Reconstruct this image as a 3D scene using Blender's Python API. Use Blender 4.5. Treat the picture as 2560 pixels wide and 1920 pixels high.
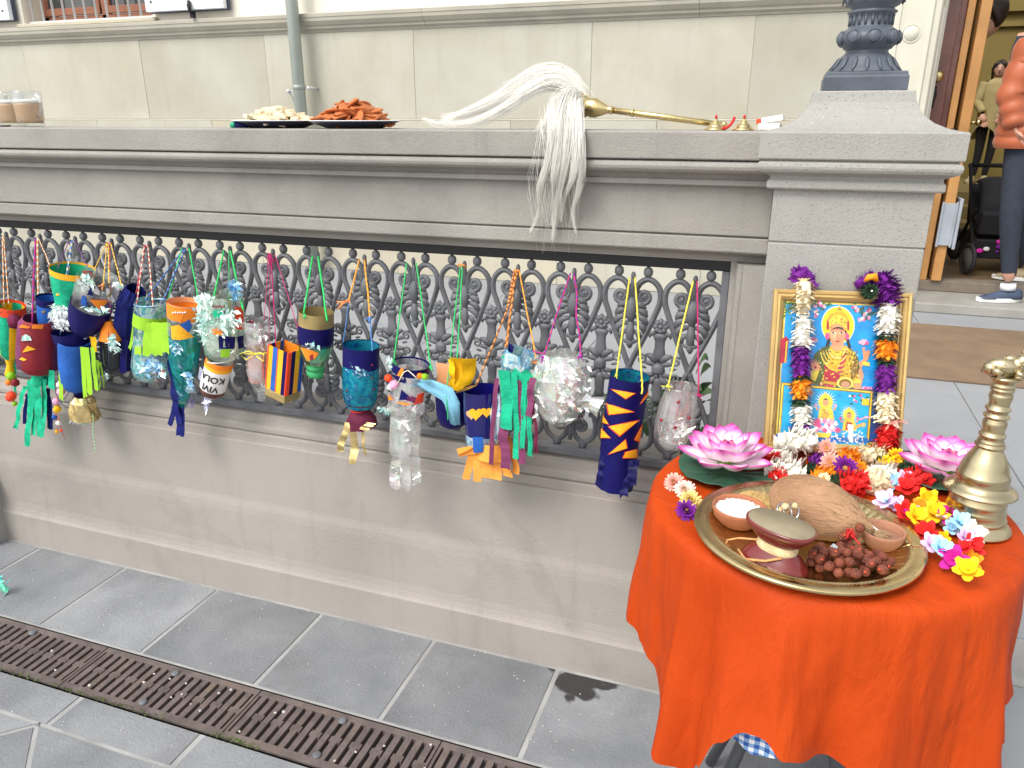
import bpy, bmesh, math, random
from math import sin, cos, pi, radians as R
from mathutils import Vector, Matrix, noise
random.seed(7)
for o in list(bpy.data.objects): bpy.data.objects.remove(o)
scene = bpy.context.scene
col = scene.collection

# ------------------------------------------------------------------ camera
HC = 1.5; FPX = 1903.0; PITCH = R(19.26); YAW = R(19.4)
cd = bpy.data.cameras.new('camera'); camo = bpy.data.objects.new('camera', cd); col.objects.link(camo)
camo.location = (0, 0, HC); camo.rotation_euler = (pi/2-PITCH, 0, YAW)
cd.sensor_width = 36; cd.lens = FPX/2560*36; cd.clip_start = .02; cd.clip_end = 900
scene.camera = camo
# ------------------------------------------------------------------ overcast daylight
SUN_EL = R(52); SUN_AZ = R(208)          # compass angle from +Y, clockwise: behind and left of the camera
w = bpy.data.worlds.new('World'); scene.world = w; w.use_nodes = True
nt = w.node_tree; nt.nodes.clear()
sky = nt.nodes.new('ShaderNodeTexSky'); sky.sky_type = 'NISHITA'; sky.sun_disc = False
sky.sun_elevation = SUN_EL; sky.sun_rotation = SUN_AZ; sky.air_density = 1.6; sky.dust_density = 3.0; sky.ozone_density = 1.0
hs = nt.nodes.new('ShaderNodeHueSaturation'); hs.inputs['Saturation'].default_value = .22
bgn = nt.nodes.new('ShaderNodeBackground'); bgn.inputs[1].default_value = .13
wo = nt.nodes.new('ShaderNodeOutputWorld')
nt.links.new(sky.outputs[0], hs.inputs['Color']); nt.links.new(hs.outputs[0], bgn.inputs[0]); nt.links.new(bgn.outputs[0], wo.inputs[0])
sd = bpy.data.lights.new('sun', 'SUN'); sd.energy = 1.1; sd.angle = R(24); sd.color = (1, .94, .86)
so = bpy.data.objects.new('sun', sd); col.objects.link(so)
sdir = Vector((sin(SUN_AZ)*cos(SUN_EL), cos(SUN_AZ)*cos(SUN_EL), sin(SUN_EL)))
so.rotation_euler = sdir.to_track_quat('Z', 'Y').to_euler(); so.location = (-4, -6, 9)
vs = scene.view_settings; vs.view_transform = 'Standard'; vs.look = 'None'; vs.gamma = 1; vs.exposure = .96
vs.use_curve_mapping = False
scene.render.engine = 'CYCLES'
scene.cycles.max_bounces = 10; scene.cycles.transparent_max_bounces = 24

# ------------------------------------------------------------------ helpers
FW = Vector((-sin(YAW)*cos(PITCH), cos(YAW)*cos(PITCH), -sin(PITCH)))
RT = Vector((cos(YAW), sin(YAW), 0)); UP = RT.cross(FW)
def P(u, v, Y=1.72):                     # survey of the photograph: the point of an upright plane Y
    d = FW+RT*((u-1280)/FPX)+UP*((960-v)/FPX); return Vector((0, 0, HC))+d*(Y/d.y)
def G(u, v, z=0.):                       # the same on a level plane
    d = FW+RT*((u-1280)/FPX)+UP*((960-v)/FPX); return Vector((0, 0, HC))+d*((z-HC)/d.z)
V = Vector
def lerp(a, b, t): return a+(b-a)*t
def rnd(a, b): return random.uniform(a, b)

class MB:
    def __init__(s): s.v = []; s.f = []; s.m = []; s.s = []
    def add(s, vs, fs, mi=0, sm=False, M=None):
        o = len(s.v)
        s.v += [tuple(M @ V(p)) for p in vs] if M is not None else [tuple(p) for p in vs]
        for k, f in enumerate(fs):
            s.f.append([i+o for i in f]); s.m.append(mi[k] if isinstance(mi, list) else mi); s.s.append(sm)
        return s
    def box(s, x0, x1, y0, y1, z0, z1, mi=0, M=None):
        return s.add([(x0,y0,z0),(x1,y0,z0),(x1,y1,z0),(x0,y1,z0),(x0,y0,z1),(x1,y0,z1),(x1,y1,z1),(x0,y1,z1)],
            [(0,3,2,1),(4,5,6,7),(0,1,5,4),(1,2,6,5),(2,3,7,6),(3,0,4,7)], mi, False, M)
    def tube(s, path, r, n=8, mi=0, closed=False, caps=True, sm=True, flat=1.0, nrm=None):
        path = [V(p) for p in path]; m = len(path); rr = r if isinstance(r, (list, tuple)) else [r]*m
        vs = []; fs = []; mis = []; up = None
        for i, p in enumerate(path):
            t = (path[(i+1) % m]-path[i-1]) if closed else (path[min(i+1, m-1)]-path[max(i-1, 0)])
            if t.length < 1e-9: t = V((0,0,1))
            t.normalize()
            if nrm is not None: up = V(nrm)
            elif up is None: up = V((0,0,1)) if abs(t.z) < .9 else V((0,1,0))
            b = t.cross(up)
            if b.length < 1e-6: b = t.orthogonal()
            b.normalize(); up2 = b.cross(t); up = up2
            for k in range(n):
                a = 2*pi*k/n; vs.append(p+b*cos(a)*rr[i]+up2*sin(a)*rr[i]*flat)
        for i in range(m if closed else m-1):
            j = (i+1) % m
            for k in range(n):
                k2 = (k+1) % n; fs.append((i*n+k, i*n+k2, j*n+k2, j*n+k))
                mis.append(mi if isinstance(mi, int) else mi[(i+k//max(1, n//2)) % len(mi)])
        if caps and not closed:
            fs.append(tuple(range(n))[::-1]); fs.append(tuple((m-1)*n+k for k in range(n)))
            mis += [mis[0], mis[0]]
        return s.add(vs, fs, mis, sm)
    def lathe(s, prof, c=(0,0,0), n=24, mi=0, sm=True, M=None, cap=True, jit=0, squash=1.0):
        vs = []; fs = []; mis = []; m = len(prof)
        for i, (r, z) in enumerate(prof):
            for k in range(n):
                a = 2*pi*k/n; q = r*(1+rnd(-jit, jit)) if jit else r
                vs.append((c[0]+q*cos(a), c[1]+q*sin(a)*squash, c[2]+z+(rnd(-jit, jit)*r*.5 if jit else 0)))
        for i in range(m-1):
            for k in range(n):
                k2 = (k+1) % n; fs.append((i*n+k, i*n+k2, (i+1)*n+k2, (i+1)*n+k))
                mis.append(mi if isinstance(mi, int) else mi[i])
        if cap:
            if prof[0][0] > 1e-5: fs.append(tuple(range(n))[::-1]); mis.append(mis[0])
            if prof[-1][0] > 1e-5: fs.append(tuple((m-1)*n+k for k in range(n))); mis.append(mis[-1])
        return s.add(vs, fs, mis, sm, M)
    def square(s, prof, c, mi=0):            # square pier profile (half width, z)
        vs = []; fs = []
        for h, z in prof:
            vs += [(c[0]-h,c[1]-h,z),(c[0]+h,c[1]-h,z),(c[0]+h,c[1]+h,z),(c[0]-h,c[1]+h,z)]
        for i in range(len(prof)-1):
            for k in range(4): fs.append((i*4+k, i*4+(k+1) % 4, i*4+4+(k+1) % 4, i*4+4+k))
        fs.append((3,2,1,0)); q = len(prof)*4; fs.append((q-4,q-3,q-2,q-1))
        return s.add(vs, fs, mi)
    def extr(s, prof, x0, x1, mi=0, axis='x'):  # closed profile run along an axis
        n = len(prof)
        f3 = (lambda p, t: (t, p[0], p[1])) if axis == 'x' else ((lambda p, t: (p[0], t, p[1])) if axis == 'y' else (lambda p, t: (p[0], p[1], t)))
        vs = [f3(p, x0) for p in prof]+[f3(p, x1) for p in prof]
        fs = [(i, (i+1) % n, n+(i+1) % n, n+i) for i in range(n)]+[tuple(range(n))[::-1], tuple(range(n, 2*n))]
        return s.add(vs, fs, mi)
    def grid(s, fn, nu, nv, mi=0, sm=True):
        vs = [fn(i/nu, j/nv) for j in range(nv+1) for i in range(nu+1)]
        fs = [(j*(nu+1)+i, j*(nu+1)+i+1, (j+1)*(nu+1)+i+1, (j+1)*(nu+1)+i) for j in range(nv) for i in range(nu)]
        return s.add(vs, fs, mi, sm)
    def ball(s, c, r, nu=12, nv=8, mi=0, sc=(1,1,1), jit=0, sm=True, M=None):
        c = V(c); vs = []; fs = []
        for j in range(nv+1):
            t = pi*j/nv
            for i in range(nu):
                a = 2*pi*i/nu; q = r*(1+(rnd(-jit, jit) if jit else 0))
                p = V((sin(t)*cos(a)*sc[0], sin(t)*sin(a)*sc[1], cos(t)*sc[2]))*q
                vs.append(c+p if M is None else c+(M @ p))
        for j in range(nv):
            for i in range(nu): fs.append((j*nu+i, (j+1)*nu+i, (j+1)*nu+(i+1) % nu, j*nu+(i+1) % nu))
        return s.add(vs, fs, mi, sm)
    def poly(s, pts, mi=0): return s.add(pts, [tuple(range(len(pts)))], mi)
    def mesh(s, name, mats):
        me = bpy.data.meshes.new(name); me.from_pydata(s.v, [], s.f); 
        for m in (mats if isinstance(mats, (list, tuple)) else [mats]): me.materials.append(m)
        me.polygons.foreach_set('material_index', s.m); me.polygons.foreach_set('use_smooth', s.s); me.update()
        return me
    def build(s, name, mats, parent=None, bevel=0, recalc=True, solid=0):
        me = s.mesh(name, mats)
        if recalc:
            bm = bmesh.new(); bm.from_mesh(me); bmesh.ops.recalc_face_normals(bm, faces=bm.faces); bm.to_mesh(me); bm.free()
        return link(name, me, parent, None, bevel, solid)

def link(name, me, parent=None, M=None, bevel=0, solid=0):
    o = bpy.data.objects.new(name, me); col.objects.link(o)
    if M is not None: o.matrix_basis = M
    WM[o.name] = o.matrix_basis.copy()
    if parent is not None: o.parent = parent; o.matrix_parent_inverse = WM[parent.name].inverted()
    if bevel:
        b = o.modifiers.new('bevel', 'BEVEL'); b.width = bevel; b.segments = 2; b.limit_method = 'ANGLE'; b.angle_limit = R(35)
    if solid:
        b = o.modifiers.new('solid', 'SOLIDIFY'); b.thickness = solid
    return o
WM = {}
def tag(o, label, cat, group=None):
    o['label'] = label; o['category'] = cat
    if group: o['group'] = group
    return o
def thing(name, label, cat, loc=(0,0,0), group=None):
    o = bpy.data.objects.new(name, None); col.objects.link(o); o.location = loc; o.empty_display_size = .05
    WM[o.name] = Matrix.Translation(V(loc))
    return tag(o, label, cat, group)
def struct(o): o['kind'] = 'structure'; return o

# ------------------------------------------------------------------ materials
def _n(t, ty, **k):
    n = t.nodes.new(ty)
    for a, b in k.items(): setattr(n, a, b)
    return n
def coords(t, sc=None):
    tc = _n(t, 'ShaderNodeTexCoord'); oi = _n(t, 'ShaderNodeObjectInfo')
    ad = _n(t, 'ShaderNodeVectorMath', operation='MULTIPLY_ADD'); ad.inputs[1].default_value = (9.3, 7.1, 5.7)
    cb = _n(t, 'ShaderNodeCombineXYZ')
    for i in range(3): t.links.new(oi.outputs['Random'], cb.inputs[i])
    t.links.new(cb.outputs[0], ad.inputs[0]); t.links.new(tc.outputs['Object'], ad.inputs[2])
    return ad.outputs[0]
def noi(t, vec, scale, detail=4, rough=.55, dist=0):
    n = _n(t, 'ShaderNodeTexNoise'); n.inputs['Scale'].default_value = scale; n.inputs['Detail'].default_value = detail
    n.inputs['Roughness'].default_value = rough; n.inputs['Distortion'].default_value = dist
    t.links.new(vec, n.inputs['Vector']); return n.outputs['Fac']
def mixc(t, fac, a, b, mode='MIX'):
    m = _n(t, 'ShaderNodeMix', data_type='RGBA', blend_type=mode)
    for s, x in ((m.inputs[0], fac), (m.inputs[6], a), (m.inputs[7], b)):
        if hasattr(x, 'is_linked'): t.links.new(x, s)
        elif isinstance(x, (int, float)): s.default_value = x
        else: s.default_value = (*x[:3], 1)
    return m.outputs[2]
def rng(t, x, a, b, c=0., d=1.):
    m = _n(t, 'ShaderNodeMapRange'); t.links.new(x, m.inputs[0])
    for i, q in enumerate((a, b, c, d)): m.inputs[i+1].default_value = q
    return m.outputs[0]
MATS = {}
def pm(name, c, rough=.6, var=.12, scale=6, bump=0, bscale=90, metal=0, spec=.5, speck=0, stain=0, scol=None, coat=0, trans=0, sheen=0, tint=None, alpha=1, ior=1.45, sss=0, streak=0, orand=0):
    if name in MATS: return MATS[name]
    m = bpy.data.materials.new(name); m.use_nodes = True; t = m.node_tree; b = t.nodes['Principled BSDF']
    vec = coords(t)
    f = rng(t, noi(t, vec, scale, 5), .3, .7)
    ca = tuple(min(1, x*(1-var)) for x in c); cb2 = tuple(min(1, x*(1+var)) for x in (tint or c))
    out = mixc(t, f, ca, cb2)
    if stain:
        f2 = rng(t, noi(t, vec, 1.7, 6, .65, .8), .52, .74, 0, stain)
        out = mixc(t, f2, out, scol or tuple(x*.45 for x in c))
    if streak:
        mp = _n(t, 'ShaderNodeMapping'); mp.inputs['Scale'].default_value = (7, 7, .55); t.links.new(vec, mp.inputs[0])
        out = mixc(t, rng(t, noi(t, mp.outputs[0], 2.2, 6, .7), .55, .78, 0, streak), out, tuple(x*.55 for x in c))
        out = mixc(t, rng(t, noi(t, vec, 11, 3, .75, 1.5), .73, .80, 0, min(1, streak*1.8)), out, tuple(x*.33 for x in c))
    if orand:
        oi = _n(t, 'ShaderNodeObjectInfo'); hv = _n(t, 'ShaderNodeHueSaturation'); t.links.new(rng(t, oi.outputs['Random'], 0, 1, 1-orand, 1+orand), hv.inputs['Value']); t.links.new(out, hv.inputs['Color']); out = hv.outputs[0]
    if speck:
        f3 = rng(t, noi(t, vec, 260, 2, .7), .60, .72, 0, speck); out = mixc(t, f3, out, tuple(x*.4 for x in c))
        f4 = rng(t, noi(t, vec, 190, 2, .7), .64, .75, 0, speck*.8); out = mixc(t, f4, out, tuple(min(1, x*1.7) for x in c))
    t.links.new(out, b.inputs['Base Color'])
    b.inputs['Roughness'].default_value = rough; b.inputs['Metallic'].default_value = metal
    b.inputs['Specular IOR Level'].default_value = spec; b.inputs['Coat Weight'].default_value = coat
    b.inputs['Transmission Weight'].default_value = trans; b.inputs['Sheen Weight'].default_value = sheen
    b.inputs['Alpha'].default_value = alpha; b.inputs['IOR'].default_value = ior
    if sss: b.inputs['Subsurface Weight'].default_value = sss; b.inputs['Subsurface Scale'].default_value = .004
    if rough > .15:
        fr = rng(t, f, 0, 1, max(.05, rough-.08), min(1, rough+.08)); t.links.new(fr, b.inputs['Roughness'])
    if bump:
        bp = _n(t, 'ShaderNodeBump'); bp.inputs['Strength'].default_value = bump; bp.inputs['Distance'].default_value = .004
        t.links.new(noi(t, vec, bscale, 6, .6), bp.inputs['Height']); t.links.new(bp.outputs[0], b.inputs['Normal'])
    MATS[name] = m; return m
def foil(name, ramp, alpha=.6, rough=.12, scale=22, diff=.35, trcol=(1,1,1)):   # iridescent film: coloured sheen over a see-through sheet
    if name in MATS: return MATS[name]
    m = bpy.data.materials.new(name); m.use_nodes = True; t = m.node_tree; t.nodes.clear()
    vec = coords(t); f = noi(t, vec, scale, 3, .6, 1.2)
    cr = _n(t, 'ShaderNodeValToRGB'); t.links.new(rng(t, f, .28, .72), cr.inputs[0])
    e = cr.color_ramp.elements; e[0].color = (*ramp[0], 1); e[1].color = (*ramp[-1], 1)
    for i, c in enumerate(ramp[1:-1]): q = e.new((i+1)/(len(ramp)-1)); q.color = (*c, 1)
    gl = _n(t, 'ShaderNodeBsdfGlossy'); gl.inputs['Roughness'].default_value = rough; t.links.new(cr.outputs[0], gl.inputs[0])
    df = _n(t, 'ShaderNodeBsdfDiffuse'); t.links.new(cr.outputs[0], df.inputs[0])
    mx = _n(t, 'ShaderNodeMixShader'); mx.inputs[0].default_value = diff; t.links.new(gl.outputs[0], mx.inputs[1]); t.links.new(df.outputs[0], mx.inputs[2])
    tr = _n(t, 'ShaderNodeBsdfTransparent'); tr.inputs[0].default_value = (*trcol, 1)
    m2 = _n(t, 'ShaderNodeMixShader'); t.links.new(rng(t, noi(t, vec, scale*.7, 2), .35, .65, max(0, alpha-.25), min(1, alpha+.25)), m2.inputs[0])
    t.links.new(tr.outputs[0], m2.inputs[1]); t.links.new(mx.outputs[0], m2.inputs[2])
    o = _n(t, 'ShaderNodeOutputMaterial'); t.links.new(m2.outputs[0], o.inputs[0])
    MATS[name] = m; return m
def clear(name, tint=(.95,.97,.98), refl=.14, rough=.03, fk=.55):         # thin clear plastic or glass
    if name in MATS: return MATS[name]
    m = bpy.data.materials.new(name); m.use_nodes = True; t = m.node_tree; t.nodes.clear()
    gl = _n(t, 'ShaderNodeBsdfGlossy'); gl.inputs['Roughness'].default_value = rough
    tr = _n(t, 'ShaderNodeBsdfTransparent'); tr.inputs[0].default_value = (*tint, 1)
    fr = _n(t, 'ShaderNodeLayerWeight'); fr.inputs[0].default_value = .25
    ad = _n(t, 'ShaderNodeMath', operation='MULTIPLY_ADD'); ad.inputs[1].default_value = fk; ad.inputs[2].default_value = refl; ad.use_clamp = True
    t.links.new(fr.outputs['Facing'], ad.inputs[0])
    mx = _n(t, 'ShaderNodeMixShader'); t.links.new(ad.outputs[0], mx.inputs[0]); t.links.new(tr.outputs[0], mx.inputs[1]); t.links.new(gl.outputs[0], mx.inputs[2])
    o = _n(t, 'ShaderNodeOutputMaterial'); t.links.new(mx.outputs[0], o.inputs[0])
    MATS[name] = m; return m

STONE = pm('grey_sandstone', (.318,.302,.276), .85, .09, 5, .5, 220, speck=.45, stain=.4, spec=.25, streak=.4)
STONE2 = pm('plinth_sandstone', (.335,.308,.280), .85, .10, 2.2, .4, 160, speck=.18, stain=.45, spec=.25, streak=.32)
PIER = pm('pier_granite', (.345,.337,.315), .85, .07, 7, .5, 260, speck=.75, stain=.2, spec=.25, streak=.18)
FAC = pm('yellow_sandstone', (.46,.435,.345), .85, .12, 1.6, .3, 120, streak=.22, orand=.07, stain=.4, scol=(.40,.36,.27), tint=(.46,.445,.385), spec=.2)
FAC2 = pm('pale_sandstone', (.49,.455,.36), .85, .10, 1.6, .3, 120, streak=.2, orand=.07, stain=.3, scol=(.45,.40,.30), spec=.2)
FACM = pm('sandstone_moulding', (.42,.395,.33), .85, .09, 4, .15, 120, stain=.3, spec=.2)
PLASTER = pm('cream_plaster', (.80,.76,.66), .9, .03, 4, .1, 150, spec=.2)
IRON = pm('cast_iron', (.125,.13,.142), .5, .3, 14, .25, 120, spec=.5, stain=.4, scol=(.15,.145,.14))
IRON_BLK = pm('black_iron', (.012,.012,.014), .55, .3, 14, .2, 100)
MORTAR = pm('mortar', (.33,.33,.325), .9, .22, 9, .3, 200)
LANDING = pm('landing_slab', (.27,.28,.295), .75, .06, 6, .15, 200, speck=.2, stain=.15)
# ================================================================== THE SETTING
# ---- slate material with a wet patch by the wall
def slate_mat():
    m = pm('slate_paving', (.208,.220,.236), .62, .18, 4, .7, 130, speck=.4, stain=.65, orand=.16, scol=(.15,.148,.155), spec=.4, tint=(.230,.238,.250))
    t = m.node_tree; b = t.nodes['Principled BSDF']; src = b.inputs['Base Color'].links[0].from_socket
    g = _n(t, 'ShaderNodeNewGeometry'); n = _n(t, 'ShaderNodeTexNoise'); n.inputs['Scale'].default_value = 17; n.inputs['Detail'].default_value = 4
    t.links.new(g.outputs['Position'], n.inputs['Vector'])
    mask = None
    for (x, y, r) in ((-.405,1.705,.058), (-.49,1.748,.030), (-.345,1.742,.045), (-.412,1.640,.020), (-.375,1.670,.028)):
        d = _n(t, 'ShaderNodeVectorMath', operation='DISTANCE'); d.inputs[1].default_value = (x, y, 0); t.links.new(g.outputs['Position'], d.inputs[0])
        ad = _n(t, 'ShaderNodeMath', operation='MULTIPLY_ADD'); ad.inputs[1].default_value = .09; t.links.new(n.outputs['Fac'], ad.inputs[0]); t.links.new(d.outputs['Value'], ad.inputs[2])
        f = rng(t, ad.outputs[0], r+.050, r+.038)
        if mask is None: mask = f
        else:
            mm = _n(t, 'ShaderNodeMath', operation='MAXIMUM'); t.links.new(mask, mm.inputs[0]); t.links.new(f, mm.inputs[1]); mask = mm.outputs[0]
    t.links.new(mixc(t, mask, src, (.045,.042,.045)), b.inputs['Base Color'])
    rs = b.inputs['Roughness'].links[0].from_socket; mr = _n(t, 'ShaderNodeMix'); t.links.new(mask, mr.inputs[0]); t.links.new(rs, mr.inputs[2]); mr.inputs[3].default_value = .42
    t.links.new(mr.outputs[0], b.inputs['Roughness'])
    return m
SLATE = slate_mat()
ground = struct(MB().box(-400, 400, -400, 400, -.6, -.02).build('ground', pm('far_ground', (.2,.2,.21), .9)))
# split the pavement bed so that the drain trench stays open
pave = struct(MB().box(-6, 6, -5, 1.205, -.019, 0).box(-6, 6, 1.385, 2.2, -.019, 0).build('pavement', MORTAR))
def slab(poly, parent, z0=0.0005, z1=.0026, mat=None, gap=.0068):
    cx = sum(p[0] for p in poly)/len(poly); cy = sum(p[1] for p in poly)/len(poly)
    q = []
    for (x, y) in poly:
        d = V((x-cx, y-cy)); d2 = d*(1-gap*1.4/d.length); q.append((cx+d2.x, cy+d2.y))
    dz = rnd(-.0005, .0005); tx = rnd(-.001, .001); ty = rnd(-.001, .001)
    n = len(q); mb = MB()
    vs = [(x, y, z0) for x, y in q]+[(x, y, z1+dz+(x-cx)*tx+(y-cy)*ty) for x, y in q]
    mb.add(vs, [(i, (i+1) % n, n+(i+1) % n, n+i) for i in range(n)]+[tuple(range(n))[::-1], tuple(range(n, 2*n))])
    return mb.build('paving_slab', mat or SLATE, parent, bevel=.0006)
xs = [-3.27,-2.865,-2.457,-2.056,-1.660,-1.256,-.862,-.473,-.07,.33,.73]
for a, b in zip(xs, xs[1:]): slab([(a,1.392),(b,1.392),(b,1.742),(a,1.742)], pave)
xs2 = [-2.87,-2.47,-2.07,-1.671,-1.267,-.865,-.46,-.06,.34,.74]
for a, b in zip(xs2, xs2[1:]): slab([(a,1.09),(b,1.09),(b,1.2),(a,1.2)], pave)
# diagonal field in front of the border row
ang = R(-47); e1 = V((cos(ang), sin(ang)))*.4; e2 = V((cos(ang-pi/2), sin(ang-pi/2)))*.4; o0 = V((-1.70, 1.083))
def clip_y(poly, ymax):
    out = []
    for i in range(len(poly)):
        a = poly[i]; b = poly[(i+1) % len(poly)]
        if a[1] <= ymax: out.append(a)
        if (a[1] <= ymax) != (b[1] <= ymax):
            t = (ymax-a[1])/(b[1]-a[1]); out.append((a[0]+(b[0]-a[0])*t, ymax))
    return out
for i in range(-8, 9):
    for j in range(-8, 9):
        p0 = o0+e1*i+e2*j; q = clip_y([tuple(p0), tuple(p0+e1), tuple(p0+e1+e2), tuple(p0+e2)], 1.083)
        if len(q) < 3: continue
        cx = sum(p[0] for p in q)/len(q); cy = sum(p[1] for p in q)/len(q)
        if -2.6 < cx < .9 and cy > .35: slab(q, pave)
# light grout seam where the paving meets the plinth is the bed itself; a few white grit specks and moss
gr = MB()
for k in range(330):
    y = random.choice([rnd(1.39, 1.74), rnd(.7, 1.2)]); x = rnd(-2.6, .1); s = rnd(.0008, .0026)
    gr.ball((x, y, .0035), s, 5, 3, sc=(1, 1, .5))
g = gr.build('grit', pm('pale_grit', (.6,.58,.54), .9)); g['kind'] = 'stuff'; tag(g, 'pale grit scattered over the slate paving', 'grit')
ms = MB()
for k in range(520):
    cxx = random.choice([-1.74,-1.62,-1.56,-1.90,-1.20,-1.15,-1.45,-2.0]); x = random.gauss(cxx, .035); y = 1.207+random.gauss(0, .004)
    a = rnd(0, 6.3); s = rnd(.002, .006); z = .004+rnd(0, .004)
    ms.add([(x, y, z-.003), (x+cos(a)*s, y+sin(a)*s*.6, z+s*.6), (x+cos(a+.9)*s, y+sin(a+.9)*s*.6, z+s*.4)], [(0,1,2)])
g = ms.build('moss', pm('moss', (.09,.14,.03), .9, .4), recalc=False); g['kind'] = 'stuff'; tag(g, 'green moss in the joint along the drain', 'moss')

# ---- slot drain
RUST = pm('rusty_iron', (.125,.10,.095), .75, .3, 18, .5, 90, stain=.55, scol=(.20,.15,.11), spec=.35)
BOLT = pm('bolt_steel', (.14,.15,.165), .5, .2, 30, .2, 100)
DARK = pm('drain_mud', (.03,.028,.026), .9)
dm = MB().box(-3.3, .6, 1.205, 1.385, -.12, -.1).box(-3.3, .6, 1.2, 1.206, -.12, 0).box(-3.3, .6, 1.384, 1.39, -.12, 0)
struct(dm.build('drain_trench', DARK))
gx = [-3.40,-2.857,-2.312,-1.768,-1.2225,-.676,-.13,.416]
where = ['at the far left end of the run', 'left end of the drain, partly out of frame', 'nearest the left edge of the picture, under the bluish slabs', 'second full section from the left', 'in the middle of the drain', 'leading towards the orange cloth', 'under the orange-draped table']
def bar_mesh(kind):
    b = MB(); w = .0085; y0, y1 = 1.228, 1.367
    b.box(-w, w, y0, y1, -.012, .0035)
    if kind: b.box(-.0150, .0150, 1.289, 1.306, -.012, .0030)
    for k in range(5 if kind else 4):
        y = 1.245+k*.026+(0 if kind else .013); b.ball((0, y, .0035), .0022, 6, 4, sc=(1, 1, .5))
    return b.mesh('grate_bar', RUST)
BARS = [bar_mesh(0), bar_mesh(1)]
bolt_me = MB().lathe([(.0001,.0065),(.008,.0065),(.0105,.005),(.011,.001)], n=14, cap=False).box(-.007, .007, -.0012, .0012, .0062, .0072).mesh('bolt', BOLT)
for k in range(len(gx)-1):
    a, b = gx[k]+.0015, gx[k+1]-.0015
    if b < -2.9 : continue
    t = thing('drain_grate', 'rusty slotted drain grate section '+where[k], 'drain grate', ((a+b)/2, 1.297, 0), 'drain grate sections')
    fr = MB().box(a, b, 1.209, 1.230, -.02, .004).box(a, b, 1.365, 1.383, -.02, .004).box(a, a+.008, 1.230, 1.365, -.02, .0038).box(b-.008, b, 1.230, 1.365, -.02, .0038)
    fr.build('frame', RUST, t, bevel=.0012)
    n = 18; st = (b-a-.016)/n
    for i in range(n):
        link('bar', BARS[i % 2], t, Matrix.Translation(((a+.008)+st*(i+.5), 0, 0)))
    xm = (a+b)/2
    for y in (1.236, 1.357): link('bolt', bolt_me, t, Matrix.Translation((xm+.0, y, .0035)))
pb = MB()
for k in range(26):
    pb.ball((rnd(-2.3, -.6), rnd(1.235, 1.362), .0045), rnd(.003, .0055), 7, 5, sc=(1, .8, .7), jit=.12)
g = pb.build('pebbles', pm('pebble', (.55,.52,.48), .8)); g['kind'] = 'stuff'; tag(g, 'small pale pebbles caught in the drain slots', 'pebbles')

# ---- parapet
XL, XR = -3.4, -.028
par = thing('stone_parapet', 'long grey sandstone parapet with moulded coping over an ironwork panel', 'parapet', (-1.5, 1.85, 0))
up_prof = [(1.720,1.4745),(1.7155,1.4715),(1.7165,1.4185),(1.7185,1.4165),(1.734,1.4165),(1.734,1.4135),(1.722,1.4125),(1.7155,1.4085),(1.7135,1.403),(1.7155,1.3965),(1.721,1.391),(1.733,1.387),
 (1.744,1.3835),(1.751,1.3775),(1.7525,1.375),(1.746,1.3735),(1.7455,1.363),(1.748,1.361),(1.7655,1.3605),(1.766,1.2545),(1.7685,1.253),(1.776,1.2525),(1.776,1.2495),(1.7675,1.249),(1.7655,1.2475),
 (1.7655,1.219),(1.768,1.215),(1.779,1.2115),(1.797,1.2085),(1.809,1.201),(1.8115,1.194),(1.8115,1.1885),(1.965,1.1885),(1.99,1.36),(1.992,1.474)]
cop = [-3.4,-.028]
for a, b in zip(cop, cop[1:]): MB().extr(up_prof, a, b).build('coping_stone', STONE, par, bevel=.0015)
low_prof = [(1.748,-.015),(1.748,.117),(1.751,.1205),(1.7545,.127),(1.7585,.142),(1.7615,.165),(1.7635,.300),(1.7655,.322),(1.7695,.342),(1.7705,.350),(1.7745,.548),(1.777,.5525),(1.786,.5535),(1.7865,.574),(1.789,.5785),
 (1.797,.5795),(1.797,.582),(1.791,.5835),(1.791,.597),(1.796,.606),(1.807,.613),(1.809,.626),(1.813,.634),(1.829,.642),(1.860,.652),(1.99,.655),(1.99,-.015)]
MB().extr(low_prof, XL, XR).build('plinth_course', STONE2, par, bevel=.0015)
# moulded jambs beside the opening
jl = [(-.028,1.7665),(-.072,1.7665),(-.0745,1.770),(-.078,1.784),(-.088,1.792),(-.092,1.802),(-.0925,1.8105),(-.104,1.8115),(-.104,1.97),(-.028,1.97)]
MB().extr(jl, .60, 1.1885, axis='z').build('jamb', STONE, par)
MB().extr([(-2.70+(-.028-x), y) for x, y in jl], .60, 1.1885, axis='z').build('jamb', STONE, par)

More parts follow.
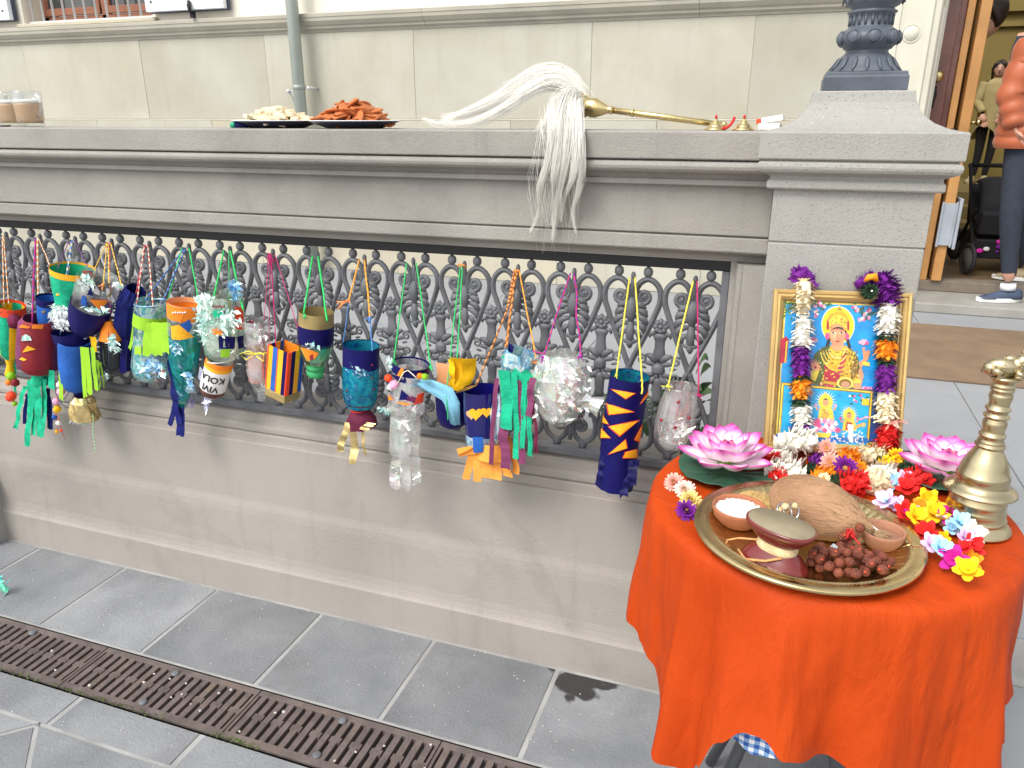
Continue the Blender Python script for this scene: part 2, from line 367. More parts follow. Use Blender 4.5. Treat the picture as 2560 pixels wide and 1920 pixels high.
def pier(cx, label, mat):
    t = thing('stone_pier', label, 'pier', (cx, 1.8485, 0), 'square stone piers of the parapet'); c = (cx, 1.8485)
    MB().square([(.183,-.015),(.183,.26),(.176,.275),(.165,.285),(.165,.30),(.1485,.31)], c).build('base', mat, t, bevel=.004)
    MB().square([(.1485,.311),(.1485,.78)], c).build('shaft_block', mat, t, bevel=.003)
    MB().square([(.1485,.783),(.1485,1.253)], c).build('shaft_block', mat, t, bevel=.003)
    MB().square([(.1482,1.2565),(.1482,1.3625),(.161,1.3635),(.1635,1.367),(.1635,1.377),(.161,1.381),(.157,1.385),(.160,1.390),(.171,1.3945),(.180,1.3985),(.1835,1.404),(.1845,1.409),(.183,1.4155),(.178,1.419),(.176,1.420),(.176,1.4215),
      (.183,1.4225),(.1845,1.425),(.1845,1.4725),(.182,1.475),(.170,1.4765),(.150,1.4815),(.130,1.4905),(.115,1.502),(.104,1.516),(.097,1.530),(.0945,1.542),(.0935,1.549),(.0905,1.5515)], c).build('cap', mat, t, bevel=.002)
    MB().box(cx-.146, cx+.146, 1.704, 1.99, 1.2525, 1.257).build('mortar_joint', MORTAR, t); MB().box(cx-.146, cx+.146, 1.704, 1.99, .7795, .7835).build('mortar_joint', MORTAR, t)
    return t
pier(.1215, 'square grey granite pier behind the framed picture, lamp standard on top', PIER)
pier(-2.812, 'square stone pier at the far left end of the parapet', PIER)

# ---- cast iron panel
YR = 1.826; PW = .148
rail = thing('iron_railing', 'dark grey cast iron panel of heart scrolls and palmettes below the coping', 'railing', (-1.35, YR, .66))
MB().box(-2.66, -.104, 1.8135, 1.838, 1.1645, 1.188).build('top_rail', IRON_BLK, rail, bevel=.002)
MB().extr([(1.806,.6485),(1.806,.664),(1.811,.670),(1.842,.670),(1.846,.664),(1.846,.6485)], -2.66, -.104).build('bottom_rail', IRON, rail)
MB().box(-.122, -.1045, 1.815, 1.837, .6705, 1.164).build('end_post', IRON, rail, bevel=.002)
MB().box(-2.66, -2.645, 1.815, 1.837, .6705, 1.164).build('end_post', IRON, rail, bevel=.002)
def bz(p, n=8):                                    # Catmull-Rom through 2D points
    out = []; q = [p[0]]+p+[p[-1]]
    for i in range(1, len(q)-2):
        for k in range(n):
            t = k/n; a, b, c, d = (V(q[i-1]), V(q[i]), V(q[i+1]), V(q[i+2]))
            out.append(.5*((2*b)+(c-a)*t+(2*a-5*b+4*c-d)*t*t+(3*b-a-3*c+d)*t**3))
    out.append(V(p[-1])); return out
def xz(pts, sx=1, sz=1, dy=0): return [V((sx*p[0], dy, sz*p[1])) for p in pts]
def spiral(c, r0, r1, a0, turns, n=26):
    return [(c[0]+lerp(r0, r1, k/n)*cos(a0+turns*2*pi*k/n), c[1]+lerp(r0, r1, k/n)*sin(a0+turns*2*pi*k/n)) for k in range(n+1)]
# local frame: origin at heart centre, z measured from mid-height (heart z half-height .235)
ZM = .908
def heart_half(mb, sx, sz):
    # one casting: tail, lobe, then the volute turning in to its eye
    lobe = bz([(-.006,-.011),(.0,0),(.017,.040),(.038,.088),(.058,.138),(.0685,.172),(.0655,.201),(.050,.2195),(.033,.2235),(.017,.213),(.0085,.196)], 5)
    sp = spiral((.0275,.180), .0195, .0042, pi*.93, 1.62, 34)
    path = lobe[:-1]+[V(p) for p in sp]; n = len(path); m0 = len(lobe)
    rr = [.0073 if k < m0 else lerp(.0068, .0046, (k-m0)/(n-m0)) for k in range(n)]
    mb.tube(xz(path, sx, sz), rr, 8)
    mb.tube(xz(path[2:m0+10], sx, sz, -.0062), .0022, 6)
    mb.ball((sx*.0275, -.002, sz*.180), .0062, 8, 6)
def leaf(mb, a, b, w, curl=.006, n=6, sx=1, sz=1, dep=.004):
    a = V(a); b = V(b); d = b-a; pn = V((-d.y, d.x)).normalized()
    path = [a+d*(k/n)+pn*curl*sin(pi*k/n) for k in range(n+1)]
    rr = [max(.0008, w*(sin(pi*(.12+.8*k/n))**.8)) for k in range(n+1)]
    mb.tube([V((sx*p.x, -.001-dep*sin(pi*k/n), sz*p.y)) for k, p in enumerate(path)], rr, 7, flat=.6, nrm=(0, -1, 0))
hs_ = MB(); heart_half(hs_, 1, 1); heart_half(hs_, -1, 1)
hs_.tube(xz([(0,.168),(0,.205),(0,.226)]), [.006,.007,.005], 8); hs_.ball((0,-.001,.231), .0085, 8, 6, sc=(.7,.8,1.2))
HEART = hs_.mesh('heart_scroll', IRON)
hb = MB(); heart_half(hb, 1, -1); heart_half(hb, -1, -1); hb.tube(xz([(0,-.168),(0,-.205),(0,-.222)]), [.006,.007,.005], 8)
HEARTB = hb.mesh('lower_scroll', IRON)
pl = MB()
for sx in (1, -1):
    for a_, b_, w_, c_ in (((.005,.160),(.030,.150),.0082,.006), ((.006,.146),(.034,.130),.0085,.008), ((.005,.130),(.035,.108),.0085,.010), ((.004,.114),(.029,.086),.0082,.011), ((.004,.094),(.017,.072),.0072,.009)):
        leaf(pl, a_, b_, w_, c_, sx=sx, dep=.005)
    sp = spiral((.0285,.143), .0015, .0065, 2.4, .9, 10); pl.tube(xz(sp, sx, 1, -.003), .0022, 6)
    sp = spiral((.029,.100), .0015, .0065, 2.0, .9, 10); pl.tube(xz(sp, sx, 1, -.003), .0022, 6)
    leaf(pl, (.004,.078), (.018,.070), .0060, -.008, sx=sx)
leaf(pl, (0,.180), (0,.112), .0125, 0, dep=.009); leaf(pl, (0,.124), (0,.056), .0098, 0, dep=.007)
leaf(pl, (0,.078), (0,.048), .0085, 0)
PALM = pl.mesh('palmette', IRON)
def column():
    m = MB()
    for k in range(8):
        a = 2*pi*k/8; leaf(m, (.004*cos(a),.110+.004*sin(a)), (.020*cos(a),.110+.020*sin(a)), .0078, 0, 4)
    m.ball((0,-.005,.110), .0065, 10, 8); m.tube(xz(spiral((0,.110),.010,.010,0,1,16), dy=-.006), .0016, 5)
    prof = [(.008,.094),(.019,.087),(.0165,.081),(.0125,.072),(.0125,.055),(.0155,.040),(.0145,.030),(.008,.020)]
    m.lathe([(r, z) for r, z in prof], n=12, squash=.55)
    for sx in (1, -1):
        leaf(m, (.010,.092), (.026,.080), .0058, .006, sx=sx)
        leaf(m, (.006,.016), (.033,.036), .0090, .006, sx=sx); leaf(m, (.006,.008), (.036,.014), .0068, .004, sx=sx)
        leaf(m, (.006,-.018), (.033,-.034), .0090, -.006, sx=sx); leaf(m, (.006,-.008), (.036,-.014), .0068, -.004, sx=sx)
        for zz, s2 in ((.022,1), (-.022,-1)):
            sp = spiral((.043, zz), .002, .0135, .4*s2+2.6, 1.35*s2*-1, 18)
            m.tube(xz(sp, sx, 1), .0034, 6); m.tube(xz([(.05,zz*1.5),(.058,zz*2.1)], sx, 1), .0034, 6)
        leaf(m, (.030,.0), (.045,.004), .004, .002, sx=sx)
    m.ball((0,-.004,0), .0165, 14, 10, sc=(1,.6,1)); 
    for zz in (-.006, 0, .006): m.tube([V((.0155*cos(a), -.004-.0088*sin(a), zz)) for a in [pi*k/10 for k in range(11)]], .0010, 5)
    m.lathe([(.005,-.022),(.0145,-.028),(.0150,-.036),(.013,-.050),(.012,-.074),(.0145,-.082),(.010,-.090)], n=12, squash=.55)
    for sx in (1, -1):
        sp = spiral((.012,-.098), .002, .010, 1.2, 1.2, 14); m.tube(xz(sp, sx, 1), .0036, 6)
        sp = spiral((.012,-.120), .002, .011, -1.2, -1.2, 14); m.tube(xz(sp, sx, 1), .0038, 6)
    m.ball((0,-.003,-.108), .0075, 10, 8); leaf(m, (0,-.12), (0,-.165), .007, 0); 
    for sx in (1, -1): leaf(m, (.003,-.125), (.022,-.152), .0055, .006, sx=sx)
    m.tube(xz([(0,.10),(0,-.10)], dy=.004), .003, 6)
    return m
COLM = column().mesh('rosette_column', IRON)
BALL = MB().lathe([(.004,.017),(.0045,.0125),(.0095,.009),(.0118,.002),(.0105,-.006),(.006,-.0105),(.0001,-.0115)], n=14).mesh('ball_finial', IRON)
PSC = Matrix.Diagonal((1.14, 1.1, 1.0, 1))
HX = [-2.402-.148+PW*i for i in range(17)]
for x in HX:
    T = Matrix.Translation((x, YR, ZM)); link('heart_scroll', HEART, rail, T)
    link('lower_scroll', HEARTB, rail, Matrix.Translation((x, YR, ZM))); link('palmette', PALM, rail, T @ PSC); link('palmette', PALM, rail, Matrix.Translation((x, YR, ZM)) @ Matrix.Diagonal((1.12, 1.1, -1.0, 1)))
    for dx in (-.0355, .0355):
        link('ball_finial', BALL, rail, Matrix.Translation((x+dx, YR, 1.1485)))
        link('ball_finial', BALL, rail, Matrix.Translation((x+dx, YR, .6795)) @ Matrix.Rotation(pi, 4, 'X'))
for x in [HX[0]-PW/2]+[q+PW/2 for q in HX]:
    if x < -.13: link('rosette_column', COLM, rail, Matrix.Translation((x, YR, ZM)))

# ---- lamp standard on the pier
lp = thing('lamp_post', 'blue-grey cast iron lamp standard rising from the granite pier', 'lamp post', (.1215, 1.8485, 1.5515))
LAMP = pm('lamp_iron', (.085,.10,.125), .45, .25, 9, .25, 70, spec=.5, stain=.5, scol=(.21,.22,.24))
cx, cy = .1225, 1.8485
MB().square([(.0785,1.5518),(.0785,1.578),(.076,1.5815),(.0755,1.5865),(.0735,1.588)], (cx, cy)).build('base_plinth', LAMP, lp, bevel=.0015)
MB().lathe([(.072,1.588),(.068,1.592),(.058,1.604),(.0525,1.614),(.047,1.621),(.0425,1.6245),(.0405,1.6275),(.041,1.6315),(.046,1.6335),(.0475,1.6365),(.054,1.642),(.0595,1.648),(.0610,1.6535),(.0585,1.660),(.052,1.667),(.0445,1.6715),(.0425,1.674),(.040,1.677),(.0395,1.693),(.042,1.6975),(.047,1.7005),(.047,1.703),(.0405,1.7065),(.0395,1.7085),(.049,1.714),(.0555,1.724),(.057,1.738),(.052,1.755),(.040,1.768),(.034,1.78),(.032,1.80),(.036,1.81),(.031,1.82),(.027,2.2),(.024,2.9)], (cx, cy, 0), 40).build('standard', LAMP, lp)
eg = MB()
for k in range(9):
    a = 2*pi*(k+.15)/9-pi/2
    eg.ball((cx+.0565*cos(a), cy+.0565*sin(a), 1.6535), .0125, 12, 8, sc=(1,.55,.95), M=Matrix.Rotation(a+pi/2, 3, 'Z'))
    ring = [V((cx+.0598*cos(a)+.0155*cos(q)*-sin(a), cy+.0598*sin(a)+.0155*cos(q)*cos(a), 1.6535+.0135*sin(q))) for q in [2*pi*i/20 for i in range(20)]]
    ring = [V((cx, cy, p.z))+(V((p.x-cx, p.y-cy, 0)).normalized()*(.0612-abs(p.z-1.6535)**2*38)) for p in ring]
    eg.tube(ring, .0013, 5, closed=True)
eg.build('egg_moulding', LAMP, lp)
fl = MB()
for k in range(20):
    a = 2*pi*k/20; fl.tube([(cx+.0405*cos(a), cy+.0405*sin(a), 1.677), (cx+.0405*cos(a), cy+.0405*sin(a), 1.694)], .0026, 6)
    fl.ball((cx+.0405*cos(a), cy+.0405*sin(a), 1.695), .0034, 6, 5)
fl.build('fluting', LAMP, lp)
ac = MB()
for k in range(16):
    a = 2*pi*k/16; q = [V((cx+r*cos(a), cy+r*sin(a), z)) for r, z in ((.0715,1.5905),(.063,1.600),(.0555,1.612),(.0505,1.618))]
    ac.tube(q, [.0015,.0042,.0038,.001], 6, flat=.5)
for k in range(11):
    a = 2*pi*(k+.5)/11; q = [V((cx+.0575*cos(a+d), cy+.0575*sin(a+d), z)) for d, z in ((-.16,1.742),(-.1,1.724),(0,1.717),(.1,1.724),(.16,1.742))]
    ac.tube(q, .0017, 5)
ac.build('leaf_moulding', LAMP, lp)

# ---- terrace, landing and steps
ter = struct(MB().box(-9, 5, 1.86, 5.19, .05, .372).box(.305, 5, 1.752, 1.86, .05, .372).build('terrace', MORTAR))
yy = [1.756, 2.35, 3.02, 3.69, 4.36, 4.78, 5.155]
for j, (a, b) in enumerate(zip(yy, yy[1:])):
    off = [0, .02, 0, .0, 0, 0][j]
    for k in range(-9, 6):
        x0, x1 = .80+off+.84*k, .80+off+.84*(k+1)
        if j == 0 and x1 < .3: continue
        if j == 0 and x0 < .31: x0 = .31
        y0 = max(a, 1.992) if x1 < .3 or j else a
        MB().box(x0+.0015, x1-.0015, y0+.0015, b-.0015, .360, .380+rnd(-.0006, .0006)).build('paving_slab', LANDING, ter, bevel=.002)
st = struct(MB().box(.325, 3.2, 1.45, 1.7505, .126, .252).build('step', LANDING, bevel=.006))
st2 = struct(MB().box(.325, 3.2, 1.15, 1.7505, .001, .1255).build('step', LANDING, bevel=.006))
mat_ = tag(MB().box(.30, 2.6, 3.705, 4.765, .3805, .391).build('door_mat', pm('coir', (.22,.15,.095), .95, .18, 6, .9, 420, stain=.4, scol=(.15,.10,.065)), bevel=.003), 'large brown coir mat on the landing in front of the door step', 'door mat')
# ================================================================== BUILDING BEHIND
YF = 5.2
bld = thing('building', 'pale yellow sandstone house front with barred window and open door', 'building', (-2, 6, .38))
DX0, DX1 = .735, 2.20
MB().box(-9, DX0-.02, YF+.006, YF+.4, .2, 2.08).box(DX1+.02, 5, YF+.03, YF+.4, .2, 2.08).build('wall_core', pm('facade_mortar', (.58,.56,.50), .9, .08), bld)
joints = [-9,-7.45,-6.19,-4.95,-3.78,-2.556,-1.289,-.29,.455]
zrow = [(.375,.92),(.924,1.484),(1.4955,2.079)]
for r, (z0, z1) in enumerate(zrow):
    js = joints if r == 2 else [x-(.55 if r else .2) for x in joints[:-1]]+[.455]
    for a, b in zip(js, js[1:]):
        d = rnd(0, .002); m = random.choice([FAC, FAC2, FAC])
        MB().box(a+.0012, b-.0012, YF+(0 if r == 2 else -.016)+d, YF+.06, z0, z1).build('wall_stone', m, bld, bevel=.0012)
MB().extr([(YF-.016,1.4845),(YF-.016,1.4875),(YF-.002,1.4945),(YF+.05,1.4950),(YF+.05,1.4845)], -9, .455).build('plinth_course', FACM, bld)
mp = [(YF+.06,2.0795),(YF-.004,2.0795),(YF-.008,2.092),(YF-.028,2.104),(YF-.03,2.118),(YF-.042,2.126),(YF-.060,2.150),(YF-.062,2.172),(YF-.066,2.175),(YF-.066,2.196),(YF-.06,2.201),(YF+.06,2.206)]
for a, b in zip([-9,-6.9,-4.6,-2.45,-.62], [-6.902,-4.602,-2.452,-.622,.47]): MB().extr(mp, a, b).build('string_course', FACM, bld)
# upper wall with the window opening
WX0, WX1, WZ0, WZ1 = -6.12, -4.78, 2.235, 3.9
up = MB()
for a, b, z0, z1 in ((-9, WX0, 2.2065, 4.6), (WX1, .455, 2.2065, 4.6), (WX0, WX1, 2.2065, WZ0), (WX0, WX1, WZ1, 4.6), (.455, 2.6, 3.2, 4.6), (2.6, 5, 2.2065, 4.6)): up.box(a, b, YF+.01, YF+.36, z0, z1)
up.build('plaster_wall', PLASTER, bld)
for k, a in enumerate((2.62,)): MB().box(a, 5, YF, YF+.06, .375, 2.206).build('wall_stone', FAC, bld)
# window
win = MB(); WOOD = pm('brown_window_wood', (.30,.12,.07), .5, .2, 8)
yw = YF+.20
for x0, x1, z0, z1 in ((WX0, WX1, WZ0, WZ0+.07), (WX0, WX0+.07, WZ0, WZ1), (WX1-.07, WX1, WZ0, WZ1), (-5.475,-5.425, WZ0, WZ1)): win.box(x0, x1, yw, yw+.06, z0, z1)
for c in (-5.79,-5.11): win.box(c-.31, c-.27, yw-.012, yw+.03, WZ0+.075, WZ1).box(c+.27, c+.31, yw-.012, yw+.03, WZ0+.075, WZ1).box(c-.31, c+.31, yw-.014, yw+.03, WZ0+.075, WZ0+.13)
wo_ = win.build('window', WOOD, bld, bevel=.004)
for c in (-5.79,-5.11): MB().box(c-.27, c+.27, yw+.012, yw+.018, WZ0+.13, WZ1).build('pane', pm('window_glass', (.05,.055,.06), .05, .1, spec=.9), wo_)
MB().box(WX0-.05, WX1+.05, YF-.03, YF+.2, WZ0-.028, WZ0-.002).build('sill', FAC2, wo_, bevel=.004)
bar_m = pm('galvanised_bars', (.55,.56,.57), .45, .08, spec=.5)
for k in range(12):
    x = WX0+.06+k*.113; MB().tube([(x, YF+.05, WZ0-.004), (x, YF+.05, 3.6)], .0095, 8).build('window_bar', bar_m, wo_)
MB().box(WX0+.02, WX1-.02, YF+.04, YF+.06, WZ0+.004, WZ0+.02).build('bar_rail', bar_m, wo_)
SHUT = pm('white_shutter', (.80,.84,.87), .5, .03, 5); SHD = pm('shutter_edge', (.05,.06,.10), .5)
for x0, x1, nm in ((-4.765,-4.045, 1), (-6.95,-6.175, 0)):
    s_ = MB().box(x0, x1, YF-.075, YF-.035, 2.262, 3.85).build('shutter', SHUT, bld, bevel=.005)
    MB().box(x0-.004, x1+.012, YF-.034, YF-.012, 2.256, 3.86).build('shutter_back', SHD, s_)
    bt = MB()
    for q in (x0+.06, x1-.06): bt.ball((q, YF-.077, 2.33), .009, 8, 5); bt.ball((q, YF-.077, 2.48), .009, 8, 5)
    bt.build('screws', SHD, s_)
    if nm:
        MB().tube([(x1-.30, YF-.085, 2.32),(x1-.29, YF-.10, 2.285),(x1-.285, YF-.10, 2.245),(x1-.28, YF-.07, 2.215)], [.012,.016,.012,.008], 8).box(x1-.30, x1-.27, YF-.09, YF-.06, 2.205, 2.25).build('shutter_catch', IRON_BLK, s_)
# stone door surround with moulding and bell push
SUR = pm('pale_door_stone', (.62,.60,.50), .8, .05, 3, .1, 100, stain=.15)
MB().extr([(.457,YF+.3),(.457,YF-.035),(.475,YF-.045),(.49,YF-.045),(.495,YF-.036),(.52,YF-.034),(.62,YF-.034),(.628,YF-.046),(.652,YF-.050),(.662,YF-.038),(.69,YF-.034),(.70,YF-.02),(.712,YF+.02),(.735,YF+.05),(.735,YF+.3)], .375, 3.3, axis='z').build('door_surround', SUR, bld)
MB().extr([(2.58,YF+.3),(2.58,YF-.035),(2.25,YF-.034),(2.22,YF+.02),(2.20,YF+.05),(2.20,YF+.3)], .375, 3.3, axis='z').build('door_surround', SUR, bld)
MB().box(.457, 2.58, YF-.034, YF+.3, 3.2, 3.5).build('lintel', SUR, bld)
bp_ = MB().lathe([(.0001,.003),(.040,.003),(.0405,.0015),(.044,.0015),(.0445,.004),(.048,.004),(.049,.0)], n=28, M=Matrix.Translation((.560, YF-.034, 1.948)) @ Matrix.Rotation(pi/2, 4, 'X')).build('bell_push', SUR, bld)
# door step and sill
struct(MB().box(.455, 2.6, 5.10, 5.5, .381, .440).build('door_step', pm('door_step_stone', (.30,.29,.265), .75, .12, 8, .2, 150, stain=.3, scol=(.22,.18,.13)), bevel=.007))
sl = MB().box(.735, 2.2, 5.495, 5.64, .4405, .507).build('threshold', pm('threshold_wood', (.20,.165,.13), .7, .2, 12, .2, 60), bld, bevel=.004)
# fixed red-brown leaf, wooden stile, open leaf seen edge-on
REDW = pm('red_brown_varnish', (.155,.058,.045), .28, .25, 9, .1, 60, coat=.4, stain=.3, scol=(.24,.13,.08))
ORW = pm('honey_wood', (.50,.255,.085), .42, .14, 7, .08, 80, coat=.2)
lf = MB().box(.737, .872, 5.52, 5.57, .507, 3.19).build('closed_leaf', REDW, bld, bevel=.004)
MB().box(.765, .840, 5.508, 5.52, 1.0, 2.9).build('door_panel', REDW, lf, bevel=.006)
MB().box(.8725, .912, 5.50, 5.57, .507, 3.19).box(.7355, .749, 5.49, 5.52, .507, 3.19).build('wood_stile', ORW, lf, bevel=.004)
kn = MB().ball((.772, 5.455, 1.735), .034, 18, 12).tube([(.772,5.47,1.735),(.772,5.53,1.735)], .014, 10).lathe([(.0001,0),(.03,.002),(.034,.008)], n=18, M=Matrix.Translation((.772,5.516,1.735)) @ Matrix.Rotation(pi/2, 4, 'X'))
kn.build('door_knob', pm('old_brass', (.55,.46,.22), .3, .15, 10, metal=1), lf)
MB().ball((.768, 5.49, 1.63), .03, 12, 8, sc=(.6,.4,1.6)).tube([(.768,5.46,1.68),(.768,5.455,1.60),(.768,5.48,1.56)], .009, 8).build('knocker', IRON_BLK, lf)
ol = thing('door_leaf', 'honey-coloured wooden door leaf standing open, seen edge-on', 'door', (.96, 5.5, .507))
MB().box(.934, .992, 5.47, 6.30, .512, 3.15).build('leaf_board', ORW, ol, bevel=.004)
MB().tube([(.995,5.53,1.475),(1.04,5.53,1.475),(1.045,5.60,1.472)], .010, 8).ball((1.045,5.53,1.475), .02, 10, 8).lathe([(.022,0),(.022,.008)], n=14, M=Matrix.Translation((.992,5.53,1.475)) @ Matrix.Rotation(pi/2, 4, 'Y')).build('door_handle', MATS['old_brass'], ol)
MB().tube([(.933,5.52,1.43),(.905,5.50,1.43),(.90,5.49,1.40)], .012, 8).build('outer_handle', IRON_BLK, ol)
GM = pm('grey_metal_plate', (.36,.40,.45), .45, .1, 9, spec=.5)
kp = MB().box(.918, 1.012, 5.452, 5.468, .74, 1.0); kp.box(.918, .93, 5.44, 5.452, .73, 1.01); kp.box(1.012, 1.03, 5.44, 5.60, .72, 1.03); kp.box(.995, 1.006, 5.445, 5.4525, .73, 1.01)
kp.build('metal_guard', GM, ol, bevel=.003)
# hall behind the door
HALL = pm('olive_wall_paint', (.22,.165,.048), .7, .06, 3); HFL = pm('hall_floor', (.15,.10,.055), .5, .2, 6)
MB().box(.25, .30, 5.65, 10.5, .5, 4.2).box(3.9, 4.0, 5.65, 10.5, .5, 4.2).box(.25, 4.0, 10.5, 10.6, .5, 4.2).build('hall_wall', HALL, bld)
MB().box(.30, .737, 5.6, 5.64, .5, 4.2).box(2.2, 3.9, 5.6, 5.64, .5, 4.2).build('hall_wall', HALL, bld)
struct(MB().box(.25, 4, 5.64, 10.55, .42, .503).build('hall_floor', HFL))
sts = MB()
for k in range(3): sts.box(.31, 3.89, 7.9+.30*k, 10.45, .504+.11*k, .6135+.11*k)
sts.build('hall_stairs', pm('yellow_stair', (.22,.16,.06), .6, .12, 6), bld, bevel=.006)
MB().box(.31, 3.89, 10.44, 10.499, 2.60, 2.66).box(.31, 3.89, 10.46, 10.4985, 2.45, 2.50).build('picture_rail', HALL, bld)

# downspout
ds = thing('downspout', 'grey-green zinc downspout fixed to the pale sandstone front', 'downspout', (-3.43, YF-.09, .38))
ZN = pm('weathered_zinc', (.38,.42,.38), .45, .12, 3, .05, 60, metal=.3, stain=.3, scol=(.30,.31,.30))
MB().tube([(-3.43, YF-.12, .40), (-3.43, YF-.12, 4.5)], .0435, 20).build('pipe', ZN, ds)
MB().lathe([(.046,0),(.049,.004),(.049,.026),(.046,.03)], (-3.43, YF-.12, 1.695), 20).build('clamp_ring', ZN, ds)
MB().ball((-3.515, YF-.13, 1.685), .016, 10, 8).tube([(-3.50,YF-.12,1.685),(-3.46,YF-.12,1.69)], .008, 8).build('clamp_screw', bar_m, ds)
MB().ball((-3.35, YF-.12, 1.705), .013, 8, 6).tube([(-3.35,YF-.12,1.705),(-3.35,YF+.02,1.705)], .009, 8).build('clamp_screw', bar_m, ds)
MB().tube([(-3.512,YF-.12,1.675),(-3.50,YF-.10,1.62),(-3.497,YF-.06,1.55),(-3.515,YF-.03,1.49),(-3.51,YF-.02,.9)], .0055, 7).build('earth_wire', bar_m, ds)
# ================================================================== LANTERNS ON THE RAILING
NAVY = pm('navy_paper', (.006,.005,.085), .42, .3, 10, .7, 34, spec=.22)
NAVYC = pm('navy_crepe', (.008,.013,.12), .75, .3, 24, .9, 70, spec=.2)
BLUEP = pm('blue_paper', (.022,.11,.42), .55, .25, 12, .9, 45, spec=.25)
LBLUE = pm('light_blue_crepe', (.22,.52,.70), .75, .12, 14, .4, 120)
GREENC = pm('sea_green_crepe', (.015,.42,.23), .75, .25, 40, .9, 90, spec=.2)
LIME = pm('lime_paper', (.28,.55,.03), .6, .15, 10, .5, 40, spec=.25)
MAROON = pm('maroon_crepe', (.135,.018,.05), .7, .3, 20, .9, 60, spec=.2)
PLUM = pm('plum_crepe', (.19,.045,.11), .75, .25, 20, .9, 60, spec=.2)
REDP = pm('deep_red_paper', (.24,.012,.02), .6, .2, 18, .3, 90)
NEON = pm('neon_orange_paper', (.95,.24,.012), .6, .08, 12)
NEONY = pm('amber_paper', (.95,.44,.015), .6, .08, 12)
NEONR = pm('neon_red_paper', (.95,.075,.02), .6, .1, 12)
YEL = pm('yellow_paper', (.90,.50,.01), .6, .12, 10, .7, 40, spec=.25)
YELS = pm('yellow_yarn', (.80,.72,.08), .8, .1)
PEACH = pm('peach_paper', (.86,.38,.17), .65, .1, 8)
ORP = pm('light_orange_paper', (.88,.34,.06), .65, .12, 9, .6, 40, spec=.25)
GOLDP = pm('gold_card', (.36,.27,.11), .42, .2, 16, .3, 60, metal=.35)
GOLDF = pm('gold_foil', (.72,.55,.25), .25, .2, 24, .5, 60, metal=.9)
WHITEP = pm('white_label', (.86,.85,.83), .5, .03)
BLACKI = pm('black_ink', (.012,.012,.014), .6)
GRNY = pm('green_yarn', (.03,.55,.13), .8, .2, 90); MAGY = pm('magenta_yarn', (.55,.02,.16), .8, .2, 90); PURY = pm('purple_yarn', (.30,.03,.30), .8, .2, 90)
ORY = pm('orange_yarn', (.85,.30,.08), .8, .2, 90); SALY = pm('salmon_yarn', (.62,.13,.10), .8, .2, 90); BLUY = pm('blue_yarn', (.10,.25,.60), .8, .2, 90); DBY = pm('denim_yarn', (.055,.065,.16), .8, .2, 90)
PALY = pm('pale_yarn', (.75,.70,.55), .8, .15, 90); BRNY = pm('brown_yarn', (.22,.09,.03), .8, .2, 90); REDY = pm('red_thread', (.75,.03,.05), .8, .2, 90)
PEARL = foil('pearl_cellophane', [(.55,.85,.72),(1,1,1),(.95,.80,.86),(.80,1,.92),(1,.93,.75),(.70,.9,.95)], .55, .10, 26, .35)
PEARLC = foil('clear_pearl_film', [(.80,.95,.90),(1,.85,.92),(1,1,1),(.85,1,.9),(1,.92,.8)], .34, .06, 18, .25)
MINT = foil('mint_foil', [(.20,.75,.60),(.75,1,.92),(1,1,1),(.35,.85,.80),(.9,1,.7)], .85, .12, 34, .6)
TEAL = foil('teal_foil', [(.004,.16,.14),(.01,.30,.24),(.05,.45,.42),(.01,.22,.40),(.6,.95,.9)], .75, .10, 26, .45)
BLUF = foil('blue_foil', [(.006,.05,.30),(.01,.20,.42),(.03,.42,.50),(.01,.10,.36),(.5,.95,1)], .88, .12, 24, .5)
SKYF = foil('ice_blue_foil', [(.30,.72,.95),(.85,1,1),(.12,.45,.80),(1,1,1)], .85, .12, 26, .4)
PET = clear('clear_pet', (.93,.95,.95), .16, .05)
PETG = pm('green_pet', (.10,.55,.22), .2, .15, 10, trans=.5, ior=1.2)
PETGT = clear('green_pet_film', (.45,.90,.62), .18, .08)

YL = 1.745
def mpp(u, v, Y): return (P(u, v, Y)-V((0, 0, HC))).dot(FW)/FPX
def axm(top, bot):
    z = (top-bot).normalized(); x = V((1, 0, 0)); y = z.cross(x).normalized(); x = y.cross(z)
    M = Matrix((x, y, z)).transposed().to_4x4(); M.translation = bot; return M
def cyl(name, mats, par, top, bot, prof, n=28, jit=0, sm=True, mi=0, cap=False, squash=1.0):
    L = (top-bot).length
    return MB().lathe([(r, L*(1-t)) for t, r in prof], n=n, mi=mi, sm=sm, M=axm(top, bot), cap=cap, jit=jit, squash=squash).build(name, mats, par, recalc=not jit)
def px(u, v, Y=YL): return P(u, v, Y)
def lan(name, label, u, v, Y=YL):
    return thing(name, label, 'lantern', P(u, v, Y), 'handmade lanterns on the railing')
def cusp(i, dx=0, dz=0): return V((HX[i+1]+dx, YR-.012, 1.137+dz))
def cord(par, a, b, mats, r=.0016, wob=.002, n=22, name='hanging_cord', sag=0.):
    a = V(a); b = V(b); pts = []; s = rnd(0, 50)
    for k in range(n+1):
        t = k/n; p = a.lerp(b, t); q = noise.noise_vector(V((s, t*3, 0)))*wob*sin(pi*t)
        p = p+V((q.x, q.y*.5, -sag*sin(pi*t))); pts.append(p)
    return MB().tube(pts, r, 6, mi=0 if not isinstance(mats, (list, tuple)) else list(range(len(mats)))).build(name, mats, par)
def knot(par, p, mat, r=.005):
    m = MB(); p = V(p)
    m.ball(p, r, 8, 6, jit=.15)
    for k in range(3): d = V((rnd(-1,1), -.3, rnd(-1.2,.2))).normalized()*r*rnd(2,3.5); m.tube([p, p+d*.6+V((0,-.002,0)), p+d], .0012, 5)
    m.build('knot', mat, par)
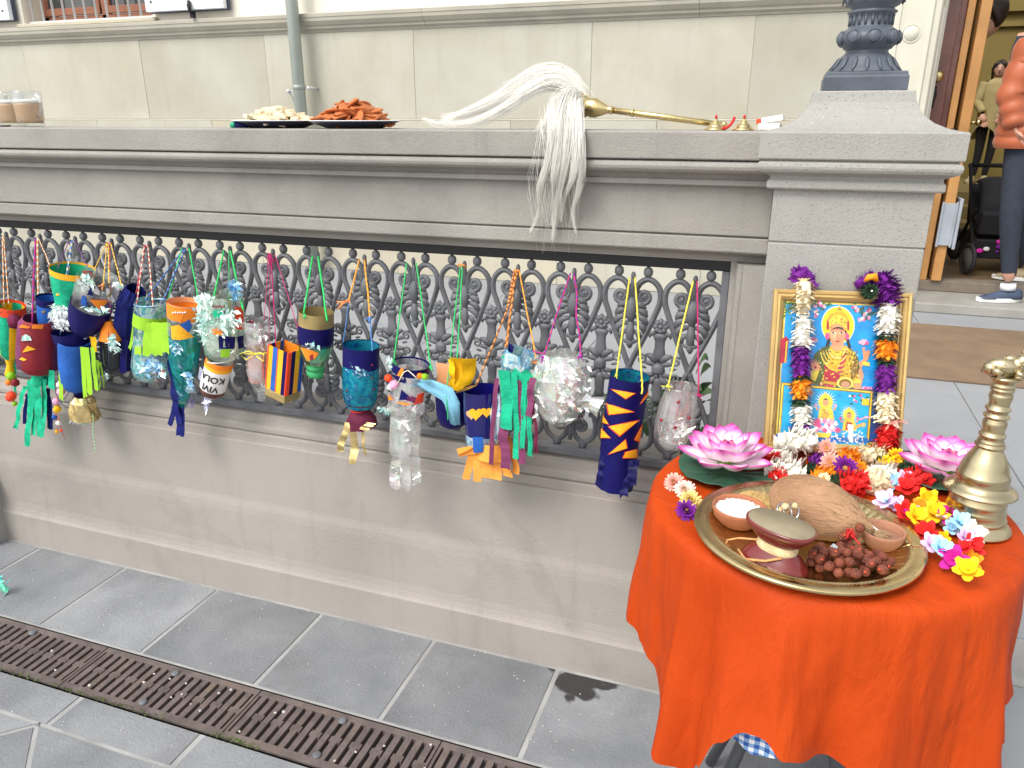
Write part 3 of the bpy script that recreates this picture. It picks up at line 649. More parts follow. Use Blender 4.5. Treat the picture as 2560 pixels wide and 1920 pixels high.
def ribbon(par, mat, a, b, w, amp=.006, yaw=0., torn=.0, name='streamer', nv=16, taper=1.0, w0=None, twist=0., solid=0):
    a = V(a); b = V(b); s = rnd(0, 99); wx = V((cos(yaw), sin(yaw), 0))
    def fn(i, j):
        c = a.lerp(b, j); q = noise.noise(V((s, j*2.6, 0))); q2 = noise.noise(V((s+7, j*2.2, 3)))
        ww = lerp(w if w0 is None else w0, w*taper, j); d = wx.copy()
        if twist: d.rotate(Matrix.Rotation(twist*j, 3, (b-a).normalized()).to_3x3())
        p = c+d*(i-.5)*ww+V((q2*amp*.8, -abs(q)*amp*1.2-amp*.3*sin(j*5+s), 0))+V((0, noise.noise(V((s, i*2, j*4)))*amp*.4, 0))
        if j > .999 and torn: p.z += rnd(-torn, torn)
        return p
    return MB().grid(fn, 3, nv).build(name, mat, par, recalc=False, solid=solid)
def hit(u, v, top, bot, r):                     # where a measured direction meets a round body
    o = V((0, 0, HC)); d = (FW+RT*((u-1280)/FPX)+UP*((960-v)/FPX)).normalized(); ax = (top-bot).normalized()
    dd = d-ax*d.dot(ax); oo = o-bot; oo = oo-ax*oo.dot(ax)
    A = dd.dot(dd); B = 2*dd.dot(oo); C = oo.dot(oo)-r*r; D = B*B-4*A*C
    t = (-B-math.sqrt(max(0, D)))/(2*A); p = o+d*t; c = bot+ax*(p-bot).dot(ax); nrm = (p-c).normalized()
    return c+nrm*(r+.0009)
def patch(par, mat, pts, top, bot, r, name='paper_patch', sub=4):
    m = MB(); q = []
    for k in range(len(pts)):
        a = pts[k]; b = pts[(k+1) % len(pts)]
        for s in range(sub): q.append((lerp(a[0], b[0], s/sub), lerp(a[1], b[1], s/sub)))
    c = (sum(p[0] for p in q)/len(q), sum(p[1] for p in q)/len(q)); n = len(q)
    vs = [hit(*c, top, bot, r)]+[hit((p[0]+c[0])/2, (p[1]+c[1])/2, top, bot, r) for p in q]+[hit(*p, top, bot, r) for p in q]
    fs = [(0, 1+k, 1+(k+1) % n) for k in range(n)]+[(1+k, 1+n+k, 1+n+(k+1) % n, 1+(k+1) % n) for k in range(n)]
    m.add(vs, fs); return m.build(name, mat, par, recalc=False, solid=.0004)
def pompom(par, c, r, mat, name='pompom'):
    m = MB(); m.ball(c, r*.9, 12, 8, jit=.08)
    for k in range(70):
        d = V((random.gauss(0,1), random.gauss(0,1), random.gauss(0,1))).normalized(); e = d.orthogonal().normalized()*r*.10
        m.add([V(c)+d*r*.8+e, V(c)+d*r*.8-e, V(c)+d*r*1.12], [(0,1,2)])
    return m.build(name, mat, par, recalc=False)
def flakes(par, mat, c, rad, n, size, name='foil_tinsel'):
    m = MB(); c = V(c)
    for k in range(n):
        d = V((max(-.95, min(.95, random.gauss(0,.5)))*rad[0], max(-1, min(1, random.gauss(0,.4)))*rad[1], max(-.95, min(.95, random.gauss(0,.5)))*rad[2])); p = c+d
        a = V((rnd(-1,1), rnd(-1,1), rnd(-1,1))).normalized(); b = a.orthogonal().normalized(); s = size*rnd(.5,1.4)
        m.add([p-a*s, p+b*s*.35, p+a*s, p-b*s*.35+V((0,0,s*.25))], [(0,1,2),(0,2,3)])
    return m.build(name, mat, par, recalc=False)
def rim(par, mat, c, r, name='rim', tr=.0016, tilt=None):
    pts = [V(c)+V((r*cos(a), r*sin(a), 0)) for a in [2*pi*k/28 for k in range(28)]]
    return MB().tube(pts, tr, 6, closed=True).build(name, mat, par)

# 1 ---- striped green and yellow tub at the left edge
t = lan('paper_lantern', 'green and amber striped lantern with dotted orange rim at the left edge', 25, 820, 1.735)
top, bot = px(27,768,1.735), px(25,895,1.735); k = mpp(27,800,1.735); r = 31*k
n = 24; m = MB(); L = (top-bot).length; prof = [(r*.96,L),(r,L*.8),(r,L*.4),(r*.85,L*.12),(r*.45,0)]
m.lathe(prof, n=n, M=axm(top, bot), cap=False); 
for i in range(len(m.f)): m.m[i] = ((i % n)//3) % 2
m.build('striped_body', [GREENC, YEL], t)
cyl('rim_band', NEONR, t, px(27,762,1.735), px(27,782,1.735), [(0,r*1.04),(1,r*1.06)])
dm_ = MB()
for q in range(14): a = 2*pi*q/14; dm_.ball(px(27,772,1.735)+V((r*1.06*cos(a), r*1.06*sin(a), 0)), .0028, 6, 4)
dm_.build('rim_dots', BRNY, t)
cyl('tail_cone', YEL, t, px(25,893,1.735), px(26,935,1.735), [(0,r*.4),(.5,r*.25),(1,r*.42)])
for u, v, rr, mt in ((27,940,12,LIME),(22,956,9,NEON),(38,956,11,REDP),(27,991,14,NEONR),(37,1009,7,LIME)): pompom(t, px(u,v,1.722), rr*k, mt)
MB().tube([px(27,930,1.728),px(30,980,1.722),px(36,1012,1.722)], .0008, 5).build('thread', REDY, t)
for u, v in ((10,772),(22,760)): cord(t, cusp(0,(u-16)*.0004), px(u,v,1.735), [ORY, PALY], .0018)
ribbon(t, GREENC, px(34,888,1.74), px(40,985,1.74), .014, .006)

# 2 ---- maroon bag with green streamers
t = lan('paper_lantern', 'maroon crepe bag lantern with orange shapes and long sea-green streamers', 95, 870, 1.70)
Y = 1.70; k = mpp(95,870,Y); r = 46*k; top, bot = px(96,806,Y), px(96,925,Y)
m = MB(); n = 26; L = (top-bot).length
m.lathe([(r*.72,L*1.08),(r*.92,L*.97),(r*.98,L*.7),(r*1.02,L*.35),(r*1.0,L*.08),(r*.7,0)], n=n, M=axm(top, bot), cap=False, jit=.06)
for i in range(len(m.f)): m.m[i] = 1 if 19 <= (i % n) <= 25 else 0
m.build('crepe_bag', [PLUM, REDP], t, recalc=False)
patch(t, NEON, [(47,818),(55,811),(76,817),(70,821)], top, bot, r); patch(t, NEONY, [(56,881),(69,864),(90,873)], top, bot, r); patch(t, NEONY, [(48,898),(56,893),(68,899),(60,902)], top, bot, r)
patch(t, NEON, [(80,812),(108,811),(107,822),(80,821)], top, bot, r); patch(t, MINT, [(54,852),(56,840),(65,835),(76,841),(80,851)], top, bot, r)
cyl('crepe_flap', MAROON, t, px(30,785,1.70), px(45,822,1.70), [(0,6*k),(.3,16*k),(.8,17*k),(1,4*k)], jit=.06)
cyl('tassel_head', GREENC, t, px(100,922,Y), px(100,955,Y), [(0,15*k),(.5,17*k),(1,22*k)], jit=.07)
for u0, v0, u1, v1, ww in ((62,965,40,1072,16),(78,950,72,1117,20),(100,950,99,1092,22),(112,948,108,1090,16),(125,925,136,968,20),(92,950,84,1090,16)): ribbon(t, GREENC, px(u0,v0,Y-.012), px(u1,v1,Y-.014), ww*k, .010, torn=.006)
for u0, v0, u1, v1, ww in ((118,970,128,1072,20),(68,985,62,1060,14)): ribbon(t, NAVYC, px(u0,v0,Y+.002), px(u1,v1,Y+.002), ww*k, .006, torn=.003)
cord(t, cusp(1,-.006), px(80,812,Y), [PURY, MAGY], .0030); cord(t, cusp(1,.002), px(96,760,1.735), [ORY, PALY], .0026)

# 3 ---- sea-green tub
t = lan('paper_lantern', 'sea-green paper tub lantern with amber top band, hung high near the left', 182, 715, 1.75)
Y = 1.75; k = mpp(182,715,Y); r = 50*k; top, bot = px(182,677,Y), px(180,770,Y)
cyl('green_tub', GREENC, t, top, bot, [(0,r),(.4,r*.93),(.8,r*.78),(1,r*.72)], jit=.012)
cyl('top_band', NEONY, t, px(182,671,Y), px(182,686,Y), [(0,r*1.02),(1,r*1.0)])
patch(t, NEONY, [(141,728),(149,727),(149,738),(141,739)], top, bot, r*.86)
patch(t, NEONR, [(205,676),(232,676),(232,690),(210,688)], px(182,660,Y), px(182,700,Y), r*1.03)
for u in (143, 222): cord(t, cusp(2,(u-185)*.0003), px(u,674,Y-.03), [PURY, DBY], .0013)
cord(t, cusp(1,.006), px(130,676,Y-.02), [ORY, PALY], .0016)
# 4 ---- blue can with gold star and a white foil rosette
t = lan('paper_lantern', 'blue can lantern with navy rim and gold star beside a white foil rosette', 116, 785, 1.74)
Y = 1.742; k = mpp(120,785,Y); r = 27*k; top, bot = px(122,747,Y), px(124,825,Y)
cyl('can', BLUEP, t, top, bot, [(0,r),(.6,r*.98),(1,r*.85)])
cyl('navy_rim', NAVY, t, px(122,743,Y), px(122,760,Y), [(0,r*1.04),(1,r*1.04)])
st = []
for q in range(10): a = q*pi/5+pi/2; rr = 6 if q % 2 == 0 else 2.6; st.append((109+rr*cos(a), 780-rr*sin(a)))
patch(t, GOLDF, st, top, bot, r, 'gold_star', sub=1)
flakes(t, foil('white_foil', [(.8,1,.95),(1,1,1),(.9,.95,1)], .95, .15, 30, .6), px(150,795,1.695), (26*k,.014,30*k), 210, 9*k, 'foil_rosette')
cord(t, cusp(1,.004), px(98,752,Y), [ORY, PALY], .0016)
for u in (148,156): cord(t, cusp(2,(u-152)*.0005), px(152,770,1.70), [BLUY, PALY], .0014)
# 5 ---- tilted clear and navy lantern with orange triangle
t = lan('bottle_lantern', 'tilted lantern of clear film over navy paper with an orange triangle', 232, 765, 1.70)
Y = 1.705; k = mpp(232,765,Y); top, bot = px(250,698,Y), px(207,830,Y); r = 46*k
cyl('clear_collar', PEARLC, t, top, bot, [(0,r*1.08),(.15,r*1.05),(.35,r*1.05),(.58,r)], jit=.02)
cyl('navy_bowl', NAVY, t, top, bot, [(.46,r*1.06),(.6,r*1.04),(.8,r*.92),(.98,r*.60)], jit=.012)
patch(t, NEON, [(224,749),(272,751),(248,776)], top, bot, r*1.08); patch(t, BLUEP, [(202,760),(206,738),(216,745),(217,768)], top, bot, r*1.07); patch(t, NAVY, [(218,737),(227,716),(233,738)], top, bot, r*1.08); patch(t, GOLDP, [(265,744),(280,722),(277,740)], top, bot, r*1.08)
flakes(t, MINT, px(215,705,Y-.04), (18*k,.01,20*k), 46, 10*k); flakes(t, MINT, px(235,775,Y-.045), (40*k,.006,5*k), 40, 8*k)
ribbon(t, GOLDP, px(168,828,1.70), px(212,832,1.70), 34*k, .004, name='gold_band', nv=6); ribbon(t, foil('lilac_film', [(.55,.55,.75),(.8,.8,1)], .8), px(226,830,1.695), px(212,848,1.69), 9*k, .002, nv=5)
for u, v in ((258,712),(272,708),(304,715)): cord(t, cusp(3,(u-278)*.0003), px(u,v,Y-.02), [ORY, YELS], .0015)
knot(t, px(258,712,Y-.03), ORY, .005); cord(t, cusp(3,-.008), px(235,676,1.73), [ORY, YELS], .0014)
# 6 ---- blue cylinder with lime strips and gold skirt
t = lan('paper_lantern', 'blue paper bottle lantern with lime strips and a crumpled gold foil skirt', 192, 910, 1.70)
Y = 1.705; k = mpp(192,900,Y); r = 39*k; top, bot = px(188,852,Y), px(192,975,Y)
cyl('blue_body', BLUEP, t, top, bot, [(0,r),(.1,r*1.02),(.5,r),(.8,r*.92),(.95,r*.72),(1,r*.5)], jit=.02)
cyl('dark_collar', NAVY, t, px(176,828,Y+.004), px(180,856,Y+.004), [(0,r*1.1),(1,r*1.0)], jit=.03)
for u0, u1, v1 in ((151,154,1000),(212,222,985),(205,214,992),(232,240,975)): ribbon(t, LIME, px(u0,868,Y-.042), px(u1,v1,Y-.040), (13 if u0 != 212 else 26)*k, .003, torn=.01, name='lime_strip')
for u0, v0, u1, v1 in ((250,905,262,970),(245,900,252,975)): ribbon(t, LIME, px(u0,v0,Y), px(u1,v1,Y), 9*k, .006, taper=.3, name='lime_strip')
cyl('navy_neck', NAVY, t, px(197,972,Y), px(198,992,Y), [(0,12*k),(1,13*k)])
cyl('gold_skirt', GOLDF, t, px(206,990,Y-.01), px(212,1042,Y-.01), [(0,18*k),(.25,29*k),(.6,33*k),(1,38*k)], n=16, jit=.13, sm=False)
flakes(t, MINT, px(196,1050,Y-.035), (24*k,.008,9*k), 70, 9*k, 'foil_fringe')
cord(t, px(232,1035,Y-.03), px(237,1131,Y-.045), [PALY, GRNY], .0012, .006, name='tail_cord')
flakes(t, MINT, px(266,940,Y), (7*k,.004,10*k), 14, 6*k)
cord(t, cusp(2,.002), px(150,838,Y), [BLUY, PALY], .0013)
# 7 ---- dark one with orange hood and foil
t = lan('bottle_lantern', 'dark bottle lantern with an orange hood and silver foil between lime-striped neighbours', 285, 870, 1.745)
Y = 1.742; k = mpp(285,870,Y); r = 34*k; top, bot = px(283,815,Y), px(292,938,Y)
cyl('dark_bottle', pm('smoke_plastic', (.015,.016,.02), .2, .3, coat=.4), t, top, bot, [(0,r*.7),(.2,r*.95),(.7,r),(.9,r*.8),(1,r*.3)], jit=.02)
cyl('orange_hood', NEON, t, px(272,802,Y-.02), px(278,848,Y-.02), [(0,7*k),(.5,20*k),(1,27*k)], jit=.05)
flakes(t, MINT, px(282,860,Y-.045), (14*k,.006,22*k), 70, 9*k, 'foil_tuft'); ribbon(t, YEL, px(232,842,1.69), px(238,880,1.69), 22*k, .003, nv=6, taper=.5)
cord(t, cusp(3,.004), px(276,815,Y), [ORY, MAGY], .0013); MB().tube([px(271,830,Y-.045), px(272,930,Y-.05)], .0012, 5).build('thread', DBY, t)
# 8 ---- navy crepe lantern behind
t = lan('paper_lantern', 'crumpled navy crepe lantern half hidden left of the lime fringed one', 318, 800, 1.755)
Y = 1.757; k = mpp(318,800,Y); top, bot = px(325,735,Y), px(312,920,Y)
cyl('crepe_body', NAVYC, t, top, bot, [(0,18*k),(.12,30*k),(.4,33*k),(.6,20*k),(1,16*k)], jit=.09, sm=False)
cyl('crepe_rim', NAVYC, t, px(340,722,Y), px(330,752,Y), [(0,22*k),(1,30*k)], jit=.12, sm=False)
flakes(t, MINT, px(300,715,1.73), (12*k,.006,4*k), 18, 8*k); ribbon(t, NAVY, px(312,850,1.72), px(308,932,1.72), 22*k, .005)
cord(t, cusp(4,-.004), px(338,745,Y), [SALY, MAGY], .0019)
# 9 ---- lime fringe over clear blue film
t = lan('bottle_lantern', 'clear bottle lantern with broad lime paper fringe and iridescent film below', 378, 850, 1.715)
Y = 1.715; k = mpp(378,850,Y); r = 42*k; top, bot = px(381,755,Y), px(376,945,Y)
cyl('film_bottle', foil('aqua_film', [(.05,.25,.55),(.2,.7,.7),(.8,1,.95),(.03,.12,.45),(.3,.75,.6)], .62, .08, 22, .3), t, top, bot, [(0,r*.95),(.1,r*.98),(.5,r),(.85,r*1.1),(.97,r*.95),(1,r*.6)], jit=.015)
cyl('lime_band', LIME, t, px(381,782,Y), px(380,812,Y), [(0,r*1.0),(1,r*1.06)])
for u, v1, ww in ((345,885,20),(368,888,28),(392,885,36),(414,882,24),(334,872,10)): ribbon(t, LIME, px(u+2,806,Y-.046 if u > 350 else Y-.03), px(u+(0 if u > 340 else -8),v1,Y-.056 if u > 340 else Y-.03), ww*k, .003, torn=.008, name='lime_strip', nv=8)
rim(t, SKYF, px(381,757,Y), r*.97)
flakes(t, SKYF, px(376,920,Y-.052), (44*k,.004,24*k), 60, 11*k); cyl('orange_base', NEON, t, px(392,930,Y), px(392,948,Y), [(0,r*.5),(1,r*.42)])
for u in (341,383): cord(t, cusp(4,(u-370)*.0003), px(u,765,Y-.02), [SALY, PALY], .0020)
cord(t, cusp(5,-.006), px(364,750,Y), [DBY, BLUY], .0024); cord(t, cusp(5,-.002), px(408,752,Y-.02), [DBY, BLUY], .0024)
# 10 ---- teal cone with orange top and navy streamers
t = lan('cellophane_lantern', 'teal film cone lantern with orange collar and navy crepe streamers', 460, 880, 1.70)
Y = 1.70; k = mpp(460,880,Y); r = 40*k; top, bot = px(463,760,Y), px(457,1028,Y)
cyl('teal_cone', TEAL, t, top, bot, [(.22,r*.98),(.4,r*.95),(.55,r*.80),(.75,r*.50),(.92,r*.28),(1,r*.06)], jit=.05, sm=False)
cyl('orange_collar', NEON, t, px(463,757,Y), px(462,792,Y), [(0,r*1.05),(1,r*1.0)], jit=.015); cyl('film_collar', PEARLC, t, px(462,790,Y), px(462,835,Y), [(0,r),(1,r)], jit=.03)
cyl('pink_inner_rim', PEACH, t, px(463,755,Y), px(463,768,Y), [(0,r*.98),(1,r*.98)])
patch(t, NEON, [(426,794),(434,786),(462,780),(452,806),(430,800)], top, bot, r*1.03); patch(t, NEONY, [(428,815),(448,812),(485,842),(450,850),(430,848)], top, bot, r*1.03); patch(t, BLUEP, [(450,812),(474,798),(480,818),(470,832)], top, bot, r*1.02)
m = MB()
for q in range(6): m.ball(hit(433+q*6, 782-(q % 2), top, bot, r*1.06), .0028, 6, 5)
m.build('bead_trim', WHITEP, t)
for a_, b_ in (((448,868),(436,850)), ((466,985),(483,938)), ((430,845),(447,878))): flakes(t, SKYF, px((a_[0]+b_[0])/2,(a_[1]+b_[1])/2,Y-.04), (8*k,.003,26*k), 22, 12*k)
for u0, v0, u1, v1, ww in ((428,900,440,1000,20),(440,1000,424,1062,16),(452,1010,452,1090,26),(436,960,448,1060,18)): ribbon(t, NAVYC, px(u0,v0,Y-.005), px(u1,v1,Y-.02), ww*k, .008, torn=.003)
for u, v in ((416,762),(500,768)): cord(t, cusp(5,(u-468)*.0003), px(u,v,Y), GRNY, .0019)
cyl('violet_tube', foil('violet_film', [(.3,.15,.6),(.6,.5,1),(.8,.7,1)], .5), t, px(478,1000,1.72), px(474,1016,1.72), [(0,10*k),(1,10*k)])
# 11 ---- messy foil jar
t = lan('cellophane_lantern', 'shaggy iridescent foil jar lantern with green, orange and navy patches', 560, 810, 1.715)
Y = 1.715; k = mpp(560,810,Y); r = 48*k; top, bot = px(560,735,Y), px(560,895,Y)
cyl('jar', foil('green_clear_film', [(.25,.55,.35),(.6,.8,.65),(.8,.9,.75),(.3,.5,.45)], .5, .06, 14, .3), t, top, bot, [(0,r*.9),(.2,r),(.7,r*1.04),(.93,r*.98),(1,r*.7)], jit=.02)
for mt, q in ((GREENC, [(531,778),(556,772),(560,792),(536,796)]), (NEONR, [(588,768),(606,768),(610,824),(590,822)]), (NEON, [(530,822),(558,820),(556,838),(534,836)]), (NAVY, [(546,840),(588,842),(586,872),(548,872)]), (NAVY, [(592,842),(608,838),(610,868),(596,872)]), (LIME, [(552,874),(574,872),(574,892),(552,894)]), (NAVY, [(556,782),(572,768),(566,788)])): patch(t, mt, q, top, bot, r*1.03)
flakes(t, MINT, px(515,800,Y-.045), (30*k,.012,60*k), 210, 12*k); flakes(t, MINT, px(560,810,Y-.05), (52*k,.008,34*k), 110, 10*k); flakes(t, SKYF, px(588,725,Y-.02), (14*k,.01,26*k), 60, 11*k)
flakes(t, MINT, px(520,855,Y-.045), (14*k,.008,26*k), 40, 11*k)
m = MB()
for q in range(5): m.ball(hit(534+q*6.5, 766+(q % 2)*1.5, top, bot, r*1.07), .003, 7, 5)
m.build('red_beads', REDP, t)
for u, v in ((531,758),(608,775)): cord(t, cusp(6,(u-575)*.0003), px(u,v,Y-.03), GRNY, .0026)
flakes(t, foil('lilac_film', []), px(512,985,1.70), (3*k,.002,50*k), 6, 26*k)
# 12 ---- brown bottle with printed label, hung upside down
t = lan('bottle_lantern', 'cut brown drink bottle hung upside down, white label with orange band', 540, 940, 1.705)
Y = 1.705; k = mpp(540,940,Y); r = 33*k; top, bot = px(551,898,Y), px(528,985,Y)
cyl('label', [WHITEP], t, top, bot, [(0,r*1.0),(.80,r*.97)]); 
cyl('bottle_end', pm('brown_pet', (.10,.025,.015), .15, .2, coat=.5), t, top, bot, [(.795,r*.95),(.92,r*.93),(1,r*.7),(1.05,r*.55),(1.06,.0001)], cap=True)
cyl('label_band', [NEON, NEONY], t, top, bot, [(-.005,r*1.015),(.13,r*1.018),(.22,r*1.012)], mi=[0,1])
cyl('bottle_inside', pm('label_back', (.55,.50,.48), .6), t, top, bot, [(.0,r*.96),(.5,r*.93),(.7,.0001)])
rim(t, WHITEP, top, r*1.0)
def text_on(par, s, size, top, bot, r, ang, hz, mat):
    cu = bpy.data.curves.new('text', 'FONT'); cu.body = s; cu.size = size; cu.align_x = 'CENTER'; cu.space_character = 1.02; cu.offset = size*.025; cu.resolution_u = 3
    o = bpy.data.objects.new('text', cu); col.objects.link(o); dg = bpy.context.evaluated_depsgraph_get()
    me = bpy.data.meshes.new_from_object(o.evaluated_get(dg)); bpy.data.objects.remove(o)
    bm = bmesh.new(); bm.from_mesh(me); bmesh.ops.subdivide_edges(bm, edges=[e for e in bm.edges if e.calc_length() > size*.25], cuts=2); bmesh.ops.triangulate(bm, faces=bm.faces)
    M = axm(top, bot)
    for v_ in bm.verts:
        x, y = -v_.co.x, -v_.co.y            # the bottle hangs upside down, so the print does too
        a = ang+x/r; v_.co = M @ V((r*cos(a), r*sin(a), hz+y))
    bm.to_mesh(me); bm.free(); me.materials.clear(); me.materials.append(mat)
    return link('label_text', me, par)
Lb = (top-bot).length; fa = math.atan2(-.86, .42)
for s_, hz in (('VIVI', .40), ('KOLA', .66)): text_on(t, s_, .029, top, bot, r*1.024, fa-.10, Lb*hz, BLACKI)
cord(t, px(575,880,Y), px(566,905,Y), GRNY, .0016); cord(t, px(534,885,Y), px(528,905,Y), GRNY, .0016); cord(t, cusp(6,.004), px(575,882,Y), GRNY, .0014)
# 13 ---- clear PET bottle upside down
t = lan('bottle_lantern', 'upside down clear plastic bottle lantern tied with yellow yarn', 645, 890, 1.73)
Y = 1.73; k = mpp(645,890,Y); r = 33*k; top, bot = px(640,800,Y), px(655,1000,Y)
cyl('clear_bottle', PEARLC, t, top, bot, [(0,r*.95),(.06,r),(.3,r*.97),(.34,r*.9),(.38,r*.97),(.62,r),(.76,r*.8),(.88,r*.36),(.9,r*.30),(1,r*.30)], n=32, jit=.012)
cyl('bottle_neck', PET, t, px(655,972,Y), px(657,1000,Y), [(0,r*.33),(.3,r*.4),(.35,r*.32),(1,r*.32)])
cyl('pink_paper', foil('pink_film', [(.9,.25,.15),(.9,.6,.55),(.8,.7,.75)], .55), t, px(648,870,Y), px(650,950,Y), [(0,r*.88),(1,r*.86)], jit=.03); flakes(t, PEARL, px(640,840,Y-.03), (30*k,.006,34*k), 50, 9*k)
m = MB(); c0 = px(640,885,Y-.045)
for q in (-1, 1): m.tube([c0, c0+V((q*.020,-.006,.008)), c0+V((q*.040-.008,-.008,-.002 if q < 0 else .004)), c0+V((q*.030,-.008,-.018)), c0+V((q*.006,-.006,-.004))], .0018, 6)
m.tube([px(612,884,Y-.03), px(640,886,Y-.046), px(672,882,Y-.03)], .0018, 6).ball(c0, .004, 8, 6); m.build('yarn_bow', YELS, t)
flakes(t, REDP, px(628,808,Y-.03), (7*k,.004,12*k), 16, 7*k)
for u, v in ((660,800),(673,862),(690,865)): cord(t, cusp(7,(u-682)*.0002), px(u,v,Y), MAGY, .0010)
m = MB(); c0 = cusp(7)
for q in range(14): e = V((rnd(-.018,.018), rnd(-.012,0), rnd(-.045,.004))); m.tube([c0+V((rnd(-.004,.004),-.004,0)), c0+e*.6+V((0,-.006,0)), c0+e], .0009, 5)
m.build('yarn_tangle', MAGY, t)
# 14 ---- striped carton
t = lan('paper_lantern', 'square carton lantern with orange, amber and blue stripes on a gold base', 711, 930, 1.71)
Y = 1.715; k = mpp(711,930,Y); A = px(716,866,Y); B = px(706,992,Y); rot = Matrix.Rotation(R(-9), 4, 'Z')
hw = 33*k; H = (A-B).length; M = axm(A, B) @ rot
MB().box(-hw, hw, -hw*.85, hw*.85, 0, H*.16, M=M).build('gold_base', GOLDP, t, bevel=.003)
strp = [NEONR, NEONY, BLUEP, NEONR, ORP, BLUEP, NEONR]
wds = [.07,.20,.22,.05,.24,.18,.04]; x = -hw; hw2 = hw*1.012
for mt, wd in zip([NEONR, NEONY, BLUEP, NEONR, NEONY, NAVY, NEONR], wds):
    x1 = x+2*hw*wd; MB().box(x+.0002, x1-.0002, -hw2*.86, -hw2*.80, H*.163, H, M=M).build('stripe', mt, t); x = x1
y = -hw*.8
for mt, wd in zip([NEONR, NAVY, NEONY, BLUEP], [.2,.25,.3,.25]):
    y1 = y+1.6*hw*wd
    for sx in (-1, 1): MB().box(sx*hw2-.001, sx*hw2+.001, y, y1-.0003, H*.163, H, M=M).build('stripe', mt, t)
    y = y1
MB().box(-hw, hw, hw*.82, hw*.85, H*.163, H, M=M).build('back_panel', NEON, t); MB().box(-hw*.96, hw*.96, -hw*.8, hw*.8, H*.163, H*.2, M=M).build('carton_floor', PEACH, t)
for u, v in ((690,866),(757,860)): cord(t, cusp(7,(u-690)*.0002), px(u,v,Y-.01), MAGY, .0011)
# 15 ---- green bottle neck with gold and navy bands
t = lan('bottle_lantern', 'upside down green bottle lantern with gold rim and navy band', 790, 860, 1.73)
Y = 1.73; k = mpp(790,860,Y); r = 44*k; top, bot = px(791,778,Y), px(788,940,Y)
cyl('gold_rim', GOLDP, t, top, bot, [(0,r*.96),(.22,r*.99)]); cyl('gold_inner', GOLDP, t, top, bot, [(0,r*.955),(.2,r*.95)])
cyl('navy_band', NAVY, t, top, bot, [(.20,r*1.01),(.42,r*1.0),(.50,r*.96)], jit=.008)
cyl('green_shoulder', PETGT, t, top, bot, [(.46,r*.98),(.55,r*.95),(.66,r*.82),(.76,r*.60),(.84,r*.42)]); cyl('film_lining', MINT, t, top, bot, [(.46,r*.93),(.6,r*.85),(.74,r*.55)], jit=.06, sm=False)
cyl('bottle_neck', PETG, t, top, bot, [(.80,r*.46),(.84,r*.47),(.85,r*.52),(.88,r*.52),(.885,r*.45),(.92,r*.45),(.925,r*.50),(.97,r*.48),(1.0,r*.44),(1,.0001)])
patch(t, NEON, [(752,868),(768,872),(796,882),(788,896),(768,902)], top, bot, r*.97); patch(t, REDP, [(774,890),(782,884),(784,898),(776,902)], top, bot, r*.98)
flakes(t, MINT, px(775,862,Y-.045), (26*k,.004,12*k), 34, 9*k)
for u, v in ((759,785),(818,803)): cord(t, cusp(8,(u-790)*.0003), px(u,v,Y-.03), GRNY, .0026)
knot(t, px(762,788,Y-.045), GRNY, .004)
# 16 ---- blue bottle with maroon skirt and gold streamers
t = lan('bottle_lantern', 'blue foil bottle lantern with navy rim, maroon skirt and gold streamers', 902, 970, 1.715)
Y = 1.715; k = mpp(902,960,Y); r = 45*k; top, bot = px(903,862,Y), px(900,1020,Y)
cyl('blue_bottle', BLUF, t, top, bot, [(.3,r*.99),(.6,r*1.0),(.85,r*.9),(.96,r*.76)], n=36, jit=.02)
cyl('navy_rim', NAVY, t, top, bot, [(0,r),(.33,r*.995)]); cyl('foil_inner', BLUF, t, top, bot, [(0.01,r*.97),(.3,r*.94)], jit=.03)
cyl('maroon_bulb', MAROON, t, px(900,1002,Y), px(899,1024,Y), [(0,r*.88),(.5,r*.72),(1,r*.42)]); rim(t, NEONR, px(899,1024,Y), r*.44, 'tie', .002)
cyl('maroon_skirt', MAROON, t, px(899,1024,Y), px(905,1066,Y), [(0,r*.42),(.25,r*.66),(.6,r*.82),(1,r*.86)], n=18, jit=.06)
for u0, v0, u1, v1, ww in ((872,1056,850,1130,20),(886,1062,882,1157,22),(905,1068,914,1140,9),(930,1055,908,1075,26)): ribbon(t, GOLDF if u0 != 905 else GOLDP, px(u0,v0,Y-.032), px(u1,v1,Y-.045), ww*k, .008, torn=.004, name='gold_streamer')
flakes(t, SKYF, px(888,925,Y-.047), (26*k,.002,20*k), 30, 8*k)
m = MB()
for u, v in ((930,945),(934,973),(930,912),(868,976)): m.ball(hit(u, v, top, bot, r), .003, 7, 5)
m.build('red_dots', REDP, t)
for u, v, wv in ((872,752,1),(925,795,0)):
    cord(t, cusp(9,(u-905)*.0003), px(u,v,Y), [ORY, NEONY], .0024); knot(t, px(u,v,Y), ORY if wv else BLUY, .0045)
cord(t, px(872,755,Y), px(858,858,Y), BLUY, .0016); cord(t, px(925,795,Y), px(931,878,Y-.035), BLUY, .0016)
m = MB(); c0 = px(858,757,Y)
for q in range(9): m.tube([px(872,752,Y), c0+V((rnd(-.004,.004),-.004,rnd(-.004,.006))), c0+V((rnd(-.02,-.006),-.004,rnd(-.022,.006)))], .0010, 5)
m.build('yarn_tuft', ORY, t); ribbon(t, BLUY, px(926,797,Y), px(956,812,Y), .004, .003, name='yarn_end', nv=6)
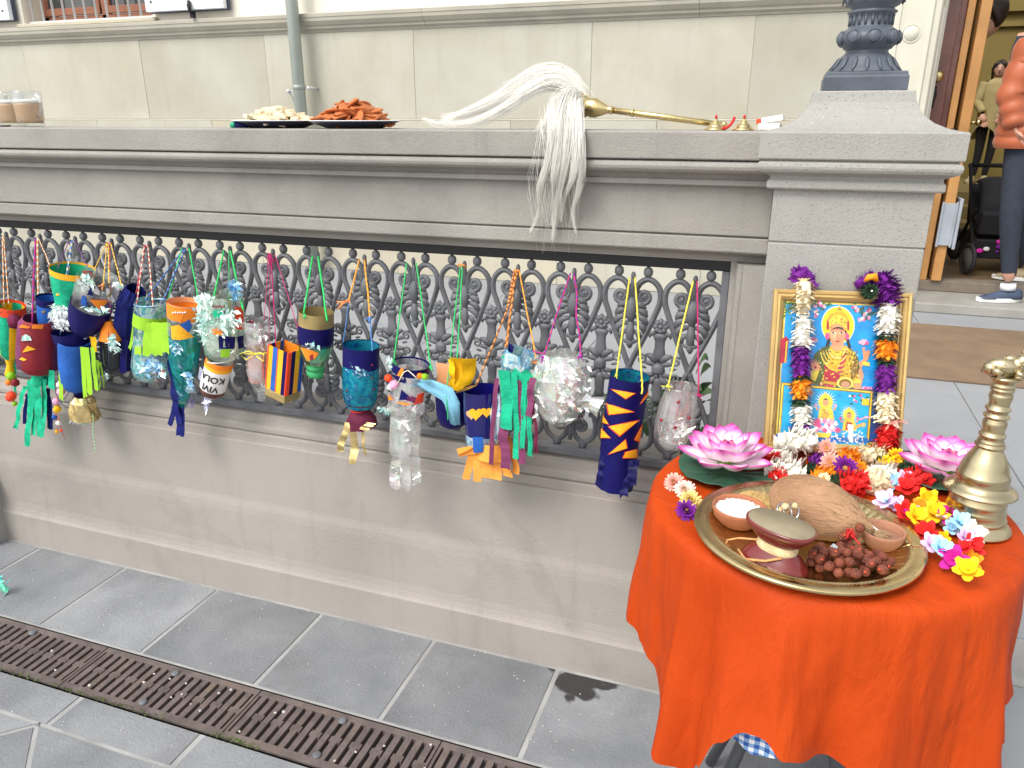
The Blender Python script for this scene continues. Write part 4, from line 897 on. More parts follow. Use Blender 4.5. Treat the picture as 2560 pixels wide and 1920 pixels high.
# 17 ---- navy rim, orange shapes, pompoms and film skirt
t = lan('bottle_lantern', 'bottle lantern with navy rim, red and pink pompoms and a long clear film skirt', 1022, 1000, 1.70)
Y = 1.70; k = mpp(1022,980,Y); r = 45*k; top, bot = px(1028,912,Y), px(1018,1010,Y)
cyl('clear_jar', PEARLC, t, top, bot, [(0,r*.98),(.5,r*1.02),(.9,r*.98),(1.1,r*.9)], jit=.01)
cyl('navy_rim', NAVY, t, top, bot, [(-.04,r*1.02),(.16,r*1.03)])
for mt, q in ((NEON, [(993,938),(1004,918),(1010,924),(1004,942)]), (NAVY, [(976,934),(1000,942),(1012,958),(996,954)]), (NAVY, [(998,1000),(1004,974),(1032,998)]), (NEON, [(970,984),(984,1000),(972,1000)]), (NEONR, [(1034,1012),(1044,986),(1060,980),(1056,1006)]), (PLUM, [(1002,996),(1030,990),(1048,996),(1040,1008)]), (ORP, [(988,1004),(1012,1006),(1034,1010),(1012,1014)]), (NAVY, [(1006,955),(1012,940),(1016,958)])): patch(t, mt, q, top, bot, r*1.045)
for u, v, rr, mt in ((971,945,10,NEONR),(984,962,12,pm('pink_pompom', (.85,.42,.62), .9)),(976,968,9,WHITEP),(1062,942,9,LIME),(1050,940,8,NEON)): pompom(t, px(u,v,Y-.05), rr*k, mt)
MB().tube([px(992,962,Y-.05),px(1010,930,Y-.052),px(1020,926,Y-.052),px(1034,938,Y-.052),px(1046,950,Y-.05)], .0016, 6).build('cream_cord', PALY, t)
cyl('film_collar', PEARL, t, px(1016,1004,Y), px(1014,1040,Y), [(0,r*.98),(.5,r*1.04),(1,r*.84)], n=22, jit=.10, sm=False)
cyl('film_skirt', PEARLC, t, px(1014,1036,Y), px(1012,1130,Y-.004), [(0,r*.86),(.4,r*.90),(1,r*.86)], n=22, jit=.06, sm=False)
for u0, v0, u1, v1, ww in ((988,1110,992,1215,28),(1012,1110,1014,1224,30),(1038,1105,1044,1212,26)): ribbon(t, PEARLC, px(u0,v0,Y-.035), px(u1,v1,Y-.036), ww*k, .010, torn=.008, name='film_strip')
flakes(t, PEARL, px(1010,1075,Y-.045), (34*k,.004,36*k), 22, 14*k); flakes(t, PEARL, px(992,1190,Y-.045), (9*k,.004,30*k), 14, 14*k); flakes(t, PEARL, px(1042,1190,Y-.045), (8*k,.004,32*k), 14, 14*k); flakes(t, MINT, px(962,1028,Y-.03), (18*k,.004,6*k), 14, 10*k)
flakes(t, MINT, px(975,908,Y-.02), (8*k,.006,14*k), 24, 9*k)
for u, v in ((984,905),(1077,918)): cord(t, cusp(10,(u-1031)*.0003), px(u,v,Y-.01), GRNY, .0018); knot(t, px(u,v,Y-.015), GRNY, .0045)
# 18 ---- navy cup with light blue sash and yellow crown
t = lan('paper_lantern', 'navy cup lantern with light blue crepe sash and yellow paper crown', 1120, 990, 1.725)
Y = 1.725; k = mpp(1125,1010,Y); r = 42*k; top, bot = px(1130,965,Y), px(1132,1066,Y)
cyl('navy_cup', NAVY, t, top, bot, [(0,r*.96),(.3,r),(.7,r*.96),(.92,r*.78),(1,r*.5),(1.0,.0001)])
for u0, v0, u1, v1, ww, yw in ((1142,975,1146,892,52,0),(1160,975,1176,895,46,.5),(1132,972,1128,900,30,-.5)): ribbon(t, YEL, px(u0,v0,Y-.01), px(u1,v1,Y-.02), ww*k*.8, .014, yaw=yw, w0=ww*k*.6, name='yellow_petal', nv=8)
ribbon(t, PEACH, px(1108,968,Y+.012), px(1107,908,Y+.012), 34*k, .004, name='peach_sheet', nv=6)
m = MB(); pth = [px(1042,952,Y-.05), px(1078,965,Y-.056), px(1118,985,Y-.056), px(1130,1010,Y-.054), px(1138,1062,Y-.045)]
wd = [20,34,42,40,26]; sm_ = []
for i, p in enumerate(pth):
    d = (pth[min(i+1, 4)]-pth[max(i-1, 0)]).normalized(); q = V((-d.z, 0, d.x)); sm_.append([p+q*wd[i]*k*(j/4-.5)+V((0, -.004*sin(j*2.1+i), 0)) for j in range(5)])
m.grid(lambda a, b: sm_[round(b*4)][round(a*4)], 4, 4).build('light_blue_sash', LBLUE, t, recalc=False, solid=.001)
flakes(t, LBLUE, px(1040,955,Y-.05), (8*k,.006,12*k), 14, 9*k)
for u, v in ((1143,896),(1115,988)): cord(t, cusp(11,(u-1150)*.0002), px(u,v,Y-.035), GRNY, .0017)
cord(t, px(1115,985,Y-.055), px(1120,1050,Y-.052), GRNY, .0014); m = MB(); c0 = cusp(11)
m.tube([c0+V((-.012,-.006,0)), c0+V((-.005,-.012,.006)), c0+V((.006,-.012,.005)), c0+V((.012,-.006,-.001))], .0028, 7).build('orange_tie', [ORY], t)
# 19 ---- navy cup with hearts and orange fringe
t = lan('paper_lantern', 'navy cup lantern with amber paper hearts and light orange fringe', 1200, 1070, 1.695)
Y = 1.69; k = mpp(1205,1060,Y); r = 47*k; top, bot = px(1203,972,Y), px(1208,1082,Y)
cyl('navy_cup', pm('glossy_navy', (.006,.005,.10), .16, .2, coat=.35), t, top, bot, [(0,r*.98),(.5,r),(1,r*.93)])
cyl('foil_band', SKYF, t, top, bot, [(.98,r*.94),(1.22,r*.92)], jit=.03, sm=False); patch(t, BLUEP, [(1182,1092),(1208,1092),(1208,1130),(1184,1132)], px(1208,1080,Y), px(1208,1140,Y), r*.98)
def heart(cu, cv, s): return [(cu+s*16*sin(a)**3/16, cv-s*(13*cos(a)-5*cos(2*a)-2*cos(3*a)-cos(4*a))/16) for a in [2*pi*q/20 for q in range(20)]]
patch(t, PEACH, heart(1179,1036,13), top, bot, r*1.012, 'paper_heart', 1); patch(t, NEONY, heart(1190,1034,17), top, bot, r*1.022, 'paper_heart', 1); patch(t, NEONY, heart(1216,1030,14), top, bot, r*1.03, 'paper_heart', 1)
M = axm(px(1168,965,Y-.05), px(1165,985,Y-.05)); m = MB(); c0 = px(1166,972,Y-.045)
m.ball(c0, 30*k, 20, 10, sc=(1,.5,.10), M=Matrix.Rotation(R(-24), 3, 'Y')); m.build('gold_lid', pm('gold_black_lid', (.20,.12,.03), .35, .5, 30, metal=.5), t)
for u0, u1, v1, ww, yw in ((1188,1165,1198,20,.2),(1192,1194,1204,20,.1),(1214,1216,1195,38,0),(1238,1240,1198,32,-.1),(1262,1268,1192,28,-.2),(1282,1290,1185,20,-.3)): ribbon(t, ORP, px(u0,1118,Y-.032), px(u1,v1,Y-.036), ww*k, .005, name='orange_fringe', nv=8, yaw=yw)
ribbon(t, ORP, px(1196,1112,Y-.035), px(1142,1140,Y-.04), 24*k, .003, name='orange_fringe', nv=6, yaw=1.2)
m = MB(); c0 = px(1145,1134,Y-.04); m.box(-24*k, 24*k, -.0006, .0006, -11*k, 11*k, M=Matrix.Translation(px(1166,1128,Y-.04)) @ Matrix.Rotation(R(20), 4, 'Y').inverted()).build('orange_fringe', ORP, t)
cyl('orange_skirt', ORP, t, px(1236,1098,Y), px(1238,1136,Y), [(0,r*.88),(1,r*1.08)], jit=.02)
for (a_, b_) in ((-.006,0),(.0,.001),(.004,-.001)): cord(t, cusp(12,a_), px(1266,780,1.74), [ORY, BRNY], .0022)
cord(t, px(1266,780,1.74), px(1190,964,Y-.02), [ORY, BRNY], .0024); cord(t, cusp(12,-.002), px(1262,880,1.72), [ORY, BRNY], .0024)
# 20 ---- green and plum streamers around ice blue foil
t = lan('cellophane_lantern', 'ice blue foil lantern wrapped in sea-green and plum crepe streamers', 1278, 980, 1.68)
Y = 1.68; k = mpp(1278,980,Y); r = 40*k; top, bot = px(1292,880,Y), px(1246,1105,Y)
cyl('foil_cone', SKYF, t, px(1300,878,Y), px(1282,945,Y), [(0,r*.9),(.5,r*.95),(1,r*.7)], n=20, jit=.09, sm=False)
cyl('foil_leaf', SKYF, t, px(1248,985,Y-.02), px(1242,1110,Y-.03), [(0,10*k),(.4,22*k),(.8,14*k),(1,.0005)], n=12, jit=.08, sm=False)
m = MB().add([px(1272,856,Y), px(1286,866,Y), px(1282,882,Y-.004), px(1270,880,Y)], [(0,1,2,3)]); m.build('navy_tip', NAVY, t, recalc=False, solid=.001)
cyl('green_wrap', GREENC, t, px(1262,885,Y-.012), px(1312,955,Y-.012), [(0,10*k),(.4,24*k),(1,26*k)], n=16, jit=.09, sm=False)
for u0, v0, u1, v1, ww, mt in ((1264,925,1267,1070,30,GREENC),(1284,930,1292,1145,16,GREENC),(1312,945,1306,1120,13,GREENC),(1322,985,1326,1140,12,GREENC),(1240,945,1228,1160,12,PLUM),(1262,1070,1264,1172,26,PLUM),(1298,950,1310,1160,18,PLUM),(1334,945,1322,1040,16,PLUM),(1335,1000,1342,1130,8,MAROON)): ribbon(t, mt, px(u0,v0,Y-.04), px(u1,v1,Y-.046), ww*k, .009, torn=.003)
cord(t, cusp(12,-.002), px(1266,872,Y-.01), [ORY, BRNY], .0024); cord(t, cusp(12,.006), px(1340,895,Y), [ORY, NEONY], .0018); rim(t, ORY, px(1336,905,Y), .007, 'cord_loop', .0016)
# 21 ---- big pearl cellophane bag
t = lan('cellophane_lantern', 'large crumpled pearly cellophane bag hung on purple yarn', 1405, 970, 1.70)
Y = 1.70; k = mpp(1405,970,Y); r = 62*k; top, bot = px(1402,893,Y), px(1400,1062,Y)
cyl('cellophane_bag', PEARL, t, top, bot, [(0,r*.80),(.07,r*1.02),(.25,r*1.12),(.5,r*1.1),(.7,r*.98),(.85,r*.75),(1,r*.28)], n=26, jit=.10, sm=False)
cyl('inner_bag', PEARL, t, top, bot, [(-.06,r*.7),(.15,r*.92),(.5,r*.95),(.8,r*.6)], n=18, jit=.14, sm=False)
cyl('side_twist', PEARL, t, px(1460,1000,Y-.03), px(1502,1018,Y-.03), [(0,24*k),(.4,16*k),(1,24*k)], n=14, jit=.16, sm=False)
flakes(t, PEARL, px(1405,975,Y-.062), (70*k,.006,80*k), 150, 11*k, 'film_creases')
for u, v in ((1358,893),(1452,890)): cord(t, cusp(13,(u-1428)*.0001), px(u,v,Y-.02), [PURY, MAGY], .0021, .006); knot(t, px(u,v,Y-.03), PURY, .005)
cord(t, px(1332,878,Y-.02), px(1358,884,Y-.03), [PURY, MAGY], .0018)
# 22 ---- navy tube with orange triangles
t = lan('paper_lantern', 'tall navy tube lantern scattered with neon orange triangles', 1560, 1080, 1.68)
Y = 1.685; k = mpp(1570,1050,Y); r = 49*k; top, bot = px(1575,938,Y), px(1546,1130,Y)
cyl('navy_tube', NAVY, t, top, bot, [(0,r*1.0),(.5,r*1.0),(1,r*.97)], n=40); cyl('blue_lining', BLUF, t, top, bot, [(0.005,r*.975),(.4,r*.96)], jit=.02)
for mt, q in ((NEONY, [(1531,974),(1586,983),(1564,996)]), (NEON, [(1600,1008),(1620,978),(1618,990),(1606,1004)]), (NEONY, [(1519,1010),(1582,1029),(1524,1036)]), (NEONY, [(1524,1066),(1594,1052),(1550,1088)]), (NEONY, [(1508,1038),(1522,1060),(1507,1056)]), (NEONY, [(1504,1072),(1526,1094),(1503,1094)]), (NEONY, [(1523,1134),(1563,1100),(1567,1120)]), (NEONY, [(1564,1130),(1590,1124),(1592,1144),(1558,1144)]), (NEON, [(1586,1098),(1604,1064),(1598,1104)])):
    c = (sum(a[0] for a in q)/len(q), sum(a[1] for a in q)/len(q)); patch(t, NEONR, [(c[0]+(a[0]-c[0])*1.13, c[1]+(a[1]-c[1])*1.18) for a in q], top, bot, r*1.006, 'triangle_border'); patch(t, mt, q, top, bot, r*1.024, 'paper_triangle')
cyl('crepe_skirt', NAVY, t, px(1548,1120,Y), px(1538,1215,Y), [(0,r*.95),(.5,r*.98),(1,r*.94)], n=22, jit=.035)
for u0, u1, v1, ww in ((1510,1502,1215,26),(1530,1526,1226,28),(1555,1548,1232,30),(1572,1562,1240,22),(1588,1582,1212,24)): ribbon(t, pm('navy_tissue', (.006,.006,.075), .4, .3, 20, .9, 60, spec=.25), px(u0,1150,Y-.03), px(u1,v1,Y-.035), ww*k, .010, torn=.006)
for u, v in ((1541,938),(1605,952)): cord(t, cusp(14,(u-1576)*.0002), px(u,v,Y-.012), YELS, .0021, .001); knot(t, px(u,v,Y-.02), YELS, .0035)
cord(t, px(1606,955,Y-.03), px(1604,985,Y-.05), YELS, .0020)
# 23 ---- clear pearly bag with beads
t = lan('cellophane_lantern', 'clear pearly film bottle lantern dotted with small red beads', 1690, 1040, 1.70)
Y = 1.70; k = mpp(1690,1040,Y); r = 48*k; top, bot = px(1706,966,Y), px(1676,1118,Y)
cyl('clear_bottle', PEARLC, t, top, bot, [(0,r*.80),(.08,r*.82),(.3,r*.98),(.6,r*1.06),(.85,r*.98),(.96,r*.7),(1,r*.3)], n=32, jit=.015)
cyl('film_lining', PEARLC, t, top, bot, [(.1,r*.78),(.4,r*.9),(.7,r*.95),(.93,r*.6)], n=20, jit=.10, sm=False); rim(t, PET, top, r*.8)
flakes(t, PEARL, px(1700,1075,Y-.045), (34*k,.004,30*k), 34, 16*k, 'film_creases')
m = MB()
for u, v in ((1696,1005),(1654,1050),(1688,1068),(1722,1045)): m.ball(hit(u, v, top, bot, r*1.02), .0042, 9, 7)
m.build('red_beads', pm('red_glass', (.25,.005,.01), .1, .1, coat=.6), t)
cord(t, cusp(15,-.004), px(1670,966,Y-.01), YELS, .0022, .001); cord(t, cusp(15,.005), px(1747,985,Y), MAGY, .0018, .001); knot(t, px(1670,966,Y-.012), YELS, .005); knot(t, px(1747,988,Y), MAGY, .004)
# 24 ---- loose string of pompoms
t = tag(thing('pompom_string', '', '', px(145,1010,1.69)), 'string of small coloured pompoms dangling beside the sea-green streamers', 'pompom string')
Y = 1.688; k = mpp(145,1010,Y)
for u, v, rr, mt in ((151,962,10,pm('pale_pink_pompom', (.80,.66,.74), .9)),(152,980,10,MATS['pink_pompom']),(140,1003,9,MATS['pink_pompom']),(143,1023,10,YEL),(136,1043,7,BLUEP),(146,1058,7,WHITEP),(142,1079,5,NEONY),(153,1076,4,NEONR)): pompom(t, px(u,v,Y), rr*k, mt)
MB().tube([px(151,940,Y+.004),px(151,965,Y),px(141,1003,Y),px(143,1023,Y),px(137,1043,Y),px(145,1058,Y),px(141,1085,Y)], .0008, 5).tube([px(143,1030,Y),px(153,1076,Y),px(162,1097,Y)], .0008, 5).build('red_thread', REDY, t)
MB().tube([px(136,950,1.70),px(140,985,1.695),px(155,1010,1.69),px(168,1020,1.69)], .0012, 6).tube([px(128,1020,1.70),px(150,1010,1.69),px(170,985,1.695),px(176,970,1.70)], .0012, 6).build('navy_cord', DBY, t)
# scrap of iridescent film at the left edge of the paving
c0 = G(6,1468,.03); t = tag(thing('film_scrap', '', '', G(6,1468,0)), 'scrap of iridescent film on the paving at the left edge', 'film scrap')
flakes(t, foil('green_blue_film', [(.05,.2,.9),(.1,.9,.5),(.6,1,.9)], .8), c0, (.03,.02,.03), 26, .018, 'film_shreds')
# ================================================================== THE DRAPED TABLE
TC = V((.129, 1.348, 0)); TR = .312; ZT = .84
tb = thing('round_table', 'small round table with dark metal legs under the orange cloth', 'table', (TC.x, TC.y, 0))
MB().lathe([(.0001,.800),(.295,.800),(.303,.805),(.303,.826),(.298,.831),(.0001,.831)], (TC.x, TC.y, 0), 48).build('table_top', pm('table_board', (.30,.20,.12), .5), tb)
LEG = pm('grey_metal_tube', (.11,.115,.125), .4, .15, 10, metal=.4)
for a in (40, 130, 220, 310):
    c, s = cos(R(a)), sin(R(a)); MB().tube([TC+V((c*.20, s*.20, .80)), TC+V((-c*.02, -s*.02, .42)), TC+V((c*.20, s*.20, .02))] if False else [TC+V((c*.06, s*.06, .80)), TC+V((c*.07, s*.07, .48)), TC+V((c*.24, s*.24, .012))], .0125, 10).build('leg', LEG, tb)
MB().lathe([(.085,.46),(.085,.475)], (TC.x, TC.y, 0), 24).build('leg_ring', LEG, tb)
MB().lathe([(.038,.40),(.038,.80)], (TC.x, TC.y, 0), 20).build('column', LEG, tb)
def ipol(tab, x):
    for (a, p), (b, q) in zip(tab, tab[1:]):
        if a <= x <= b: s = (x-a)/(b-a); s = s*s*(3-2*s); return lerp(p, q, s)
    return tab[0][1]
def cloth(name, R0, z, hem, amp, mats, nph=260, nd=34, seed=0., freq=13, flare=.028):
    def fn(i, j):
        ph = i*2*pi; d = math.degrees(ph) % 360
        if j <= .3: rr = R0*(j/.3)*.985; return V((TC.x+rr*cos(ph), TC.y+rr*sin(ph), z+.0006*noise.noise(V((rr*cos(ph)*14, rr*sin(ph)*14, seed)))))
        s = (j-.3)/.7; H = ipol(hem, d); dz = H*s
        q = 1-math.exp(-dz/.012); rr = R0*.985+.010*q+flare*s*(1 if d > 225 else .45)
        sn = sin(freq*ph+2.1*sin(ph*3+seed)+.5*s); wv = amp*(.55 if 150 < d < 222 else 1)*(s**.8)*(.50*math.copysign(abs(sn)**.75, sn)+.28*sin(freq*2.3*ph+seed*2+1.2*sin(2*ph))*s+.5*noise.noise(V((cos(ph)*4+seed, sin(ph)*4, s*.8)))*1.6)
        rr += wv+.007*noise.noise(V((cos(ph)*8, sin(ph)*8, s*2.5+seed)))*s+.0035*noise.noise(V((cos(ph)*22, sin(ph)*22, s*3+seed)))*min(1, s*4)
        return V((TC.x+rr*cos(ph), TC.y+rr*sin(ph), z-dz-.0015*q+.010*(1-q)*0))
    return MB().grid(fn, nph, nd)
ORCL = pm('orange_satin', (.50,.050,.004), .55, .09, 3, .35, 420, sheen=0, spec=.2, tint=(.56,.066,.006))
nt_ = ORCL.node_tree; pb_ = nt_.nodes['Principled BSDF']; trn = nt_.nodes.new('ShaderNodeBsdfTranslucent'); trn.inputs[0].default_value = (.80,.055,.004,1); mxs = nt_.nodes.new('ShaderNodeMixShader'); mxs.inputs[0].default_value = .16
nt_.links.new(pb_.outputs[0], mxs.inputs[1]); nt_.links.new(trn.outputs[0], mxs.inputs[2]); nt_.links.new(mxs.outputs[0], [n for n in nt_.nodes if n.type == 'OUTPUT_MATERIAL'][0].inputs[0])
hem = [(0,.29),(30,.26),(60,.24),(100,.23),(150,.20),(172,.22),(186,.245),(198,.262),(206,.285),(213,.292),(220,.345),(228,.42),(236,.43),(242,.36),(248,.275),(254,.236),(259,.232),(264,.254),(271,.275),(281,.276),(288,.290),(296,.325),(312,.34),(335,.32),(360,.29)]
cl = tag(cloth('orange_tablecloth', TR, ZT, hem, .040, None, seed=3.3, freq=9, nd=56, nph=360, flare=.026).build('tablecloth', ORCL, recalc=False), 'bright orange cloth draped over the round table, hem uneven', 'tablecloth')
# gingham cloth underneath
m = bpy.data.materials.new('blue_gingham'); m.use_nodes = True; t_ = m.node_tree; b_ = t_.nodes['Principled BSDF']; b_.inputs['Roughness'].default_value = .8
uv = _n(t_, 'ShaderNodeUVMap'); sx_ = _n(t_, 'ShaderNodeSeparateXYZ'); t_.links.new(uv.outputs[0], sx_.inputs[0]); st_ = []
for ax in (0, 1):
    md = _n(t_, 'ShaderNodeMath', operation='FRACT'); t_.links.new(sx_.outputs[ax], md.inputs[0]); gt = _n(t_, 'ShaderNodeMath', operation='GREATER_THAN'); gt.inputs[1].default_value = .5; t_.links.new(md.outputs[0], gt.inputs[0]); st_.append(gt.outputs[0])
c1 = mixc(t_, st_[0], (.75,.78,.82), (.20,.36,.62)); c2 = mixc(t_, st_[0], (.20,.36,.62), (.02,.09,.36)); t_.links.new(mixc(t_, st_[1], c1, c2), b_.inputs['Base Color'])
nb_ = _n(nt_, 'ShaderNodeBump'); nb_.inputs['Strength'].default_value = .55; nb_.inputs['Distance'].default_value = .02; nm2 = _n(nt_, 'ShaderNodeMapping'); nm2.inputs['Scale'].default_value = (1, 1, .35); ntc = _n(nt_, 'ShaderNodeTexCoord'); nt_.links.new(ntc.outputs['Object'], nm2.inputs[0]); nt_.links.new(noi(nt_, nm2.outputs[0], 16, 5, .5, .6), nb_.inputs['Height']); nt_.links.new(pb_.inputs['Normal'].links[0].from_socket, nb_.inputs['Normal']); nt_.links.new(nb_.outputs[0], pb_.inputs['Normal'])
hem2 = [(0,.20),(200,.20),(240,.24),(248,.300),(254,.318),(260,.312),(267,.24),(300,.20),(360,.20)]
gm = cloth('gingham', TR-.006, ZT-.006, hem2, .003, None, nph=160, nd=24, seed=9, freq=9, flare=-.006); me = gm.mesh('gingham_cloth', m); ul = me.uv_layers.new(name='UVMap')
for p in me.polygons:
    for li in p.loop_indices:
        co = me.vertices[me.loops[li].vertex_index].co; a = math.atan2(co.y-TC.y, co.x-TC.x); ul.data[li].uv = (a*.3/.016, (co.z-.2)/.016) if co.z < ZT-.012 else (co.x/.016, co.y/.016)
tag(link('gingham_cloth', me), 'blue and white gingham cloth showing below the orange hem', 'tablecloth')

# ---- framed print
FB = V((.010, 1.566, ZT+.0015)); yw_ = R(10); ex = V((cos(yw_), sin(yw_), 0)); tilt = R(15.5)
bk = V((-sin(yw_), cos(yw_), 0)); eu = (V((0,0,1))*cos(tilt)+bk*sin(tilt)); en = ex.cross(eu)   # en points at the viewer
FWD, FHT = .268, .334; FM = Matrix((ex, eu, en)).transposed().to_4x4(); FM.translation = FB
fr = thing('picture_frame', 'gold framed print of a crowned seated figure, draped with garlands', 'picture frame', FB)
GFR = pm('gilt_wood', (.62,.43,.17), .35, .12, 12, .1, 60, metal=.45); b = .020
prf = [(0,0),(0,.016),(.003,.019),(.007,.018),(.009,.014),(.013,.0145),(.016,.012),(.0175,.008),(.020,.007),(.020,0)]
def side(p0, p1, inn, nm):
    d = (p1-p0).normalized(); m = MB(); n = len(prf); vs = []
    for e, p in ((0, p0), (1, p1)):
        for w_, h_ in prf: vs.append(p+inn*w_+d*(w_ if e == 0 else -w_)+V((0,0,h_)))
    m.add([FM @ v_ for v_ in vs], [(i, (i+1) % n, n+(i+1) % n, n+i) for i in range(n)]+[tuple(range(n))[::-1], tuple(range(n, 2*n))]); m.build(nm, GFR, fr)
c4 = [V((0,0,0)), V((FWD,0,0)), V((FWD,FHT,0)), V((0,FHT,0))]
for i, inn in enumerate((V((0,1,0)), V((-1,0,0)), V((0,-1,0)), V((1,0,0)))): side(c4[i], c4[(i+1) % 4], inn, 'frame_moulding')
MB().box(.018, FWD-.018, .018, FHT-.018, .001, .004, M=FM).build('backing_board', pm('backboard', (.25,.18,.1), .8), fr)
PWd, PHt = FWD-2*b, FHT-2*b
def pc(x, y): return ((x-(330-115*(y-300)/1190))/1030, 1-(y-(300+.043*(x-330)))/1190)   # survey of the print: pixel -> print fraction
pmats = {}; plist = []
def pcol(c, name=None):
    key = c
    if key not in pmats: pmats[key] = len(plist); plist.append(pm('print_%02d' % len(plist), c, .35, .22, 45, coat=.25))
    return pmats[key]
PR = MB(); layer = [0]
def shape(pts, c, raw=False):
    layer[0] += 1; z = .0042+layer[0]*.0000042
    q = [p if raw else pc(*p) for p in pts]
    q = [(min(1, max(0, a)), min(1, max(0, b_))) for a, b_ in q]
    PR.poly([FM @ V((b+a*PWd, b+b_*PHt, z)) for a, b_ in q], pcol(c))
def ell(x, y, rx, ry, c, n=26, a0=0, a1=2*pi): shape([(x+rx*cos(lerp(a0, a1, k/n)), y+ry*sin(lerp(a0, a1, k/n))) for k in range(n if a1-a0 > 6.2 else n+1)], c)
BLU = (.0,.34,.82); GLD = (.72,.42,.02); GLD2 = (.90,.66,.06); SKN = (.80,.36,.18); PNK = (.80,.10,.30); LPK = (.88,.45,.55); GRN_ = (.03,.13,.02); DKG = (.28,.14,.01); REDD = (.50,.01,.04); WHT = (.85,.85,.84)
shape([(0,0),(1,0),(1,1),(0,1)], DKG, True); shape([(.018,.015),(.982,.015),(.982,.985),(.018,.985)], GLD2, True); shape([(.03,.024),(.97,.024),(.97,.976),(.03,.976)], BLU, True)
shape([(.03,.024),(.97,.024),(.97,.40),(.03,.40)], (.01,.12,.42), True)
for k in range(9): shape([(290,875+k*11),(560,880+k*11),(560,884+k*11),(290,879+k*11)], (.03,.30,.65)); shape([(1000,890+k*11),(1330,898+k*11),(1330,902+k*11),(1000,894+k*11)], (.03,.30,.65))
shape([(285,640),(350,610),(375,640),(350,830),(285,840)], REDD); shape([(350,650),(365,650),(345,830),(330,835)], GLD2); shape([(1290,720),(1330,690),(1320,900),(1285,890)], REDD)
random.seed(21)
for cxx, cyy, n_ in ((400,350,26), (640,360,22), (720,330,10), (1000,380,16), (1080,430,22), (1290,420,14), (370,400,12)):
    for k in range(n_):
        x, y = cxx+random.gauss(0,40), cyy+random.gauss(0,26); a = rnd(0,6.3); shape([(x,y),(x+26*cos(a-.3),y+26*sin(a-.3)),(x+44*cos(a),y+44*sin(a)),(x+26*cos(a+.3),y+26*sin(a+.3))], random.choice([GRN_,(.05,.20,.03),(.02,.09,.02)]))
for x, y in ((610,355),(625,405),(690,370),(630,440),(660,340),(960,370),(985,395),(1060,430),(1035,470),(1090,400),(1075,460),(1010,480)):
    for k in range(4): ell(x+rnd(-16,16), y+rnd(-14,14), 13, 11, random.choice([LPK, PNK, WHT]), 10)
ell(812,520,147,158,(.90,.78,.02)); ell(812,520,147,158,(.95,.85,.75),30); ell(812,522,140,150,(.92,.75,.01))
# hair, crown
shape([(700,690),(745,560),(885,560),(925,700),(905,730),(880,640),(750,640),(715,720)], (.02,.012,.01)); ell(718,610,20,30,PNK,14); ell(890,612,20,30,PNK,14)
shape([(708,560),(712,480),(745,430),(800,405),(828,350),(852,405),(890,430),(915,485),(912,570),(860,560),(815,548),(760,560)], GLD); shape([(725,540),(735,480),(770,448),(825,436),(880,455),(900,500),(900,548),(860,535),(812,528),(765,535)], GLD2)
for k in range(46): a = rnd(0,pi); rr = rnd(.25,.95); ell(812-92*rr*cos(a), 548-104*rr*sin(a), 6, 5, random.choice([DKG, GLD, REDD, (.95,.8,.25)]), 8)
shape([(806,405),(816,372),(828,350),(840,372),(850,405)], GLD2); ell(828,392,26,6,DKG,12); ell(828,378,18,5,DKG,12); ell(724,520,10,44,REDD,12); ell(902,525,10,44,REDD,12)
# shoulders, garments
shape([(560,1010),(545,940),(600,760),(660,710),(740,685),(800,700),(860,690),(930,720),(985,790),(1010,930),(1010,1050),(620,1020)], (.09,.12,.015))
shape([(740,690),(705,880),(650,1000),(1000,1050),(985,900),(930,740),(880,690)], GLD); shape([(690,830),(760,900),(830,930),(800,1000),(680,980)], REDD); shape([(870,720),(900,730),(850,900),(810,940),(800,900)], (.62,.03,.10)); shape([(900,740),(960,770),(990,920),(920,980)], DKG); shape([(640,1000),(760,1020),(780,1040),(640,1030)], (.6,.02,.12))
ell(805,690,56,44,SKN,20); ell(806,600,70,92,SKN,30); ell(790,620,26,44,(.86,.43,.24),16); shape([(745,560),(780,540),(812,532),(850,540),(872,566),(850,556),(812,548),(775,552)], (.02,.012,.01))
for x in (770, 842): shape([(x-24,588),(x,574),(x+24,586),(x,592)], WHT); ell(x,583,9,9,(.03,.015,.01),12); shape([(x-28,570),(x,556),(x+28,566),(x,561)], (.02,.01,.01))
ell(806,552,7,9,REDD,10); shape([(798,590),(808,586),(818,632),(806,640),(794,634)], (.70,.28,.13)); shape([(778,652),(800,646),(832,651),(806,664)], (.62,.06,.08))
for rr, cc in ((60,GLD2),(82,(.95,.75,.2)),(106,GLD2),(132,GLD),(158,GLD2)): shape([(800+rr*1.0*cos(a), 690+rr*1.35*sin(a)) for a in [lerp(.25,pi-.25,k/14) for k in range(15)]]+[(800+(rr-11)*cos(a), 690+(rr-9)*1.35*sin(a)) for a in [lerp(pi-.25,.25,k/14) for k in range(15)]], cc)
random.seed(4)
for k in range(210):
    x, y = rnd(650,985), rnd(720,1030); ell(x, y, rnd(4,9), rnd(4,8), random.choice([GLD2, DKG, GLD, (.95,.82,.3), (.12,.16,.02)]), 8)
